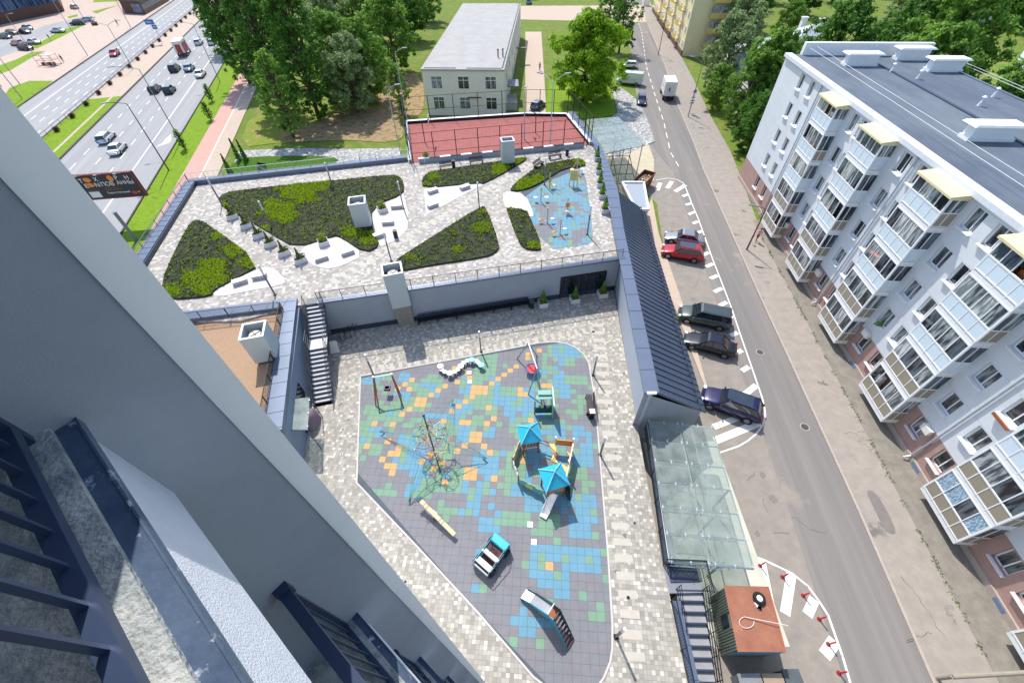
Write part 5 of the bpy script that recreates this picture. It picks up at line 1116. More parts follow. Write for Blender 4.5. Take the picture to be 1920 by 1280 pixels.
cpanel(d_, a_, .1, .8, M_woodlight); cpanel(a_, b_, .05, 1.0, M_offwhite); cpanel(b_, c_, .0, .85, M_tealpale)
m2 = lerp(b_, c_, .42); MB(o).box((m2.x+.02, m2.y-.06, D+.42), (.5, .04, .4), rz=ang(b_, c_)).build('picture_panel', M_yel, t)
for p in (a_, b_): MB(o).box((p.x, p.y, D+.6), (.1, .1, 1.2)).build('post', M_wood, t)
# yellow net bridge and stands on the right side
y0_ = [W(1008, 828, D+.9), W(1030, 836, D+.9), W(1046, 851, D+.9), W(1034, 864, D+.9), W(1048, 870, D+.9), W(1060, 885, D+.9)]
w = MB(o)
for tri in (((1030, 831), (1042, 833), (1043, 849)), ((1037, 851), (1033, 865), (1047, 868)), ((1060, 842), (1068, 850), (1071, 860)), ((1052, 868), (1064, 876), (1062, 889)), ((1030, 831), (1036, 848), (1043, 849))): w.prism([W(x, y, D+.75) for x, y in tri], D+.7, D+.76)
w.build('step_plate', M_yel, t); w = MB(o)
for a, b in zip(y0_, y0_[1:]): w.tube(a, b, .03)
w.tube(W(1007, 822, D+.9), W(1030, 830, D+.9), .05); w.build('edge_beam', M_wood, t)
g1, g2, g3 = W(1042, 822, D+1.5), W(1075, 825, D+1.5), W(1058, 905, D+1.2)
w = MB(o); w.bar(Vector((g1.x, g1.y, D+.7)), Vector((g2.x, g2.y, D+.7)), .06, .7); w.build('gate_panel', M_orange, t); MB(o).bar(Vector((g2.x, g2.y, D+.5)), Vector((g3.x, g3.y, D+.4)), .06, .8).build('side_panel', M_orange, t)
w = MB(o); w.bar(Vector((g2.x+.05, g2.y, D+1.3)), Vector((g3.x+.05, g3.y, D+1.2)), .06, .05); w.build('top_edge', M_white, t)
for p in (g1, g2, lerp(g2, g3, .55)): MB(o).tube((p.x, p.y, D), (p.x, p.y, D+1.65), .05, 8).build('post', M_yel, t); MB(o).disc((p.x, p.y), .07, D+1.65, D+1.72, 8).build('post_cap', M_white, t)
# castle slide
s0 = P2(-.15, -.58, 1.05); s1 = W(1022, 962, D+.15); w = MB(o); dd_ = (s1-s0); dd_.z = 0; dd_.normalize(); sp_ = Vector((-dd_.y, dd_.x, 0))*.24
w.add([s0-sp_, s0+sp_, s1+sp_, s1-sp_], [(0, 1, 2, 3)]); w.add([s1-sp_, s1+sp_, s1+sp_+dd_*.3, s1-sp_+dd_*.3], [(0, 1, 2, 3)]); w.build('slide_chute', MATS['slide_steel'], t)
w = MB(o)
for s in (-1, 1): w.bar(s0+sp_*s, s1+sp_*s, .04, .16)
w.build('slide_side', M_white, t)
tb_ = [W(1048, 905, D), W(1064, 920, D)]
w = MB(o)
for i in range(5): c = lerp(P2(.6, -.2, 1.0), W(1068, 930, D+.1), (i+.5)/5); w.box(c, (.12, .5, .04), rz=R(-20))
w.build('ladder_rungs', MATS['rung_dark'], t); w = MB(o)
for s in (-.3, .3): a, b = P2(.6, -.2+s, 1.25), W(1068, 930, D+.1)+Vector((.1*s, s, 0)); w.add([a-Vector((0, 0, .6)), a+Vector((0, 0, .2)), b+Vector((0, 0, .4)), b-Vector((0, 0, .1))], [(0, 1, 2, 3)]); w.add([x+Vector((.04, .04, 0)) for x in (a-Vector((0, 0, .6)), a+Vector((0, 0, .2)), b+Vector((0, 0, .4)), b-Vector((0, 0, .1)))], [(3, 2, 1, 0)])
w.build('ladder_side', M_tealdark, t)
# ================================================================ right-hand apartment block
SA, SB = -62.0, 14.0          # along the street
FO, BO, HR = 27.7, 43.0, 15.3  # facade offset, balcony front offset, roof height
BF = 26.6
ab = thing('apartment_block', 'long five-storey white panel block with stacked glazed balconies', 'building', FP(-25, 35))
ao = Vector(ab.location)
def wins_on(s_list, z, name_glass): pass
# wall with real window openings: built as strips around the openings
WIN_S = [-56.0, -53.3, -43.6, -41.9, -35.1, -32.9, -26.7, -24.6, -18.4, -15.7, -9.4, -7.4, 0.2, 2.2]
WZ = [1.55+2.95*k for k in range(5)]; WW, WH = 1.15, 1.5
w1 = MB(ao); w2 = MB(ao)
def wallbox(mb, s0, s1, z0, z1, o0, o1, m=None):
    mb.add([FP(s0, o0, z0), FP(s1, o0, z0), FP(s1, o1, z0), FP(s0, o1, z0), FP(s0, o0, z1), FP(s1, o0, z1), FP(s1, o1, z1), FP(s0, o1, z1)], [(0, 1, 2, 3), (7, 6, 5, 4), (0, 4, 5, 1), (1, 5, 6, 2), (2, 6, 7, 3), (3, 7, 4, 0)], m)
PL = 3.15
cols = sorted([(s-WW/2, s+WW/2) for s in WIN_S])
def addwall(mb, za, zb):
    e = SA
    for a, b in cols: wallbox(mb, e, a, za, zb, FO, FO+.35); e = b
    wallbox(mb, e, SB, za, zb, FO, FO+.35)
    for a, b in cols:
        z = za
        for wz in WZ:
            if wz+WH <= za or wz >= zb: continue
            if wz > z: wallbox(mb, a, b, z, wz, FO, FO+.35)
            z = wz+WH
        if z < zb: wallbox(mb, a, b, z, zb, FO, FO+.35)
addwall(w1, PL, HR); addwall(w2, .55, PL)
w1.build('wall', M_facade, ab); w2.build('lower_wall', M_plinth, ab)
w = MB(ao); wallbox(w, SA, SB, 0, .55, FO-.12, FO+.3); w.build('plinth', M_kerb, ab)
w = MB(ao); wallbox(w, SA, SB, 0, HR, FO+.45, BO); w.build('core', M_facade2, ab)
w = MB(ao); wallbox(w, SA, SA+.3, 0, HR, FO+.02, BO+.02); w.build('end_wall', M_facade, ab)
w = MB(ao)
for k in range(5): wallbox(w, SA, SB, 3.1+k*2.95+.04, 3.1+k*2.95+.06, FO-.006, FO)
w.build('joints', mat('panel_joint', (184, 190, 198), .8), ab)
# windows
def window_proto():
    pw = MB(); pw.box((0, .16, WH/2), (WW, .05, WH)); g = pw.build('window', M_pane); return g
wp = []
for pm in (M_pane, M_panedark, M_pane2): wp.append(MB().box((0, 0, WH/2), (WW-.06, .04, WH-.06)).build('pane', pm).data)
fm = MB()
for x, wd in ((-WW/2+.04, .08), (WW/2-.04, .08), (.08, .07)): fm.box((x, -.03, WH/2), (wd, .07, WH))
for z in (.04, WH-.04): fm.box((0, -.03, z), (WW, .07, .08))
fmd = fm.build('window', M_white); fdat = fmd.data
sl = MB().box((0, -.28, -.03), (WW+.12, .34, .05)).build('sill', M_white); sdat = sl.data
for o_ in [x for x in C.objects if x.name.startswith('pane') or x in (fmd, sl)]: bpy.data.objects.remove(o_)
faz = math.atan2(FD.y, FD.x)
wr = random.Random(9)
for s in WIN_S:
    for wz in WZ:
        if s > 8: continue
        o_ = bpy.data.objects.new('window', fdat); C.objects.link(o_); o_.parent = ab; o_.location = FP(s, FO+.24, wz)-ao; o_.rotation_euler = (0, 0, faz)
        for nm, dt in (('pane', wr.choice(wp)), ('sill', sdat)):
            c = bpy.data.objects.new(nm, dt); C.objects.link(c); c.parent = o_
# orange flower box and plants
for s, k in ((-15.7, 3), (-15.7, 2)):
    w = MB(ao); c = FP(s, FO-.22, WZ[k]-.12); w.box(c, (1.2, .2, .16), rz=faz); w.build('window_box', M_wood, ab)
w = MB(ao); leafball(w, FP(-26.7, FO-.1, WZ[1]+.1), (.5, .25, .25), 120, .09, wr); w.build('window_plants', LEAFS['mid'], ab)
# drain pipes, air conditioners, cellar windows
for s in (-51.2, -33.95, -17.0, -1.0):
    w = MB(ao); w.tube(FP(s, FO-.12, .5), FP(s, FO-.12, HR-.1), .07, 8); w.path([FP(s, FO-.12, .55), FP(s, FO-.5, .3)], .08); w.build('drainpipe', mat('pipe_pale', (176, 186, 196), .5, metal=.2), ab)
for s, z in ((-36.0, 2.6), (-26.9, 3.2), (-17.8, 2.9), (-45.0, 2.6), (-12.6, 2.5)): MB(ao).box(FP(s, FO-.18, z), (.75, .3, .5), rz=faz).build('air_conditioner', M_offwhite, ab)
for s in (-37.5, -30, -20.6, -16.2, -7.6, -3.5, -25.9): MB(ao).box(FP(s, FO-.125, .32), (.8, .02, .3), rz=faz).build('cellar_window', mat('cellar_blue', (110, 128, 158), .4), ab)
# roof
w = MB(ao); wallbox(w, SA, SB, HR, HR+.12, FO+.5, BO); w.build('roof', M_membrane, ab)
w = MB(ao); wallbox(w, SA-.05, SB, HR-.1, HR+.26, FO-.28, FO+.5); w.build('eave', mat('eave_white', (214, 220, 226), .6, amt=.08, scale=2), ab)
w = MB(ao); wallbox(w, SA-.1, SA+.5, HR, HR+1.35, FO+1.5, BO+.4); w.build('end_parapet', M_white, ab)
w = MB(ao); wallbox(w, SA, SB, HR+.12, HR+.2, BO-.25, BO); w.build('rear_edge', M_bluegrey, ab)
for s, of in ((-57.5, 33.8), (-60.0, 40.5), (-55.5, 42.0-.6), (-36.8, 33.8), (-37.8, 40.3), (-20, 34), (-2, 34)):
    vb = MB(ao); c = FP(s, of, HR+.12); Rz = faz
    vb.box(c+Vector((0, 0, .12)), (1.1, 3.4, .24), rz=Rz); vb.box(c+Vector((0, 0, .6)), (.95, 3.1, .9), rz=Rz); v_ = vb.build('roof_vent', M_white, ab)
    vb = MB(ao); vb.box(c+Vector((0, 0, 1.16)), (1.6, 3.9, .14), rz=Rz, top=(.85, .9)); vb.build('vent_cap', mat('cap_white', (238, 240, 242), .4), v_)
for s, of in ((-52.5, 37.3), (-44.5, 38.2), (-55.0, 36), (-30, 38), (-47, 41)):
    w = MB(ao); c = FP(s, of, HR+.12); w.tube(c, c+Vector((0, 0, .35)), .16, 10, r2=.09); w.tube(c+Vector((0, 0, .35)), c+Vector((0, 0, .7)), .06, 8); w.tube(c+Vector((0, 0, .7)), c+Vector((0, 0, .82)), .2, 10, r2=.06); w.build('roof_pipe', M_white, ab)
w = MB(ao)
for of, z in ((FO+2.0, HR+.6), (FO+2.7, HR+.75)): w.tube(FP(SA+.5, of, z+.3), FP(SB, of, z), .018, 4)
for of in (BO+.5, BO+1.2): w.tube(FP(SA+2, of, HR+.6), FP(SB, of, HR+.5), .02, 4)
w.build('roof_cables', M_white, ab)
w = MB(ao); wallbox(w, SA, SB, HR+.125, HR+.2, FO+8.2, FO+8.5); w.build('roof_ridge', M_bluedark, ab)
w = MB(ao); c = FP(-41.4, 42.4, HR+.3); w.tube(c, c+Vector((0, 0, .7)), .04); w.add([c+Vector((.45*math.cos(a), .12*math.cos(a)-.1, .75+.45*math.sin(a))) for a in [i*.628 for i in range(10)]], [tuple(range(10))]); w.build('satellite_dish', M_offwhite, ab)
# balconies
BW = 3.62
bal_r = random.Random(4)
CURT = [panemat('balcony_glass_dark', (20, 26, 34), (92, 106, 116), 1.3), panemat('balcony_glass_mid', (60, 72, 80), (170, 178, 178), 1.6), panemat('balcony_glass_pale', (120, 132, 136), (206, 210, 206), 2.2), panemat('balcony_glass_blue', (90, 128, 160), (186, 210, 224), 8.0)]
for si, sR in enumerate((-45.05, -36.75, -27.95, -19.65, -10.75, -2.5, 6.0)):
    sL = sR-BW; top_ = FP((sL+sR)/2, BF, 0)
    for k in range(5):
        zf = 1.05+2.92*k; lowp = M_paneltan if (k < 2) else M_panelblue
        if si == 0 and k < 2: lowp = M_paneltan
        b_ = MB(ao); zb, zt = zf, min(zf+2.62, 14.86)
        # frame: slab, corner posts, rails
        wallbox(b_, sL, sR, zb-.27, zb+.02, BF, FO-.01)
        for s in (sL+.04, sR-.04): wallbox(b_, s-.06, s+.06, zb, zt, BF-.02, BF+.1)
        for z in (zb+.12, zb+1.12, zt-.02): wallbox(b_, sL, sR, z-.045, z+.045, BF-.025, BF+.06)
        for i in range(1, 4): s = sL+BW*i/4; wallbox(b_, s-.03, s+.03, zb, zt, BF-.022, BF+.05)
        for s in (sL, sR):
            for z in (zb+.12, zb+1.12, zt-.02): wallbox(b_, s-.03, s+.03, z-.04, z+.04, BF+.06, FO)
            wallbox(b_, s-.03, s+.03, zb, zt, (BF+FO)/2-.03, (BF+FO)/2+.03)
        bb = b_.build('balcony', M_white, ab)
        c_ = MB(ao); wallbox(c_, sL+.03, sR-.03, zb+.1, zb+1.1, BF+.0, BF+.03)
        wallbox(c_, sL-.012, sL+.012, zb+.1, zb+1.1, BF+.03, FO); c2_ = MB(ao); wallbox(c2_, sR-.012, sR+.012, zb+.1, zb+1.1, BF+.03, FO)
        c_.build('panel', lowp, bb); c2_.build('side_panel', M_paneltan if (si+k) % 3 == 0 or k < 2 else M_panelblue, bb)
        for i in range(4):
            if bal_r.random() < .12: continue
            g_ = MB(ao); wallbox(g_, sL+BW*i/4+.04, sL+BW*(i+1)/4-.04, zb+1.16, zt-.06, BF+.02, BF+.03)
            gm_ = CURT[3] if (si == 4 and k == 0 and i in (0, 1, 3)) else CURT[bal_r.choice((0, 0, 1, 1, 2))]
            g_.build('glazing', gm_, bb)
        for s in (sL, sR): g_ = MB(ao); wallbox(g_, s-.006, s+.006, zb+1.16, zt-.06, BF+.06, FO); g_.build('side_glazing', CURT[bal_r.choice((0, 1))], bb)
        # things on the balcony
        for j in range(2):
            s = sL+bal_r.uniform(.4, BW-.4); q_ = MB(ao); wallbox(q_, s-.25, s+.25, zb+.02, zb+bal_r.uniform(1.1, 1.7), BF+.35, BF+.7); q_.build('cupboard', bal_r.choice((M_wood, M_offwhite, M_orange, M_concrete, M_bluedark)), bb)
    r_ = MB(ao); r_.add([FP(sL-.15, BF-.25, 15.05), FP(sR+.15, BF-.25, 15.05), FP(sR+.15, FO+.0, 15.28), FP(sL-.15, FO+.0, 15.28), FP(sL-.15, BF-.25, 14.9), FP(sR+.15, BF-.25, 14.9), FP(sR+.15, FO, 14.9), FP(sL-.15, FO, 14.9)], [(0, 1, 2, 3), (7, 6, 5, 4), (0, 4, 5, 1), (1, 5, 6, 2), (2, 6, 7, 3), (3, 7, 4, 0)])
    r_.build('balcony_roof', M_beigeroof, ab)
# ================================================================ generic house
def house(name, label, base, h, wm, rm, rows, cols_, ww, wh, z0, dz, fm_=M_white, parapet=None, over=.35, faces=None, cat='building', pane=None):
    """base: footprint corners (counter-clockwise seen from above); windows on the listed faces"""
    base = [Vector((p[0], p[1], 0)) for p in base]; t = thing(name, label, cat, base[0]); o = Vector(base[0])
    MB(o).prism(base, 0, h).build('wall', wm, t); c = sum(base, Vector())/len(base)
    MB(o).prism([p+(p-c).normalized()*over for p in base], h+.002, h+.3).build('roof', rm, t)
    for fi in (faces if faces is not None else range(len(base))):
        a, b = base[fi], base[(fi+1) % len(base)]; L = (b-a).length; d = (b-a).normalized(); n = Vector((d.y, -d.x, 0))
        if (a+b)/2 != c and n.dot((a+b)/2-c) < 0: n = -n
        nc = cols_ if isinstance(cols_, int) else cols_[fi]
        for i in range(nc):
            for k in range(rows):
                cc_ = lerp(a, b, (i+.5)/nc)+Vector((0, 0, z0+dz*k+wh/2))+n*.02; f = MB(o); az = math.atan2(d.y, d.x)
                for x, wd in ((-ww/2, .09), (ww/2, .09), (0, .07)): f.box(cc_+d*x, (wd, .1, wh), rz=az)
                for z in (-wh/2, wh/2, wh*.2): f.box(cc_+Vector((0, 0, z)), (ww, .1, .08), rz=az)
                fo = f.build('window', fm_, t); MB(o).box(cc_, (ww-.05, .05, wh-.05), rz=az).build('pane', pane or [M_pane, M_pane2, M_panedark][(i+k) % 3], fo)
    return t
bh = [W(790, 130, 7.7), W(945, 131, 7.7), W(976, 8, 7.7), W(868, 8, 7.7)]
hb_ = house('beige_house', 'two-storey beige house with a pale flat roof behind the sports court', bh, 7.5, M_cream, M_greyroof, 2, [3, 7, 0, 0], 2.0, 2.0, 1.2, 3.4, faces=[0, 1])
o = Vector(hb_.location); w = MB(o)
for a, b in ((.03, .42), (.55, .97)): p, q = lerp(bh[0], bh[1], a), lerp(bh[0], bh[1], b); w.bar(Vector((p.x, p.y+.3, 7.81)), Vector((q.x, q.y+.3, 7.81)), .25, .06)
w.build('gutter', M_black, hb_); w = MB(o); p, q = bh[1]+Vector((-.3, .5, .11)), bh[2]+Vector((-.3, 0, .11)); w.bar(p, q, .15, .1); w.build('edge_strip', M_black, hb_)
for x, y in ((934, 108), (943, 107)): w = MB(o); p = W(x, y, 7.8); w.tube(p, p+Vector((0, 0, 1.2)), .12); w.tube(p+Vector((0, 0, 1.2)), p+Vector((0, 0, 1.35)), .2); w.build('roof_pipe', M_railgrey, hb_)
w = MB(o)
for (x, y) in ((890, 182), (978, 90)): p = W(x, y, 3.2); w.box(p, (2.6, 1.2, .12))
w.build('door_canopy', M_brown, hb_)
w = MB(o); p = W(980, 140, 0); w.box((bh[1].x+1.2, bh[1].y+6, .6), (2.4, 6, 1.2)); w.build('porch', M_concrete, hb_); w = MB(o); w.box((bh[1].x+1.4, bh[1].y+9, 3.1), (2.8, 4.5, .15)); w.build('porch_roof', mat('porch_grey', (120, 118, 130), .5), hb_)
# yellow block up the street
yc = W(1277, 106); yd = (W(1238, 45)-yc).normalized(); yp = Vector((.93, -.18, 0))
yb = [yc, yc+yp*13, yc+yp*13+yd*60, yc+yd*60]
yh = house('yellow_block', 'cream five-storey block with balconies at the top of the side street', yb, 15.5, M_yellow, M_greyroof, 5, [2, 0, 0, 16], 1.3, 1.4, 1.6, 2.95, faces=[3])
o = Vector(yh.location); w = MB(o); w.bar(yc-yd*.1-Vector((.06, 0, 0)), yc+yd*60-Vector((.06, 0, 0)), .3, 1.2); w.build('plinth', M_brown, yh)
for k in range(5):
    c = yc+yp*6.5+Vector((0, -.7, 2.2+k*2.95)); w = MB(o); w.box(c, (4.2, 1.3, .15), rz=math.atan2(yp.y, yp.x)); w.box(c+Vector((0, -.62, .55)), (4.2, .06, 1.0), rz=math.atan2(yp.y, yp.x)); w.build('balcony', mat('balcony_yellow', (214, 186, 112), .7), yh); w = MB(o); w.box(c+Vector((0, -.55, 1.65)), (4.2, .06, 1.2), rz=math.atan2(yp.y, yp.x)); w.build('balcony_glazing', M_pane2, yh)
for j in range(4):
    for k in range(5):
        c = yc+yd*(9+j*12)+Vector((-.6, 0, 2.2+k*2.95)); w = MB(o); w.box(c, (1.2, 3.0, .15)); w.box(c+Vector((-.6, 0, .55)), (.06, 3.0, 1.0)); w.build('balcony', MATS['balcony_yellow'], yh)
# corrugated-roof building between the trees and the annex with chimneys
tr = [W(1362, 88, 6), W(1470, 62, 6), W(1500, 110, 6), W(1410, 160, 6)]
th = thing('metal_roof_house', 'low house with a pale corrugated metal roof between the street trees', 'building', (tr[0].x, tr[0].y, 0)); o = Vector((tr[0].x, tr[0].y, 0))
MB(o).prism([lerp(x, sum(tr, Vector())/4, .04) for x in tr], 0, 5.8).build('wall', M_facade2, th)
rz_ = lerp(tr[0], tr[3], .5)+Vector((0, 0, 1.3)); rz2 = lerp(tr[1], tr[2], .5)+Vector((0, 0, 1.3)); w = MB(o); w.add([tr[0], tr[1], rz2, rz_, tr[2], tr[3]], [(0, 1, 2, 3), (3, 2, 4, 5), (0, 3, 5), (1, 4, 2)])
w.build('roof', mat('metal_roof_pale', (196, 200, 206), .4, metal=.2, amt=.08), th); w = MB(o)
for i in range(20): a, b, c = lerp(tr[0], tr[1], i/19), lerp(rz_, rz2, i/19), lerp(tr[3], tr[2], i/19); w.tube(a+Vector((0, 0, .02)), b+Vector((0, 0, .02)), .04, 4); w.tube(b+Vector((0, 0, .02)), c+Vector((0, 0, .02)), .04, 4)
w.build('roof_ribs', M_steel, th)
cr = [W(1483, 85, 9), W(1540, 78, 9), W(1545, 60, 9), W(1490, 55, 9)]
ch_ = thing('annex', 'pale grey hipped-roof annex with two chimneys behind the white block', 'building', (cr[0].x, cr[0].y, 0)); o = Vector(ch_.location); MB(o).prism(cr, 0, 9).build('wall', M_facade, ch_); apx = sum(cr, Vector())/4+Vector((0, 0, 2)); MB(o).add(cr+[apx], [(0, 1, 4), (1, 2, 4), (2, 3, 4), (3, 0, 4)]).build('roof', MATS['metal_roof_pale'], ch_)
for u in (.2, .8): w = MB(o); c = lerp(cr[3], cr[2], u); w.box((c.x, c.y, 9.9), (.9, .9, 2.2)); w.box((c.x, c.y, 11.05), (1.15, 1.15, .18)); w.build('chimney', M_offwhite, ch_)
# far white blocks, upper right
for pts_, h, lb_, rws in (([W(1795, 40), W(1850, 50), W(1880, 0), W(1820, -30)], 12, 'white block half hidden by dark trees at the upper right', 4), ([W(1888, 165), W(1960, 175), W(1990, 130), W(1905, 115)], 8, 'pale low house at the right edge behind the dark trees', 2)):
    house('white_block', lb_, pts_, h, mat('far_white', (206, 212, 228), .8, amt=.05), M_greyroof, rws, 3, 1.3, 1.3, 1.5, 2.8, faces=[0])
# glass showroom top left and dark shop by the highway
gb = [W(-60, 66), W(0, 48), W(122, 22), W(100, -40), W(-120, -30)]
sh_ = thing('glass_showroom', 'blue glazed showroom with a dark brown base at the top left corner', 'building', gb[1]); o = Vector(gb[1]); MB(o).prism(gb, 0, 3.2).build('base', M_brown, sh_); MB(o).prism([lerp(p, sum(gb, Vector())/5, .003) for p in gb], 3.2, 12).build('glass_wall', M_glassblue, sh_); w = MB(o)
for i in range(12):
    for a, b in ((gb[0], gb[1]), (gb[1], gb[2])): p = lerp(a, b, i/11); w.bar((p.x-.05, p.y, 3.2), (p.x+.05, p.y, 3.2), .1, 8.8)
for z in (6, 9): w.bar(gb[0]+Vector((0, 0, z)), gb[1]+Vector((0, 0, z)), .14, .1); w.bar(gb[1]+Vector((0, 0, z)), gb[2]+Vector((0, 0, z)), .14, .1)
w.build('mullions', M_bluedark, sh_); MB(o).prism(gb, 12, 12.4).build('roof', M_greyroof, sh_)
db = [W(236, 26), W(274, 28), W(318, 2), W(300, -22), W(225, -15)]
ds_ = thing('dark_shop', 'low dark brown shop with a small glass corner beside the highway', 'building', db[0]); o = Vector(db[0]); MB(o).prism(db, 0, 4).build('wall', M_brown, ds_); MB(o).prism(db, 4, 4.3).build('roof', M_membrane, ds_); w = MB(o); w.bar(lerp(db[0], db[1], .5)+Vector((0, -.1, .5)), lerp(db[0], db[1], .95)+Vector((0, -.1, .5)), .1, 2.6); w.build('shop_window', M_glassblue, ds_); w = MB(o); w.bar(db[1]+Vector((.1, -.3, 1.4)), lerp(db[1], db[2], .8)+Vector((.1, -.3, 1.4)), .12, 1.6); w.build('side_window', M_panedark, ds_)
# ================================================================ the tower we look from
TP = R(141.0); TU = Vector((math.cos(TP), math.sin(TP), 0)); TN = Vector((math.cos(TP-math.pi/2), math.sin(TP-math.pi/2), 0)); tz = math.atan2(TU.y, TU.x)
def TPt(a, n, h): return TU*a+TN*n+Vector((0, 0, CAMZ-h))      # h = depth below the eye
tw = thing('apartment_tower', 'tall grey rendered tower in the left foreground with balconies and railings', 'building', TPt(0, -6, CAMZ-D)); to = Vector(tw.location)
def tbox(mb, a0, a1, n0, n1, h0, h1, m=None):
    mb.add([TPt(a, n, h) for h in (h1, h0) for a, n in ((a0, n0), (a1, n0), (a1, n1), (a0, n1))], [(0, 1, 2, 3), (7, 6, 5, 4), (0, 4, 5, 1), (1, 5, 6, 2), (2, 6, 7, 3), (3, 7, 4, 0)], m)
HB = CAMZ-D+.3
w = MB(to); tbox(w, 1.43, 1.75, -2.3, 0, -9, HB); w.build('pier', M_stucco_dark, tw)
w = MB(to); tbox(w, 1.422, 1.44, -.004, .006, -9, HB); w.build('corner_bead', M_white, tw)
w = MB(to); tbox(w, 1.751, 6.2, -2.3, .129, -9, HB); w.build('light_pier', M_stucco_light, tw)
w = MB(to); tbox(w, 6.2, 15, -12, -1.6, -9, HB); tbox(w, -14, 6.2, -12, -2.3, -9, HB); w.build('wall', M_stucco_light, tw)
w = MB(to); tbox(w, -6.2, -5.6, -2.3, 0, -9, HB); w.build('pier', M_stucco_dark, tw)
for k in range(-1, 9):
    h0 = 1.03+2.86*k; top = 1.0+2.86*k
    b_ = MB(to); tbox(b_, -5.6, 1.43, -2.3, -.335, h0-.02, h0+.3); bb = b_.build('balcony', M_conc, tw)
    c_ = MB(to); tbox(c_, -5.6, 1.43, -.345, -.28, h0, h0+.02); tbox(c_, -5.6, 1.43, -.284, -.278, h0-.006, h0+.03); c_.build('metal_edge', M_tower_strip, bb)
    c_ = MB(to); tbox(c_, -5.6, 1.43, -.42, -.298, h0+.021, h0+.5); c_.build('fascia', M_stucco, bb)
    rl = MB(to); tbox(rl, -5.6, 1.43, -.41, -.37, h0-.1, h0-.065); tbox(rl, -5.6, 1.43, -.425, -.36, h0-1.2, h0-1.155); tbox(rl, 1.39, 1.43, -.43, -.35, h0-1.24, h0-1.12); rl.build('rail', M_rail, bb)
    bl = MB(to); n = 62
    for i in range(n): a = 1.33-i*.112; tbox(bl, a-.006, a+.006, -.397, -.383, h0-1.16, h0-.09)
    tbox(bl, 1.40, 1.43, -.41, -.37, h0-1.16, h0-.0)
    bl.build('balusters', M_rail, bb)
    for a in (-1.0, -3.6): g_ = MB(to); tbox(g_, a-1.1, a+1.1, -2.29, -2.27, h0-2.3, h0-.1); g_.build('window', M_panedark, tw)
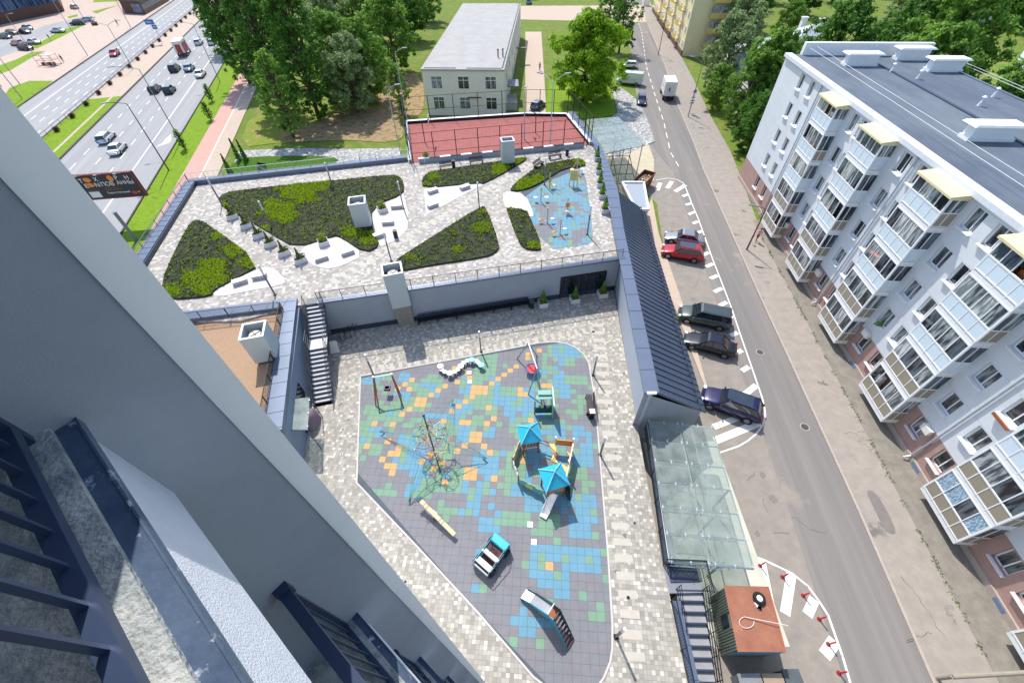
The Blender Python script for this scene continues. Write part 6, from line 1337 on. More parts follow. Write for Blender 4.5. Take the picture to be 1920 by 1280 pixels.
# ================================================================ vehicles
CAR = {}
def car_proto(kind):
    """kinds: sedan, hatch, suv, van, wagon; x forward, centred, wheels on z=0"""
    S = {'sedan': dict(L=4.6, Wd=1.78, H=1.45, st=[(0, .42, .80), (.03, .56, .9), (.12, .66, .97), (.27, .84, 1), (.32, .9, 1), (.62, .93, 1), (.8, .93, 1), (.86, .92, .98), (.97, .86, .92), (1, .62, .84)], gh=(.29, .84, .42, .70)),
         'hatch': dict(L=4.1, Wd=1.76, H=1.5, st=[(0, .42, .8), (.03, .58, .9), (.12, .7, .97), (.25, .86, 1), (.3, .92, 1), (.6, .97, 1), (.9, 1.0, .98), (.97, .95, .93), (1, .6, .86)], gh=(.27, .98, .42, .86)),
         'suv': dict(L=4.65, Wd=1.88, H=1.66, st=[(0, .5, .8), (.03, .72, .9), (.12, .86, .97), (.25, .98, 1), (.3, 1.04, 1), (.6, 1.08, 1), (.9, 1.1, .98), (.97, 1.05, .93), (1, .7, .86)], gh=(.28, .985, .42, .86)),
         'wagon': dict(L=4.7, Wd=1.8, H=1.48, st=[(0, .42, .8), (.03, .58, .9), (.12, .68, .97), (.26, .86, 1), (.3, .9, 1), (.6, .95, 1), (.9, .97, .98), (.97, .92, .93), (1, .6, .86)], gh=(.29, .985, .42, .9)),
         'van': dict(L=4.9, Wd=1.92, H=1.8, st=[(0, .5, .8), (.03, .74, .9), (.1, .9, .97), (.2, 1.02, 1), (.25, 1.08, 1), (.6, 1.1, 1), (.93, 1.1, .98), (.98, 1.05, .94), (1, .7, .88)], gh=(.22, .99, .38, .92)),
         'cargo': dict(L=5.7, Wd=2.05, H=2.45, st=[(0, .55, .8), (.03, .85, .9), (.1, 1.05, .97), (.17, 1.2, 1), (.22, 1.3, 1), (.6, 1.3, 1), (.95, 1.3, 1), (.99, 1.25, .98), (1, .8, .95)], gh=(.18, .998, .3, .985))}[kind]
    L, Wd, Hh = S['L'], S['Wd'], S['H']; t = thing('car', 'x', 'car'); X = lambda f: L/2-f*L
    PB = M_white
    vs = []; fs = []; n = 0
    for f, zt, wf in S['st']:
        hw = Wd/2*wf; x = X(f); zl = .24 if 0 < f < 1 else .34
        vs += [(x, -hw*.9, zl), (x, -hw, zl+.16), (x, -hw, (zl+zt)/2), (x, -hw*.97, zt-.1), (x, -hw*.86, zt), (x, -hw*.4, zt+.03), (x, hw*.4, zt+.03), (x, hw*.86, zt), (x, hw*.97, zt-.1), (x, hw, (zl+zt)/2), (x, hw, zl+.16), (x, hw*.9, zl)]; n += 1
    for i in range(n-1):
        for j in range(11): fs.append((i*12+j, i*12+j+1, (i+1)*12+j+1, (i+1)*12+j))
        fs.append((i*12+11, i*12, (i+1)*12, (i+1)*12+11))
    fs += [tuple(range(12)), tuple(reversed(range((n-1)*12, n*12)))]
    bd__ = MB().add(vs, fs).build('body', PB, t, smooth=True); sb_ = bd__.modifiers.new('round', 'SUBSURF'); sb_.levels = 1; sb_.render_levels = 1
    # greenhouse
    a, b, c, d = S['gh']; zb = lambda f: next(((z0+(z1-z0)*(f-f0)/(f1-f0)) for (f0, z0, _), (f1, z1, _) in zip(S['st'], S['st'][1:]) if f0 <= f <= f1), 1)-.04
    hb, ht = Wd/2*.93, Wd/2*.74; zr = Hh-.05
    if kind == 'cargo': ht = Wd/2*.88
    if kind == 'van': ht = Wd/2*.76
    A = [(X(a), -hb*.9, zb(a)), (X(c), -ht, zr-.03), (X(d), -ht, zr), (X(b), -hb*.92, zb(b))]; Bq = [(x, -y, z) for x, y, z in A]
    M1 = lambda p, q, k: tuple(p[i]*(1-k)+q[i]*k for i in range(3))
    g_ = MB(); g_.add(A+Bq, [(0, 3, 2, 1), (4, 5, 6, 7), (0, 1, 5, 4), (2, 3, 7, 6), (1, 2, 6, 5)]); g_.build('greenhouse', PB if kind == 'cargo' else M_carglass, t)
    if kind == 'cargo':
        w = MB(); e = .012; P0, P1 = A[0], A[1]; Q0, Q1 = Bq[0], Bq[1]
        w.add([(P0[0]+e, P0[1]*.92, P0[2]+.08), (Q0[0]+e, Q0[1]*.92, Q0[2]+.08), (Q1[0]+.02, Q1[1]*.9, Q1[2]-.12), (P1[0]+.02, P1[1]*.9, P1[2]-.12)], [(0, 1, 2, 3)]); w.build('windshield', M_carglass, t)
        for s in (-1, 1): w = MB(); w.add([(X(.24), s*Wd*.487, 1.45), (X(.38), s*Wd*.487, 1.45), (X(.38), s*Wd*.465, 2.0), (X(.3), s*Wd*.465, 2.0)], [(0, 1, 2, 3)]); w.build('side_window', M_carglass, t)
    # roof panel and pillars in body colour
    w = MB(); e = .02; w.add([(A[1][0]+.05, -ht-e, zr-.02), (Bq[1][0]+.05, ht+e, zr-.02), (Bq[2][0]-.05, ht+e, zr), (A[2][0]-.05, -ht-e, zr), (A[1][0]-.15, -ht*.8, zr+.045), (A[1][0]-.15, ht*.8, zr+.045), (A[2][0]+.12, ht*.8, zr+.05), (A[2][0]+.12, -ht*.8, zr+.05)], [(4, 7, 6, 5), (0, 4, 5, 1), (2, 6, 7, 3), (0, 3, 7, 4), (1, 5, 6, 2)]); w.build('roof', PB, t)
    w = MB()
    for q in (A, Bq):
        w.tube(q[0], q[1], .045, 5); w.tube(q[3], q[2], .06, 5); m1, m2 = M1(q[0], q[3], .47), M1(q[1], q[2], .36); w.tube(m1, m2, .035, 5)
        if kind in ('suv', 'wagon', 'van'): w.tube(M1(q[0], q[3], .78), M1(q[1], q[2], .72), .04, 5)
    w.build('pillars', PB, t)
    for s in (-1, 1):
        for f in (.185, .8):
            r = .34 if kind in ('suv', 'van', 'cargo') else .31; x = X(f); y = s*(Wd/2-.1)
            w = MB(); w.tube((x, s*(Wd/2-.13), r), (x, s*(Wd/2+.012), r), r+.07, 18); w.build('wheel_arch', M_black, t)
            wh_ = MB().tube((x, y-.1*s, r), (x, y+.125*s, r), r, 18).build('wheel', M_tyre, t); w = MB(); w.tube((x, y+.12*s, r), (x, y+.14*s, r), r*.66, 12)
            w.build('rim', M_rim, wh_)
        MB().box((L/2-.12, s*Wd*.36, S['st'][1][1]-.02), (.22, .34, .14), rz=-s*.35).build('headlight', M_lamp, t, bevel=.02); MB().box((-L/2+.09, s*Wd*.4, S['st'][-2][1]-.12), (.14, .2, .14)).build('tail_light', mat('tail_red', (130, 24, 30), .25), t, bevel=.02)
        MB().box((X(a)-.25, s*(Wd/2+.1), zb(a)+.06), (.12, .2, .14)).build('mirror', PB, t, bevel=.02)
    sm_ = MB()
    for s in (-1, 1):
        for f in ((.33, .53, .74) if kind != 'cargo' else (.24, .4)): sm_.box((X(f), s*(Wd/2+.001), .62), (.018, .012, .62))
        sm_.box((X(.5), s*(Wd/2+.0), .3), (L*.5, .03, .1))
    sm_.build('door_seams', M_black, t)
    hd_ = MB()
    for s in (-1, 1):
        for f in (.49, .7): hd_.box((X(f), s*(Wd/2+.01), .8 if kind in ('sedan', 'hatch', 'wagon') else .92), (.16, .03, .03))
    hd_.build('door_handles', PB, t)
    MB().box((-L/2-.005, 0, .62), (.02, .5, .12)).build('number_plate', M_white, t)
    w = MB(); w.box((L/2-.005, 0, .42), (.04, Wd*.6, .14)); w.build('grille', M_black, t)
    if kind in ('suv', 'wagon'):
        w = MB()
        for s in (-1, 1): w.tube((X(c)-.2, s*ht*.85, zr+.09), (X(d)+.1, s*ht*.85, zr+.09), .02, 5)
        w.build('roof_rail', M_rim, t)
    return t
PR = {k: car_proto(k) for k in ('sedan', 'hatch', 'suv', 'van', 'wagon', 'cargo')}
def car(kind, f, r, col, label, cat='car', group=None, extra=None, z=0, pz=.5, metal=.3):
    A, B = W(*f, z+pz), W(*r, z+pz); c = (A+B)/2; az = ang(B, A)
    o_ = dup(PR[kind], Vector((c.x, c.y, z)), az, label, cat, group, swap={M_white: paint(f'{col[0]}_{col[1]}_{col[2]}', col, metal)})
    o_.name = {'van': 'van', 'cargo': 'van', 'suv': 'car'}.get(kind, 'car')
    return o_
gpk = 'cars parked in the bay beside the seam-roofed shed'
car('sedan', (1245, 441), (1322, 453), (150, 152, 158), 'silver-grey sedan parked next to the red crossover', group=gpk, metal=.6)
rc = car('suv', (1243, 468), (1316, 481), (176, 24, 44), 'red crossover with a dark glass roof in the parking bay', group=gpk)
car('van', (1277, 586), (1365, 605), (78, 88, 88), 'dark grey-green people carrier in the parking bay', 'van', gpk, metal=.5)
car('sedan', (1287, 633), (1376, 657), (26, 30, 44), 'black sedan parked below the grey people carrier', group=gpk)
nv = car('suv', (1316, 738), (1427, 779), (22, 22, 72), 'dark blue crossover parked across the hatched corner', group=gpk)
for c_, L_ in ((rc, 1.7), (nv, 1.9)):
    g_ = MB().box((-.35, 0, 1.668), (L_, 1.05, .012)).build('glass_roof', M_carglass, c_)
car('hatch', (1204, 200), (1202, 178), (44, 50, 84), 'small dark blue hatchback stopped near the junction by the glass canopy')
car('cargo', (1155, 147), (1206, 152), (206, 212, 210), 'white panel van turning at the junction beside the big lime tree', 'van', pz=.9)
car('hatch', (1162, 122), (1197, 124), (232, 232, 232), 'white hatchback behind the white panel van')
# box truck (white camper body)
def boxtruck(f, r, z, body, label, cabc, name='box_truck', Lb=4.6, hb=2.9, side=None):
    A, B = W(*f, 0), W(*r, 0); az = ang(B, A); t = thing(name, label, 'truck', B, az)
    MB().box((Lb/2, 0, (hb+.75)/2+.35), (Lb, 2.3, hb-.45)).build('box', body, t, bevel=.05)
    MB().box((Lb+.75, 0, 1.35), (1.5, 2.0, 1.5), top=(.7, .95)).build('cab', cabc, t, bevel=.08); MB().box((Lb+1.15, 0, 1.65), (.5, 1.7, .55), ry=R(-24)).build('windshield', M_carglass, t)
    MB().box((Lb/2+.5, 0, .55), (Lb+1.8, 1.1, .2)).build('chassis', M_black, t)
    for x in (.9, Lb+.7):
        for s in (-1, 1): wh_ = MB().tube((x, s*.8, .42), (x, s*1.08, .42), .42, 16).build('wheel', M_tyre, t); MB().tube((x, s*1.07, .42), (x, s*1.1, .42), .24, 12).build('rim', M_rim, wh_)
    MB().box((Lb*.55, 0, hb+.33), (.5, .9, .05)).build('roof_hatch', M_railgrey, t)
    MB().box((-.02, 0, 1.9), (.03, 1.3, 2.0)).build('rear_door', side or M_offwhite, t); MB().box((-.045, .15, 2.1), (.02, .28, .7)).build('rear_window', M_carglass, t)
    for s in (-1, 1): MB().box((-.02, s*.95, .8), (.05, .25, .12)).build('tail_light', M_red, t)
    for x in (1.2, 2.6): MB().box((x, 1.155, 2.1), (.6, .02, .5)).build('side_window', M_carglass, t)
    return t
boxtruck((1243, 160), (1252, 190), 0, mat('truck_white', (232, 230, 226), .5, amt=.03), 'white box-bodied truck driving up the side street', M_offwhite)
rt = boxtruck((366, 80), (343, 108), 0, mat('truck_roof', (226, 224, 220), .5), 'red and white box truck in the highway traffic', M_white, Lb=5.0, hb=3.1, side=mat('truck_red', (176, 50, 50), .5))
for s in (-1, 1): MB().box((2.5, s*1.16, 2.0), (4.8, .02, 2.0)).build('side_panel', mat('truck_side', (170, 70, 66), .5, amt=.3, scale=2), rt)
ghw = 'cars driving on the right carriageway of the highway'
def hcar(kind, px, py, col, label, off=0, **k):
    c = W(px, py, .6); d = HD*2.2; a, b = c+d, c-d
    o_ = dup(PR[kind], Vector((c.x, c.y, 0)), math.atan2(HD.y, HD.x)+off, label, 'car', k.get('group'), swap={M_white: paint(f'{col[0]}_{col[1]}_{col[2]}', col)}); return o_
hcar('wagon', 198, 257, (214, 222, 226), 'white estate car, the upper of the two nearest cars on the highway', group=ghw); hcar('sedan', 219, 278, (226, 230, 232), 'white sedan, the lower of the two nearest cars on the highway', group=ghw)
tx = hcar('wagon', 290, 166, (60, 66, 66), 'dark car with yellow-green stripes on the highway', group=ghw); 
w = MB(); w.box((-.3, 0, 1.47), (.25, 1.3, .02)); w.box((.9, 0, .93), (.2, 1.4, .03)); w.build('stripe', mat('stripe_green', (206, 226, 60), .5), tx)
hcar('hatch', 317, 168, (44, 52, 70), 'dark blue hatchback beside the striped car', group=ghw); hcar('suv', 327, 128, (40, 42, 46), 'black off-roader behind the red truck', group=ghw); hcar('sedan', 354, 127, (110, 134, 160), 'blue-grey sedan between the black off-roader and a white car', group=ghw); hcar('sedan', 375, 138, (226, 226, 224), 'white sedan in the lane next to the grass verge', group=ghw)
hcar('hatch', 372, 79, (230, 230, 228), 'white car left of the pole far up the highway', group=ghw); hcar('hatch', 397, 79, (232, 232, 230), 'white car right of the pole far up the highway', group=ghw); hcar('sedan', 393, 59, (206, 206, 216), 'pale car farthest up the right carriageway', group=ghw)
hcar('hatch', 214, 100, (176, 34, 40), 'red hatchback with a yellow roof edge alone on the left carriageway', math.pi)
gpl = 'cars parked by the glass showroom'
def pcar(kind, px, py, a, col, label): c = W(px, py, .6); dup(PR[kind], Vector((c.x, c.y, .12)), R(a), label, 'car', gpl, swap={M_white: paint(f'{col[0]}_{col[1]}_{col[2]}', col)})
pcar('hatch', 50, 53, 160, (206, 210, 214), 'white hatchback against the brown showroom base'); pcar('sedan', 45, 60, 160, (40, 50, 60), 'dark sedan in front of the white hatchback at the showroom'); pcar('sedan', 108, 58, 178, (196, 206, 214), 'silver car alone in the middle of the showroom car park'); pcar('suv', 145, 44, 190, (46, 48, 62), 'black car at the right end of the showroom car park'); pcar('wagon', 162, 38, 190, (200, 202, 206), 'pale car touching the black one at the right end of the car park')
pcar('sedan', 20, 62, 170, (34, 42, 56), 'dark car at the shaded left of the showroom'); pcar('hatch', 9, 69, 170, (90, 110, 120), 'grey-blue car at the left edge of the photo'); pcar('hatch', 32, 82, 165, (206, 150, 156), 'pinkish red car in the lower row of the showroom car park'); pcar('suv', 47, 90, 165, (36, 40, 44), 'black car lowest in the showroom car park'); pcar('sedan', 62, 79, 165, (214, 218, 222), 'white car right in the lower row of the showroom car park'); pcar('hatch', 139, 14, 150, (214, 214, 214), 'white car far behind the showroom car park')
for px, py, a, c_, l_ in ((992, 4, 80, (90, 160, 190), 'light blue car by the far street beyond the beige house'), (1009, 197, 60, (70, 84, 100), 'dark car parked at the corner of the beige house')): c = W(px, py, .6); dup(PR['hatch'], Vector((c.x, c.y, .03)), R(a), l_, 'car', None, swap={M_white: paint(f'{c_[0]}_{c_[1]}_{c_[2]}', c_)})
for o_ in PR.values():
    for ch in [x for x in C.objects if x.parent in [o_]+[y for y in C.objects if y.parent == o_]]: bpy.data.objects.remove(ch)
    bpy.data.objects.remove(o_)
# ================================================================ trees
def tree_data(seed, h, r, n, leaf, style='round', ls=.3):
    """returns (trunk mesh, crown mesh) data for one tree type"""
    rn = random.Random(seed); tk = MB(); h0 = h*(.12 if style == 'tall' else .15)
    lean = Vector((rn.uniform(-.4, .4), rn.uniform(-.4, .4), 0)); top_ = Vector((lean.x, lean.y, h*.86)); tr_ = .028*h*.5+.05
    pts = [Vector((0, 0, -.1)), Vector((lean.x*.2, lean.y*.2, h0)), Vector((lean.x*.6, lean.y*.6, h*.5)), top_]
    rad = [tr_*1.25, tr_, tr_*.6, tr_*.15]
    for i in range(3): tk.tube(pts[i], pts[i+1], rad[i], 8, r2=rad[i+1])
    lobes = []
    nl = 34 if style != 'tall' else 48
    for i in range(nl):
        a = i*2.399+rn.uniform(-.4, .4); f = (i+.5)/nl
        z = h0+ (h-h0)*(f**.9); prof = math.sin(math.pi*min(1, (f*.86+.14)))**.6 if style != 'tall' else (.55+.45*math.sin(math.pi*min(1, f*.8+.15)))*(1 if f < .8 else (1-f)/.2*.7+.3)
        rad_ = r*prof*(.2+.62*math.sqrt(rn.random())); c = Vector((math.cos(a)*rad_, math.sin(a)*rad_, z-.06*h)); lr = r*rn.uniform(.26, .42)
        lobes.append((c, lr)); s_ = lerp(pts[1], top_, max(0, min(1, (z-h0)/(h-h0)*.7)))
        tk.tube(s_, c, .05+.006*h, 5, r2=.02)
    cr_ = MB(); per = n//nl
    for c, lr in lobes:
        k = int(per*rn.uniform(.6, 1.35))
        # small clusters inside a lobe so that gaps and clumps show
        subs = []
        for _ in range(9):
            a = rn.uniform(0, 6.28); u = rn.uniform(-.8, 1); q = math.sqrt(1-u*u); subs.append((c+Vector((q*math.cos(a), q*math.sin(a), u*.75))*lr*rn.uniform(.45, 1), lr*rn.uniform(.28, .55)))
        for sc, sr in subs: leafball(cr_, sc, (sr, sr, sr*.7), max(1, k//9), ls, rn, hollow=.15)
    return tk.build('trunk', M_bark).data, cr_.build('crown', leaf).data
def clear_protos(names=('trunk', 'crown')):
    for o_ in [x for x in C.objects if x.parent is None and x.type == 'MESH' and x.name.split('.')[0] in names]: bpy.data.objects.remove(o_)
TD = {'tall_dark': [tree_data(1, 24, 5.6, 21000, LEAFS['dark'], 'tall', .27), tree_data(2, 22, 5.2, 19000, LEAFS['dark'], 'tall', .27)],
      'round_mid': [tree_data(3, 15, 5.6, 19000, LEAFS['mid'], 'round', .25), tree_data(4, 14, 5.2, 17000, LEAFS['mid'], 'round', .25)],
      'lime': [tree_data(5, 14, 7.0, 44000, LEAFS['lime'], 'round', .26)], 'grey': [tree_data(6, 13, 5.4, 16000, LEAFS['grey'], 'round', .23)],
      'dark': [tree_data(7, 14, 6.0, 20000, LEAFS['dark'], 'round', .27)], 'thin': [tree_data(8, 10, 2.6, 4200, LEAFS['mid'], 'round', .2)],
      'sparse': [tree_data(9, 13, 4.4, 6500, LEAFS['dark'], 'round', .26)], 'young': [tree_data(10, 3.2, .7, 500, LEAFS['dark'], 'round', .16)], 'bush': [tree_data(12, 3.2, 2.0, 2600, LEAFS['mid'], 'round', .16)]}
clear_protos()
tcount = [0]
def tree(kind, base, label, s=1.0, group=None, sz=None, name='tree', cat='tree'):
    tcount[0] += 1; v = TD[kind][tcount[0] % len(TD[kind])]; t = thing(name, label, cat, base, rnd.uniform(0, 6.28), group); t.scale = (s, s, s*(sz or 1))
    for nm, d in zip(('trunk', 'crown'), v): o_ = bpy.data.objects.new(nm, d); C.objects.link(o_); o_.parent = t
    return t
gp_ = 'trees of the small park'
sheet('bare_earth', smoothpoly(flat([(590, 232), (650, 205), (740, 200), (760, 250), (745, 268), (640, 262), (560, 268), (500, 262)], 0), 2), .046, mixmat('bare_earth', (150, 122, 96), (172, 142, 114), .8, .3, .7, c3=(104, 118, 50), s3=.9, rough=.95, bump=.6, bscale=15, lo3=.5, hi3=.6))
sheet('bare_earth', smoothpoly(flat([(700, 150), (790, 130), (800, 215), (760, 220), (700, 195)], 0), 2), .05, MATS['bare_earth'])
for kind, px, py, s, lab in [('tall_dark', 598, 222, 1.0, 'big dark tree with the thickest trunk, nearest the largest planting bed'), ('tall_dark', 535, 205, .92, 'tall dark tree left of the thickest trunk in the park'), ('thin', 551, 258, 1.35, 'thin-trunked tree standing forward in the sunny lawn of the park'),
                             ('tall_dark', 470, 158, .95, 'tall tree leaning over the walk beside the highway'), ('round_mid', 505, 120, 1.25, 'mid green tree behind the walk beside the highway'), ('round_mid', 652, 190, 1.0, 'mid green tree, left of three slim trunks in the park'), ('grey', 672, 212, 1.0, 'greyish green tree among three slim trunks in the park'), ('round_mid', 700, 190, .95, 'mid green tree, right of three slim trunks in the park'),
                             ('grey', 640, 130, 1.25, 'greyish tree in the middle of the park canopy'), ('round_mid', 690, 110, 1.2, 'bright green tree in the middle of the park canopy'), ('round_mid', 745, 135, 1.15, 'bright green tree in front of the beige house wall'), ('thin', 755, 215, .9, 'small tree at the near left corner of the beige house'),
                             ('dark', 770, 75, 1.15, 'dark tree touching the left eave of the beige house'), ('round_mid', 800, 40, 1.1, 'green tree at the far left corner of the beige house'), ('round_mid', 570, 90, 1.3, 'mid green tree behind the big dark trees'), ('grey', 620, 60, 1.3, 'greyish tree at the back of the park'), ('round_mid', 700, 50, 1.25, 'green tree at the back of the park near the top edge'), ('dark', 745, 30, 1.1, 'dark tree at the back of the park near the top edge'), ('tall_dark', 430, 95, .85, 'tall tree hanging over the highway lanes')]:
    tree(kind, W(px, py), lab, s, gp_)
tree('lime', W(1093, 190), 'large bright green lime tree beside the side street', 1.05); tree('sparse', W(1160, 100), 'sparse dark tree behind the lime tree at the street edge', 1.0); tree('sparse', W(1140, 50), 'sparse tree further up the side street behind the lime tree', .95)
for kind, px, py, s, lab in [('grey', 1345, 175, 1.05, 'greyish green tree at the corner of the yellow block'), ('mid', 0, 0, 0, '')][:1]+[('round_mid', 1380, 235, .75, 'bushy green tree beside the sidewalk left of the white block'), ('dark', 1400, 285, .62, 'dark bushy tree at the far corner of the white block'), ('grey', 1370, 118, 1.05, 'greyish tree before the metal-roofed house'), ('round_mid', 1425, 210, .85, 'green tree between the metal-roofed house and the white block'),
                             ('round_mid', 1335, 205, .5, 'low bushy tree by the street signs'), ('dark', 1428, 330, .42, 'low dark bush-like tree at the foot of the white block'), ('dark', 1400, 60, .9, 'dark tree behind the yellow block'), ('round_mid', 1460, 100, .8, 'green tree beside the annex chimneys')]: tree(kind, W(px, py), lab, s)
for kind, s_, of, sc, lab in [('dark', -66, 44, 1.1, 'dark tree behind the end parapet of the white block'), ('round_mid', -72, 52, 1.2, 'green tree beyond the end parapet, second from the chimneys'), ('round_mid', -58, 52, 1.0, 'bright green tree behind the roof vents'), ('dark', -48, 57, 1.25, 'big dark tree behind the right part of the roof'), ('dark', -40, 52, .9, 'dark tree lowest behind the roof cables'), ('dark', -62, 66, 1.3, 'big dark tree at the upper right corner'), ('round_mid', -82, 60, 1.3, 'green tree at the top edge above the white block'), ('dark', -90, 48, 1.2, 'dark tree at the top edge between the annex and the white block'),
                              ('dark', -48, 72, 1.3, 'dark tree at the right edge behind the white block'), ('round_mid', -70, 80, 1.2, 'mid green tree far behind the white block'), ('dark', -100, 66, 1.2, 'far dark tree above the white block roof'), ('round_mid', -84, 36, 1.0, 'green tree just behind the annex roof'), ('grey', -56, 47.5, .7, 'small pale green tree behind the far roof vent')]: tree(kind, FP(s_, of), lab, sc)
for kind, px, py, s, lab in [('round_mid', 985, -8, 1.0, 'green tree at the top edge right of the beige house roof'), ('dark', 1040, -18, 1.1, 'dark tree at the top edge above the lime tree'), ('round_mid', 900, -28, 1.3, 'green tree just beyond the far end of the beige roof'), ('dark', 850, -12, 1.2, 'dark tree at the far left end of the beige roof'), ('grey', 1110, -30, 1.1, 'greyish tree at the top edge beside the side street'), ('dark', 700, -20, 1.4, 'dark tree farthest behind the park at the top edge'), ('round_mid', 780, -25, 1.3, 'pale green tree farthest behind the park beside the dark one')]: tree(kind, W(px, py), lab, s)
for kind, px, py, s, lab in [('dark', 1500, 30, 1.1, 'dark tree left of the annex at the top edge'), ('round_mid', 1560, 5, 1.2, 'green tree at the top edge above the long end parapet'), ('dark', 1625, -10, 1.3, 'dark tree at the top edge left of the far white block'), ('dark', 1700, 20, 1.2, 'dark tree in front of the far white block'), ('round_mid', 1760, 60, 1.1, 'green tree between the roof vents and the far white block'), ('dark', 1860, 45, 1.3, 'dark tree just right of the far white block'), ('dark', 1915, 60, 1.2, 'dark tree at the right edge above the pale low house'), ('round_mid', 1440, 5, 1.1, 'green tree at the top edge behind the yellow block'), ('dark', 1390, 15, 1.1, 'dark tree at the rear wall of the yellow block'), ('grey', 1660, 90, .9, 'greyish tree right behind the far end of the white roof')]: tree(kind, W(px, py), lab, s)
for i, (px, py, n_) in enumerate([(396, 225, 'upper'), (348, 280, 'lower'), (398, 190, 'topmost')]): tree('young', W(px, py, .1), f'thin young tree in the grass verge of the highway, {n_} one', 1.05, 'young trees in the highway verge')
for i, (px, py) in enumerate([(449, 300), (462, 302), (435, 330)]): 
    t = thing('conifer', ['slim dark conifer, left of the pair on the park lawn', 'slim dark conifer, right of the pair on the park lawn', 'slim dark conifer alone beside the walk near the roof garden corner'][i], 'tree', W(px, py, .05)); w = MB(); leafball(w, (0, 0, .2), (.5, .5, 3.2), 700, .13, rnd, cone=True); w.build('crown', LEAFS['dark'], t); MB().tube((0, 0, 0), (0, 0, 2.4), .06).build('trunk', M_bark, t)
w = MB(W(960, 0)); 
# median plants: shrubs in a row along the fence
bd_ = MB(); leafball(bd_, (0, 0, .45), (.6, .6, .5), 260, .13, random.Random(2)); bdat = bd_.build('crown', leafmat('leaf_redbrown', (60, 30, 28), (96, 60, 44))).data; clear_protos(('crown',))
for i in range(26):
    p = HP(-30+i*7.4, -5.2, .12); o_ = bpy.data.objects.new('median_shrub', bdat); C.objects.link(o_); o_.location = p; tag(o_, 'dark red-brown round shrub in the long row along the highway median', 'shrub', 'round shrubs along the highway median')
mf = thing('median_fence', 'thin grey fence running along the highway median', 'fence', HP(0, -6, .12)); o = Vector(mf.location); w = MB(o); w.bar(HP(-60, -6, 1.0), HP(200, -6, 1.0), .05, .05); w.bar(HP(-60, -6, .5), HP(200, -6, .5), .04, .04)
for i in range(90): p = HP(-60+i*2.9, -6, .12); w.tube(p, p+Vector((0, 0, .95)), .03, 4)
w.build('rails', M_railgrey, mf)
# ================================================================ street lamps and signs
def lampto(bx, tx_, h, arms, label, z=0, m=M_steel, r=.1, group=None): return mast(W(bx[0], bx[1], z), h, arms, label, m, r, z=z, group=group)
ghl = 'street lamps along the highway'; hwa = math.atan2(HN.y, HN.x)
lampto((317, 320), 0, 9.6, [(math.pi+hwa+.3, 2.0, .5), (hwa-.5, .1, .0)][:1], 'grey highway lamp post, the nearest one in the grass verge', m=M_railgrey, group=ghl)
lampto((339, 265), 0, 11, [(math.pi+hwa, 3.2, .6)], 'grey highway lamp post, the second one in the grass verge', group=ghl); lampto((413, 155), 0, 11, [(math.pi+hwa, 3.2, .6)], 'grey highway lamp post under the park trees', group=ghl)
lampto((250, 130), 0, 9, [(math.pi+hwa, 3, .8), (hwa, 2.4, .8)], 'pale two-armed lamp standing in the middle of the median', group=ghl); lampto((385, 30), 0, 9, [(math.pi+hwa, 3, .8)], 'pale lamp in the median near the top edge', group=ghl)
for (bx, h, lab) in [((165, 105), 12, 'middle tall grey post at the plaza edge of the highway'), ((246, 53), 12, 'right tall grey post at the plaza edge of the highway'), ((43, 187), 9, 'left tall grey post at the plaza edge of the highway'), ((38, 159), 8.5, 'dark lamp post on the left plaza lawn'), ((61, 98), 8.5, 'white-headed lamp post on the plaza lawn strip'), ((155, 32), 8, 'dark lamp post behind the showroom car park')]: lampto(bx, 0, h, [(hwa, 1.0, .2)], lab)
lampto((1234, 104), 0, 8.5, [(R(170), 1.2, .3)], 'dark lamp post on the sidewalk before the yellow block', m=M_brown); lampto((1203, 39), 0, 8.5, [(R(170), 1.2, .3)], 'dark lamp post farther up the side street', m=M_brown); lampto((1400, 468), 0, 5.2, [(R(160), 1.0, .2)], 'dark wooden lamp post beside the walking person', z=.12, m=M_brown)
lampto((1290, 219), 0, 8.5, [(R(150), 1.6, .8)], 'lamp post with a curved pale arm beside the street signs', z=.12)
ss = thing('street_sign', 'round and triangular traffic signs on one pole by the side street', 'traffic sign', W(1292, 212, .12)); MB().tube((0, 0, 0), (0, 0, 4.2), .04).build('pole', M_steel, ss)
fr_ = -math.pi/2
def signdisc(z, r_, m1, m2, nm): w = MB(); w.tube((0, -.05, z), (0, -.09, z), r_, 20, m=m1); w.tube((0, -.091, z), (0, -.1, z), r_*.55, 16, m=m2); w.build(nm, None, ss)
signdisc(3.7, .38, M_offwhite, M_railgrey, 'round_sign'); w = MB(); w.add([(-.45, -.07, 2.5), (.45, -.07, 2.5), (0, -.07, 3.25), (-.45, -.03, 2.5), (.45, -.03, 2.5), (0, -.03, 3.25)], [(0, 1, 2), (5, 4, 3), (0, 3, 4, 1), (1, 4, 5, 2), (2, 5, 3, 0)]); w.build('triangle_sign', M_offwhite, ss)
w = MB(); w.box((0, -.07, 2.15), (.8, .04, .3)); w.box((0, -.07, 1.75), (.8, .04, .3)); w.build('plate', M_offwhite, ss); w = MB(); w.box((0, -.095, 2.15), (.6, .01, .06)); w.box((0, -.095, 1.75), (.6, .01, .06)); w.build('plate_bars', M_railgrey, ss)
bs_ = thing('direction_sign', 'blue direction sign on a pale pole in the highway median', 'traffic sign', W(305, 82)); MB().tube((0, 0, 0), (0, 0, 4.6), .07).build('pole', M_paletubes, bs_)
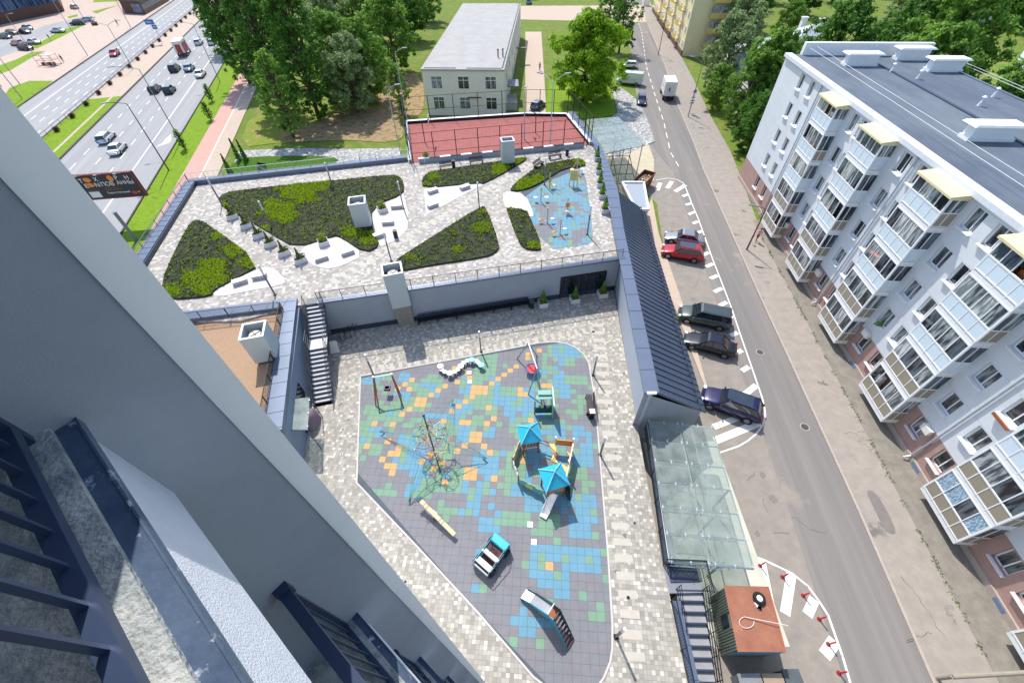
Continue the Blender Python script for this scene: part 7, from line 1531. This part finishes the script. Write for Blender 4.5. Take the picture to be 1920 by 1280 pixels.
for (x, z, ww_, hh_) in ((-.6, 5.2, 2.6, 1.2), (.2, 4.0, 1.4, 1.0)): w = MB(); w.box((x, -.08, z), (ww_, .06, hh_)); w.build('board', mat('sign_blue', (40, 100, 176), .4), bs_); w = MB(); w.box((x-ww_*.1, -.12, z+.1), (ww_*.6, .01, .1)); w.box((x, -.12, z-.18), (ww_*.7, .01, .08)); w.build('board_lines', M_white, bs_)
# red delineator posts round the lower hatched corner
for i, (px, py) in enumerate([(1425, 1060), (1467, 1081), (1506, 1116), (1536, 1160), (1553, 1207), (1573, 1261)]):
    s = thing('delineator_post', f'red flexible post, {ORD[i]} from the top along the curved white line', 'bollard', W(px, py), 0, 'red posts along the curved white line'); w = MB(); w.disc((0, 0), .13, 0, .05, 12, r2=.1); w.build('base', mat('post_base', (150, 30, 40), .6), s); MB().disc((0, 0), .045, .05, .75, 10).build('post', M_red, s)
# billboard
bbp = W(257, 452); bb_ = thing('billboard', 'black roadside billboard with orange and white lettering on a grey post', 'billboard', bbp); o = Vector(bbp)
BC = [W(135, 328, 5.9), W(246, 320, 5.9), W(281, 367, 3.4), W(176, 378, 3.4)]
bu = (BC[1]-BC[0]); bu.z = 0; bwid = bu.length; bu.normalize(); bN = Vector((bu.y, -bu.x, 0)); az_ = math.atan2(bu.y, bu.x)
cB = sum(BC, Vector())/4; cB.z = 0; bw_, bh_ = 6.6, 3.0; zc = 5.1
c0 = W(208, 348, zc)
MB(o).tube(bbp, Vector((bbp.x, bbp.y, 4)), .2, 12).build('post', mat('bill_post', (110, 130, 136), .5, metal=.3), bb_)
w = MB(o); w.box(c0, (bw_, .3, bh_), rz=az_); w.build('board', mat('bill_black', (34, 34, 40), .4), bb_)
w = MB(o)
for s in (-1, 1): w.box(c0+bu*s*bw_/2+Vector((0, 0, 0)), (.16, .36, bh_+.16), rz=az_); w.box(c0+Vector((0, 0, s*bh_/2)), (bw_, .36, .16), rz=az_)
w.build('frame', mat('bill_frame', (110, 44, 48), .5), bb_)
def btext(s, x, z, size, m):
    cu = bpy.data.curves.new('txt', 'FONT'); cu.body = s; cu.size = size; cu.extrude = .004; cu.align_x = 'LEFT'; to_ = bpy.data.objects.new('txt', cu); C.objects.link(to_)
    dg = bpy.context.evaluated_depsgraph_get(); me = bpy.data.meshes.new_from_object(to_.evaluated_get(dg)); bpy.data.objects.remove(to_); me.materials.clear(); me.materials.append(m)
    o_ = bpy.data.objects.new('lettering', me); C.objects.link(o_); o_.parent = bb_; o_.rotation_euler = (math.pi/2, 0, az_); o_.location = c0+bu*x+bN*.162+Vector((0, 0, z))-o
mo = mat('bill_orange', (226, 128, 50), .5)
btext('T', -3.0, .62, .75, M_white); btext('X', -1.3, .72, .7, M_white); btext('P', 1.1, .75, .7, M_white); btext('H', 2.2, .72, .7, M_white)
btext('E', -2.8, -.02, .75, M_white); btext('N', -1.6, .02, .75, M_white); btext('ПОВ', -.9, .05, .72, M_white); btext('АННЫ', .95, .12, .66, M_white)
btext('---------- ------', -.9, -.3, .3, mo); btext('---------------------', -.9, -.52, .3, mo); btext('Торжественный', -.9, -.95, .34, M_white)
def bblob(x, z, a, b, m):
    w = MB(o); n = 14; w.add([c0+bu*(x+a*math.cos(i*6.283/n)*(1+.15*math.sin(i*3)))+bN*.166+Vector((0, 0, z+b*math.sin(i*6.283/n))) for i in range(n)], [tuple(range(n))]); w.build('ornament', m, bb_)
bblob(-2.05, .95, .42, .3, mo); bblob(-2.1, .3, .45, .28, mo); bblob(.6, .95, .34, .38, mo); bblob(2.2, -1.0, .3, .22, mat('bill_red', (190, 60, 50), .5)); bblob(2.75, -.95, .14, .12, mo)
w = MB(o); w.box(c0+bu*-2.3+bN*.16+Vector((0, 0, -.92)), (1.2, .02, .75), rz=az_); w.build('white_panel', M_offwhite, bb_); w = MB(o); w.box(c0+bu*-2.2+bN*.16+Vector((0, 0, -.35)), (1.5, .02, .16), rz=az_); w.build('grey_band', M_railgrey, bb_)
w = MB(o)
for x in (-2.2, 0, 2.2): p = c0+bu*x+Vector((0, 0, bh_/2)); w.tube(p, p+bN*1.1+Vector((0, 0, .35)), .025, 5); w.box(p+bN*1.15+Vector((0, 0, .35)), (.4, .18, .1), rz=az_)
w.build('spotlight', M_steel, bb_)
# ================================================================ people
def person(base, rz, shirt, trousers, label, hair=(60, 46, 36), stride=.22, z=None):
    J = {'pel': (0, 0, .94), 'bel': (0, .01, 1.1), 'che': (0, 0, 1.32), 'nec': (0, 0, 1.48), 'hd0': (0, .02, 1.56), 'hd1': (0, .03, 1.68)}
    E_ = [('pel', 'bel'), ('bel', 'che'), ('che', 'nec'), ('nec', 'hd0'), ('hd0', 'hd1')]; Rr = {'pel': .145, 'bel': .125, 'che': .15, 'nec': .055, 'hd0': .085, 'hd1': .092}
    for s, k in ((-1, 'l'), (1, 'r')):
        f = stride*s
        J.update({k+'hip': (s*.1, 0, .88), k+'kn': (s*.11, f*.6+.05, .48), k+'an': (s*.11, f, .09), k+'to': (s*.12, f+.17, .04), k+'sh': (s*.19, 0, 1.42), k+'el': (s*.25, -f*.35, 1.14), k+'wr': (s*.24, -f*.7+.1, .9), k+'ha': (s*.235, -f*.75+.14, .82)})
        E_ += [('pel', k+'hip'), (k+'hip', k+'kn'), (k+'kn', k+'an'), (k+'an', k+'to'), ('che', k+'sh'), (k+'sh', k+'el'), (k+'el', k+'wr'), (k+'wr', k+'ha')]
        Rr.update({k+'hip': .1, k+'kn': .062, k+'an': .042, k+'to': .04, k+'sh': .062, k+'el': .043, k+'wr': .03, k+'ha': .035})
    ks = list(J); me = bpy.data.meshes.new('body'); me.from_pydata([J[k] for k in ks], [(ks.index(a), ks.index(b)) for a, b in E_], [])
    ob = bpy.data.objects.new('body', me); C.objects.link(ob); ob.modifiers.new('s', 'SKIN'); sv_ = me.skin_vertices[0].data
    for i, k in enumerate(ks): sv_[i].radius = (Rr[k], Rr[k]*(.72 if k in ('pel', 'bel', 'che') else 1)); sv_[i].use_root = (k == 'pel')
    m_ = ob.modifiers.new('b', 'SUBSURF'); m_.levels = 2
    dg = bpy.context.evaluated_depsgraph_get(); m2 = bpy.data.meshes.new_from_object(ob.evaluated_get(dg)); bpy.data.objects.remove(ob); m2.name = 'body'
    for x in (M_skin, mat('cloth_%d_%d_%d' % shirt, shirt, .85, amt=.08), mat('cloth_%d_%d_%d' % trousers, trousers, .85, amt=.08), M_black): m2.materials.append(x)
    for p in m2.polygons:
        c = p.center; p.use_smooth = True
        p.material_index = 3 if c.z < .1 else (2 if c.z < .98 and abs(c.x) < .205 else (1 if c.z < 1.49 and not (abs(c.x) > .2 and c.z < 1.15) else 0))
    t = thing('person', label, 'person', base, rz); b_ = bpy.data.objects.new('body', m2); C.objects.link(b_); b_.parent = t
    w = MB(); n = 10; vs = []; fs = []
    for k, (a, z_) in enumerate([(.098, 1.62), (.108, 1.68), (.1, 1.75), (.06, 1.79), (.004, 1.8)]):
        for i in range(n): q = 2*math.pi*i/n; vs.append((a*math.cos(q)*.92, a*math.sin(q)+.01-(.012 if math.sin(q) > .3 and k == 0 else 0), z_+(.05 if math.sin(q) > .3 and k == 0 else 0)))
    for k in range(4):
        for i in range(n): fs.append((k*n+i, k*n+(i+1) % n, (k+1)*n+(i+1) % n, (k+1)*n+i))
    w.add(vs, fs).build('hair', mat('hair_%d' % hair[0], hair, .8), t, smooth=True)
    w = MB()
    for s in (-1, 1):
        for i in range(4): x = s*(.235-.0+(i-1.5)*.0); y0 = (-stride*s*.75+.14)+(i-1.5)*.018; w.tube((x, y0, .81), (x-s*.005, y0+.005, .75-.006*abs(i-1.3)), .0085, 5); w.tube((x-s*.005, y0+.005, .75-.006*abs(i-1.3)), (x-s*.018, y0+.012, .725), .0075, 5)
        y0 = -stride*s*.75+.14; w.tube((s*.225, y0+.03, .83), (s*.215, y0+.06, .78), .01, 5)
    w.build('fingers', M_skin, t)
    w = MB()
    for s in (-1, 1): w.box((s*.032, .118, 1.655), (.022, .008, .01), m=M_black); w.box((s*.09, .025, 1.64), (.018, .035, .055), m=M_skin)
    w.add([(-.014, .112, 1.61), (.014, .112, 1.61), (0, .142, 1.618), (0, .116, 1.655)], [(0, 1, 2), (1, 3, 2), (3, 0, 2)], M_skin); w.box((0, .112, 1.588), (.045, .008, .009), m=mat('lips', (176, 96, 88), .6)); w.build('face', None, t)
    return t
person(W(1417, 452, .12), R(170), (206, 150, 160), (176, 60, 74), 'person in a pink top and red shorts walking past the dark lamp post', stride=.25)
w = MB(W(1416, 440, 1.0)); w.box(W(1413, 441, 1.15), (.28, .16, .34)); tag(w.build('shoulder_bag', M_offwhite, bevel=.04), 'pale bag carried by the person near the dark lamp post', 'bag')
person(W(120, 117, .12), R(40), (40, 40, 44), (50, 54, 66), 'person in dark clothes beside the pink stand on the plaza'); person(W(222, 48, .12), R(20), (36, 36, 40), (40, 42, 50), 'person in black walking alone across the plaza'); person(W(96, 77, .12), R(0), (30, 60, 44), (180, 186, 190), 'person in dark green near the car park kerb')
person(W(1012, 133, .04), R(10), (46, 44, 48), (40, 40, 46), 'person in dark clothes on the path beside the beige house'); person(W(3, 163, .12), R(100), (196, 90, 90), (60, 60, 70), 'person in red at the far left edge of the plaza')
# pink framed stand on the plaza
t = thing('framed_stand', 'pink and white open frame stand with boxes on the plaza', 'stand', W(95, 122, .1)); w = MB()
for x in (-2.2, 0, 2.2):
    for y in (-1, 1): w.tube((x, y, 0), (x, y, 2.3), .05)
for z in (.05, 1.2, 2.3):
    for y in (-1, 1): w.tube((-2.2, y, z), (2.2, y, z), .04)
    for x in (-2.2, 2.2): w.tube((x, -1, z), (x, 1, z), .04)
w.build('frame', mat('frame_pink', (196, 110, 116), .6), t); w = MB(); w.box((1.2, 0, 2.34), (2.0, 2.1, .06)); w.build('awning', M_offwhite, t); w = MB()
for i in range(7): w.box((-1.6+i*.5, -.2+.2*(i % 2), .35), (.4, .5, .6), m=[M_wood, M_brown, M_offwhite][i % 3])
w.build('boxes', None, t)
t = thing('litter_bin', 'dark low bin group on the plaza beside the grass tongue', 'bin', W(177, 48, .1)); w = MB(); w.box((0, 0, .4), (1.2, .6, .8)); w.box((.9, .2, .5), (.5, .5, 1.0)); w.build('box', M_brown, t)
t = thing('stall', 'small stall with a pink awning by the yellow block', 'stall', W(1212, 12)); MB().box((0, 0, 2.8), (2.2, 1.2, .4)).build('awning', mat('awning_red', (206, 110, 120), .6), t); MB().box((0, 0, 1.3), (1.8, .9, 2.6)).build('counter', M_offwhite, t)
# outdoor stacked bench near the walk (dark object behind the parapet)
t = thing('park_bench', 'dark bench beside the park lawn just behind the back parapet', 'bench', W(492, 318, .05), R(-20)); w = MB(); 
for i in range(4): w.box((0, -.2+i*.13, .45), (1.8, .1, .04))
w.build('seat', M_black, t); w = MB(); w.box((0, .3, .75), (1.8, .05, .4)); w.build('backrest', M_black, t)
for s in (-1, 1): MB().box((s*.75, 0, .22), (.08, .5, .44)).build('leg', M_concrete, t)
# gate-like white post and rail in the lower right corner
w = MB(W(1780, 1268, 1.0)); w.tube(W(1786, 1268, 1.2), W(1960, 1258, 1.2), .11, 10); w.tube(W(1786, 1268, 1.2), W(1786, 1268, 1.2)-Vector((0, 0, 1.1)), .09, 8); tag(w.build('pipe', mat('pipe_beige', (150, 142, 128), .7, amt=.1)), 'pale pipe crossing the sidewalk at the lower right corner', 'pipe')

# ================================================================ small street details
sheet('asphalt_patch', smoothpoly([p+Vector((0, 0, 0)) for p in flat([(1622, 918), (1640, 920), (1664, 958), (1682, 998), (1672, 1003), (1654, 985), (1640, 955)], .12)], 1), .126, mat('patch_dark', (122, 116, 112), .9, amt=.1, scale=3, bump=.2))
for (px, py, z_, l_) in ((1425, 660, 0, 'on the road beside the dark blue crossover'), (1509, 800, 0, 'on the road above the red posts'), (1400, 1190, 0, 'x')):
    if l_ == 'x': continue
    m_ = thing('manhole_cover', 'round iron manhole cover '+l_, 'manhole cover', W(px, py, z_-.004), 0, 'manhole covers in the road'); MB().disc((0, 0), .36, 0, .006, 20).build('frame', M_kerb, m_); MB().disc((0, 0), .29, 0, .012, 18).build('lid', mat('iron', (84, 80, 78), .6, metal=.4, amt=.15, scale=12), m_)
ck_ = MB(); cr2 = random.Random(21)
def crack(p, a, L_, w_, z_):
    q = Vector(p); n = int(L_/.25)
    for i in range(n):
        a2 = a+cr2.uniform(-.5, .5); e = q+Vector((math.cos(a2), math.sin(a2), 0))*.25; d_ = Vector((-math.sin(a2), math.cos(a2), 0))*w_/2*cr2.uniform(.5, 1)
        ck_.add([(v.x, v.y, z_) for v in (q-d_, e-d_, e+d_, q+d_)], [(0, 1, 2, 3)]); q = e
for px, py in ((1580, 812), (1530, 640), (1480, 520), (1440, 430), (1690, 1080), (1700, 1200), (1395, 380)): crack(W(px, py, .12), cr2.choice((0, .1, -1.5)), cr2.uniform(1.5, 3.5), .03, .1215)
for px, py in ((1400, 900), (1440, 960), (1300, 540), (1340, 600), (1480, 1000), (1550, 1000), (1330, 480), (1390, 700), (1250, 250), (1270, 330)): crack(W(px, py, 0), cr2.uniform(0, 3), cr2.uniform(1, 3), .03, -.003)
struct(ck_.build('cracks', mat('crack_dark', (70, 68, 66), .95)))
ol = MB()
for px, py, r_ in ((1300, 560, .22), (1340, 520, .2), (1310, 480, .2), (1430, 890, .25), (1450, 935, .3), (1280, 500, .15), (1400, 770, .18), (1345, 560, .12), (1290, 450, .15), (1420, 1000, .2)):
    c = W(px, py); n = 14; ol.add([(c.x+r_*math.cos(i*6.283/n)*cr2.uniform(.6, 1.1), c.y+r_*1.3*math.sin(i*6.283/n)*cr2.uniform(.6, 1.1), -.009) for i in range(n)], [tuple(range(n))])
struct(ol.build('oil_stains', mat('oil_dark', (126, 119, 112), .8, amt=.1)))

dr_ = [(640, 850), (720, 650), (1010, 600), (1170, 700), (1190, 980), (1178, 1120), (760, 1090)]
for i, (px, py) in enumerate(dr_):
    t = thing('drain_grate', ['small round drain in the paving right of the glass door canopy', 'small round drain in the paving above the swing', 'small round drain in the paving below the long wall bench', 'small round drain in the paving right of the nest swing', 'small round drain in the paving beside the big glass canopy', 'small round drain in the paving right of the free-standing slide', 'small round drain in the paving near the foot of the tower'][i], 'drain', W(px, py, D)); MB().disc((0, 0), .1, 0, .008, 14).build('ring', M_steel, t); MB().disc((0, 0), .075, 0, .012, 12).build('grate', M_black, t)
st_ = MB()
for i in range(26):
    px, py = cr2.choice(((1150+cr2.uniform(-30, 30), cr2.uniform(650, 1200)), (cr2.uniform(640, 1100), 640+cr2.uniform(-20, 20)), (650+cr2.uniform(-30, 20), cr2.uniform(700, 900))))
    c = W(px, py, D+.0015); 
    if inside((c.x, c.y), pg): continue
    r_ = cr2.uniform(.05, .16); n = 9; st_.add([(c.x+r_*math.cos(k*6.283/n)*cr2.uniform(.5, 1.1), c.y+r_*math.sin(k*6.283/n)*cr2.uniform(.5, 1.1), c.z) for k in range(n)], [tuple(range(n))])
struct(st_.build('paving_stains', mat('stain_grey', (122, 116, 108), .9, amt=.1)))
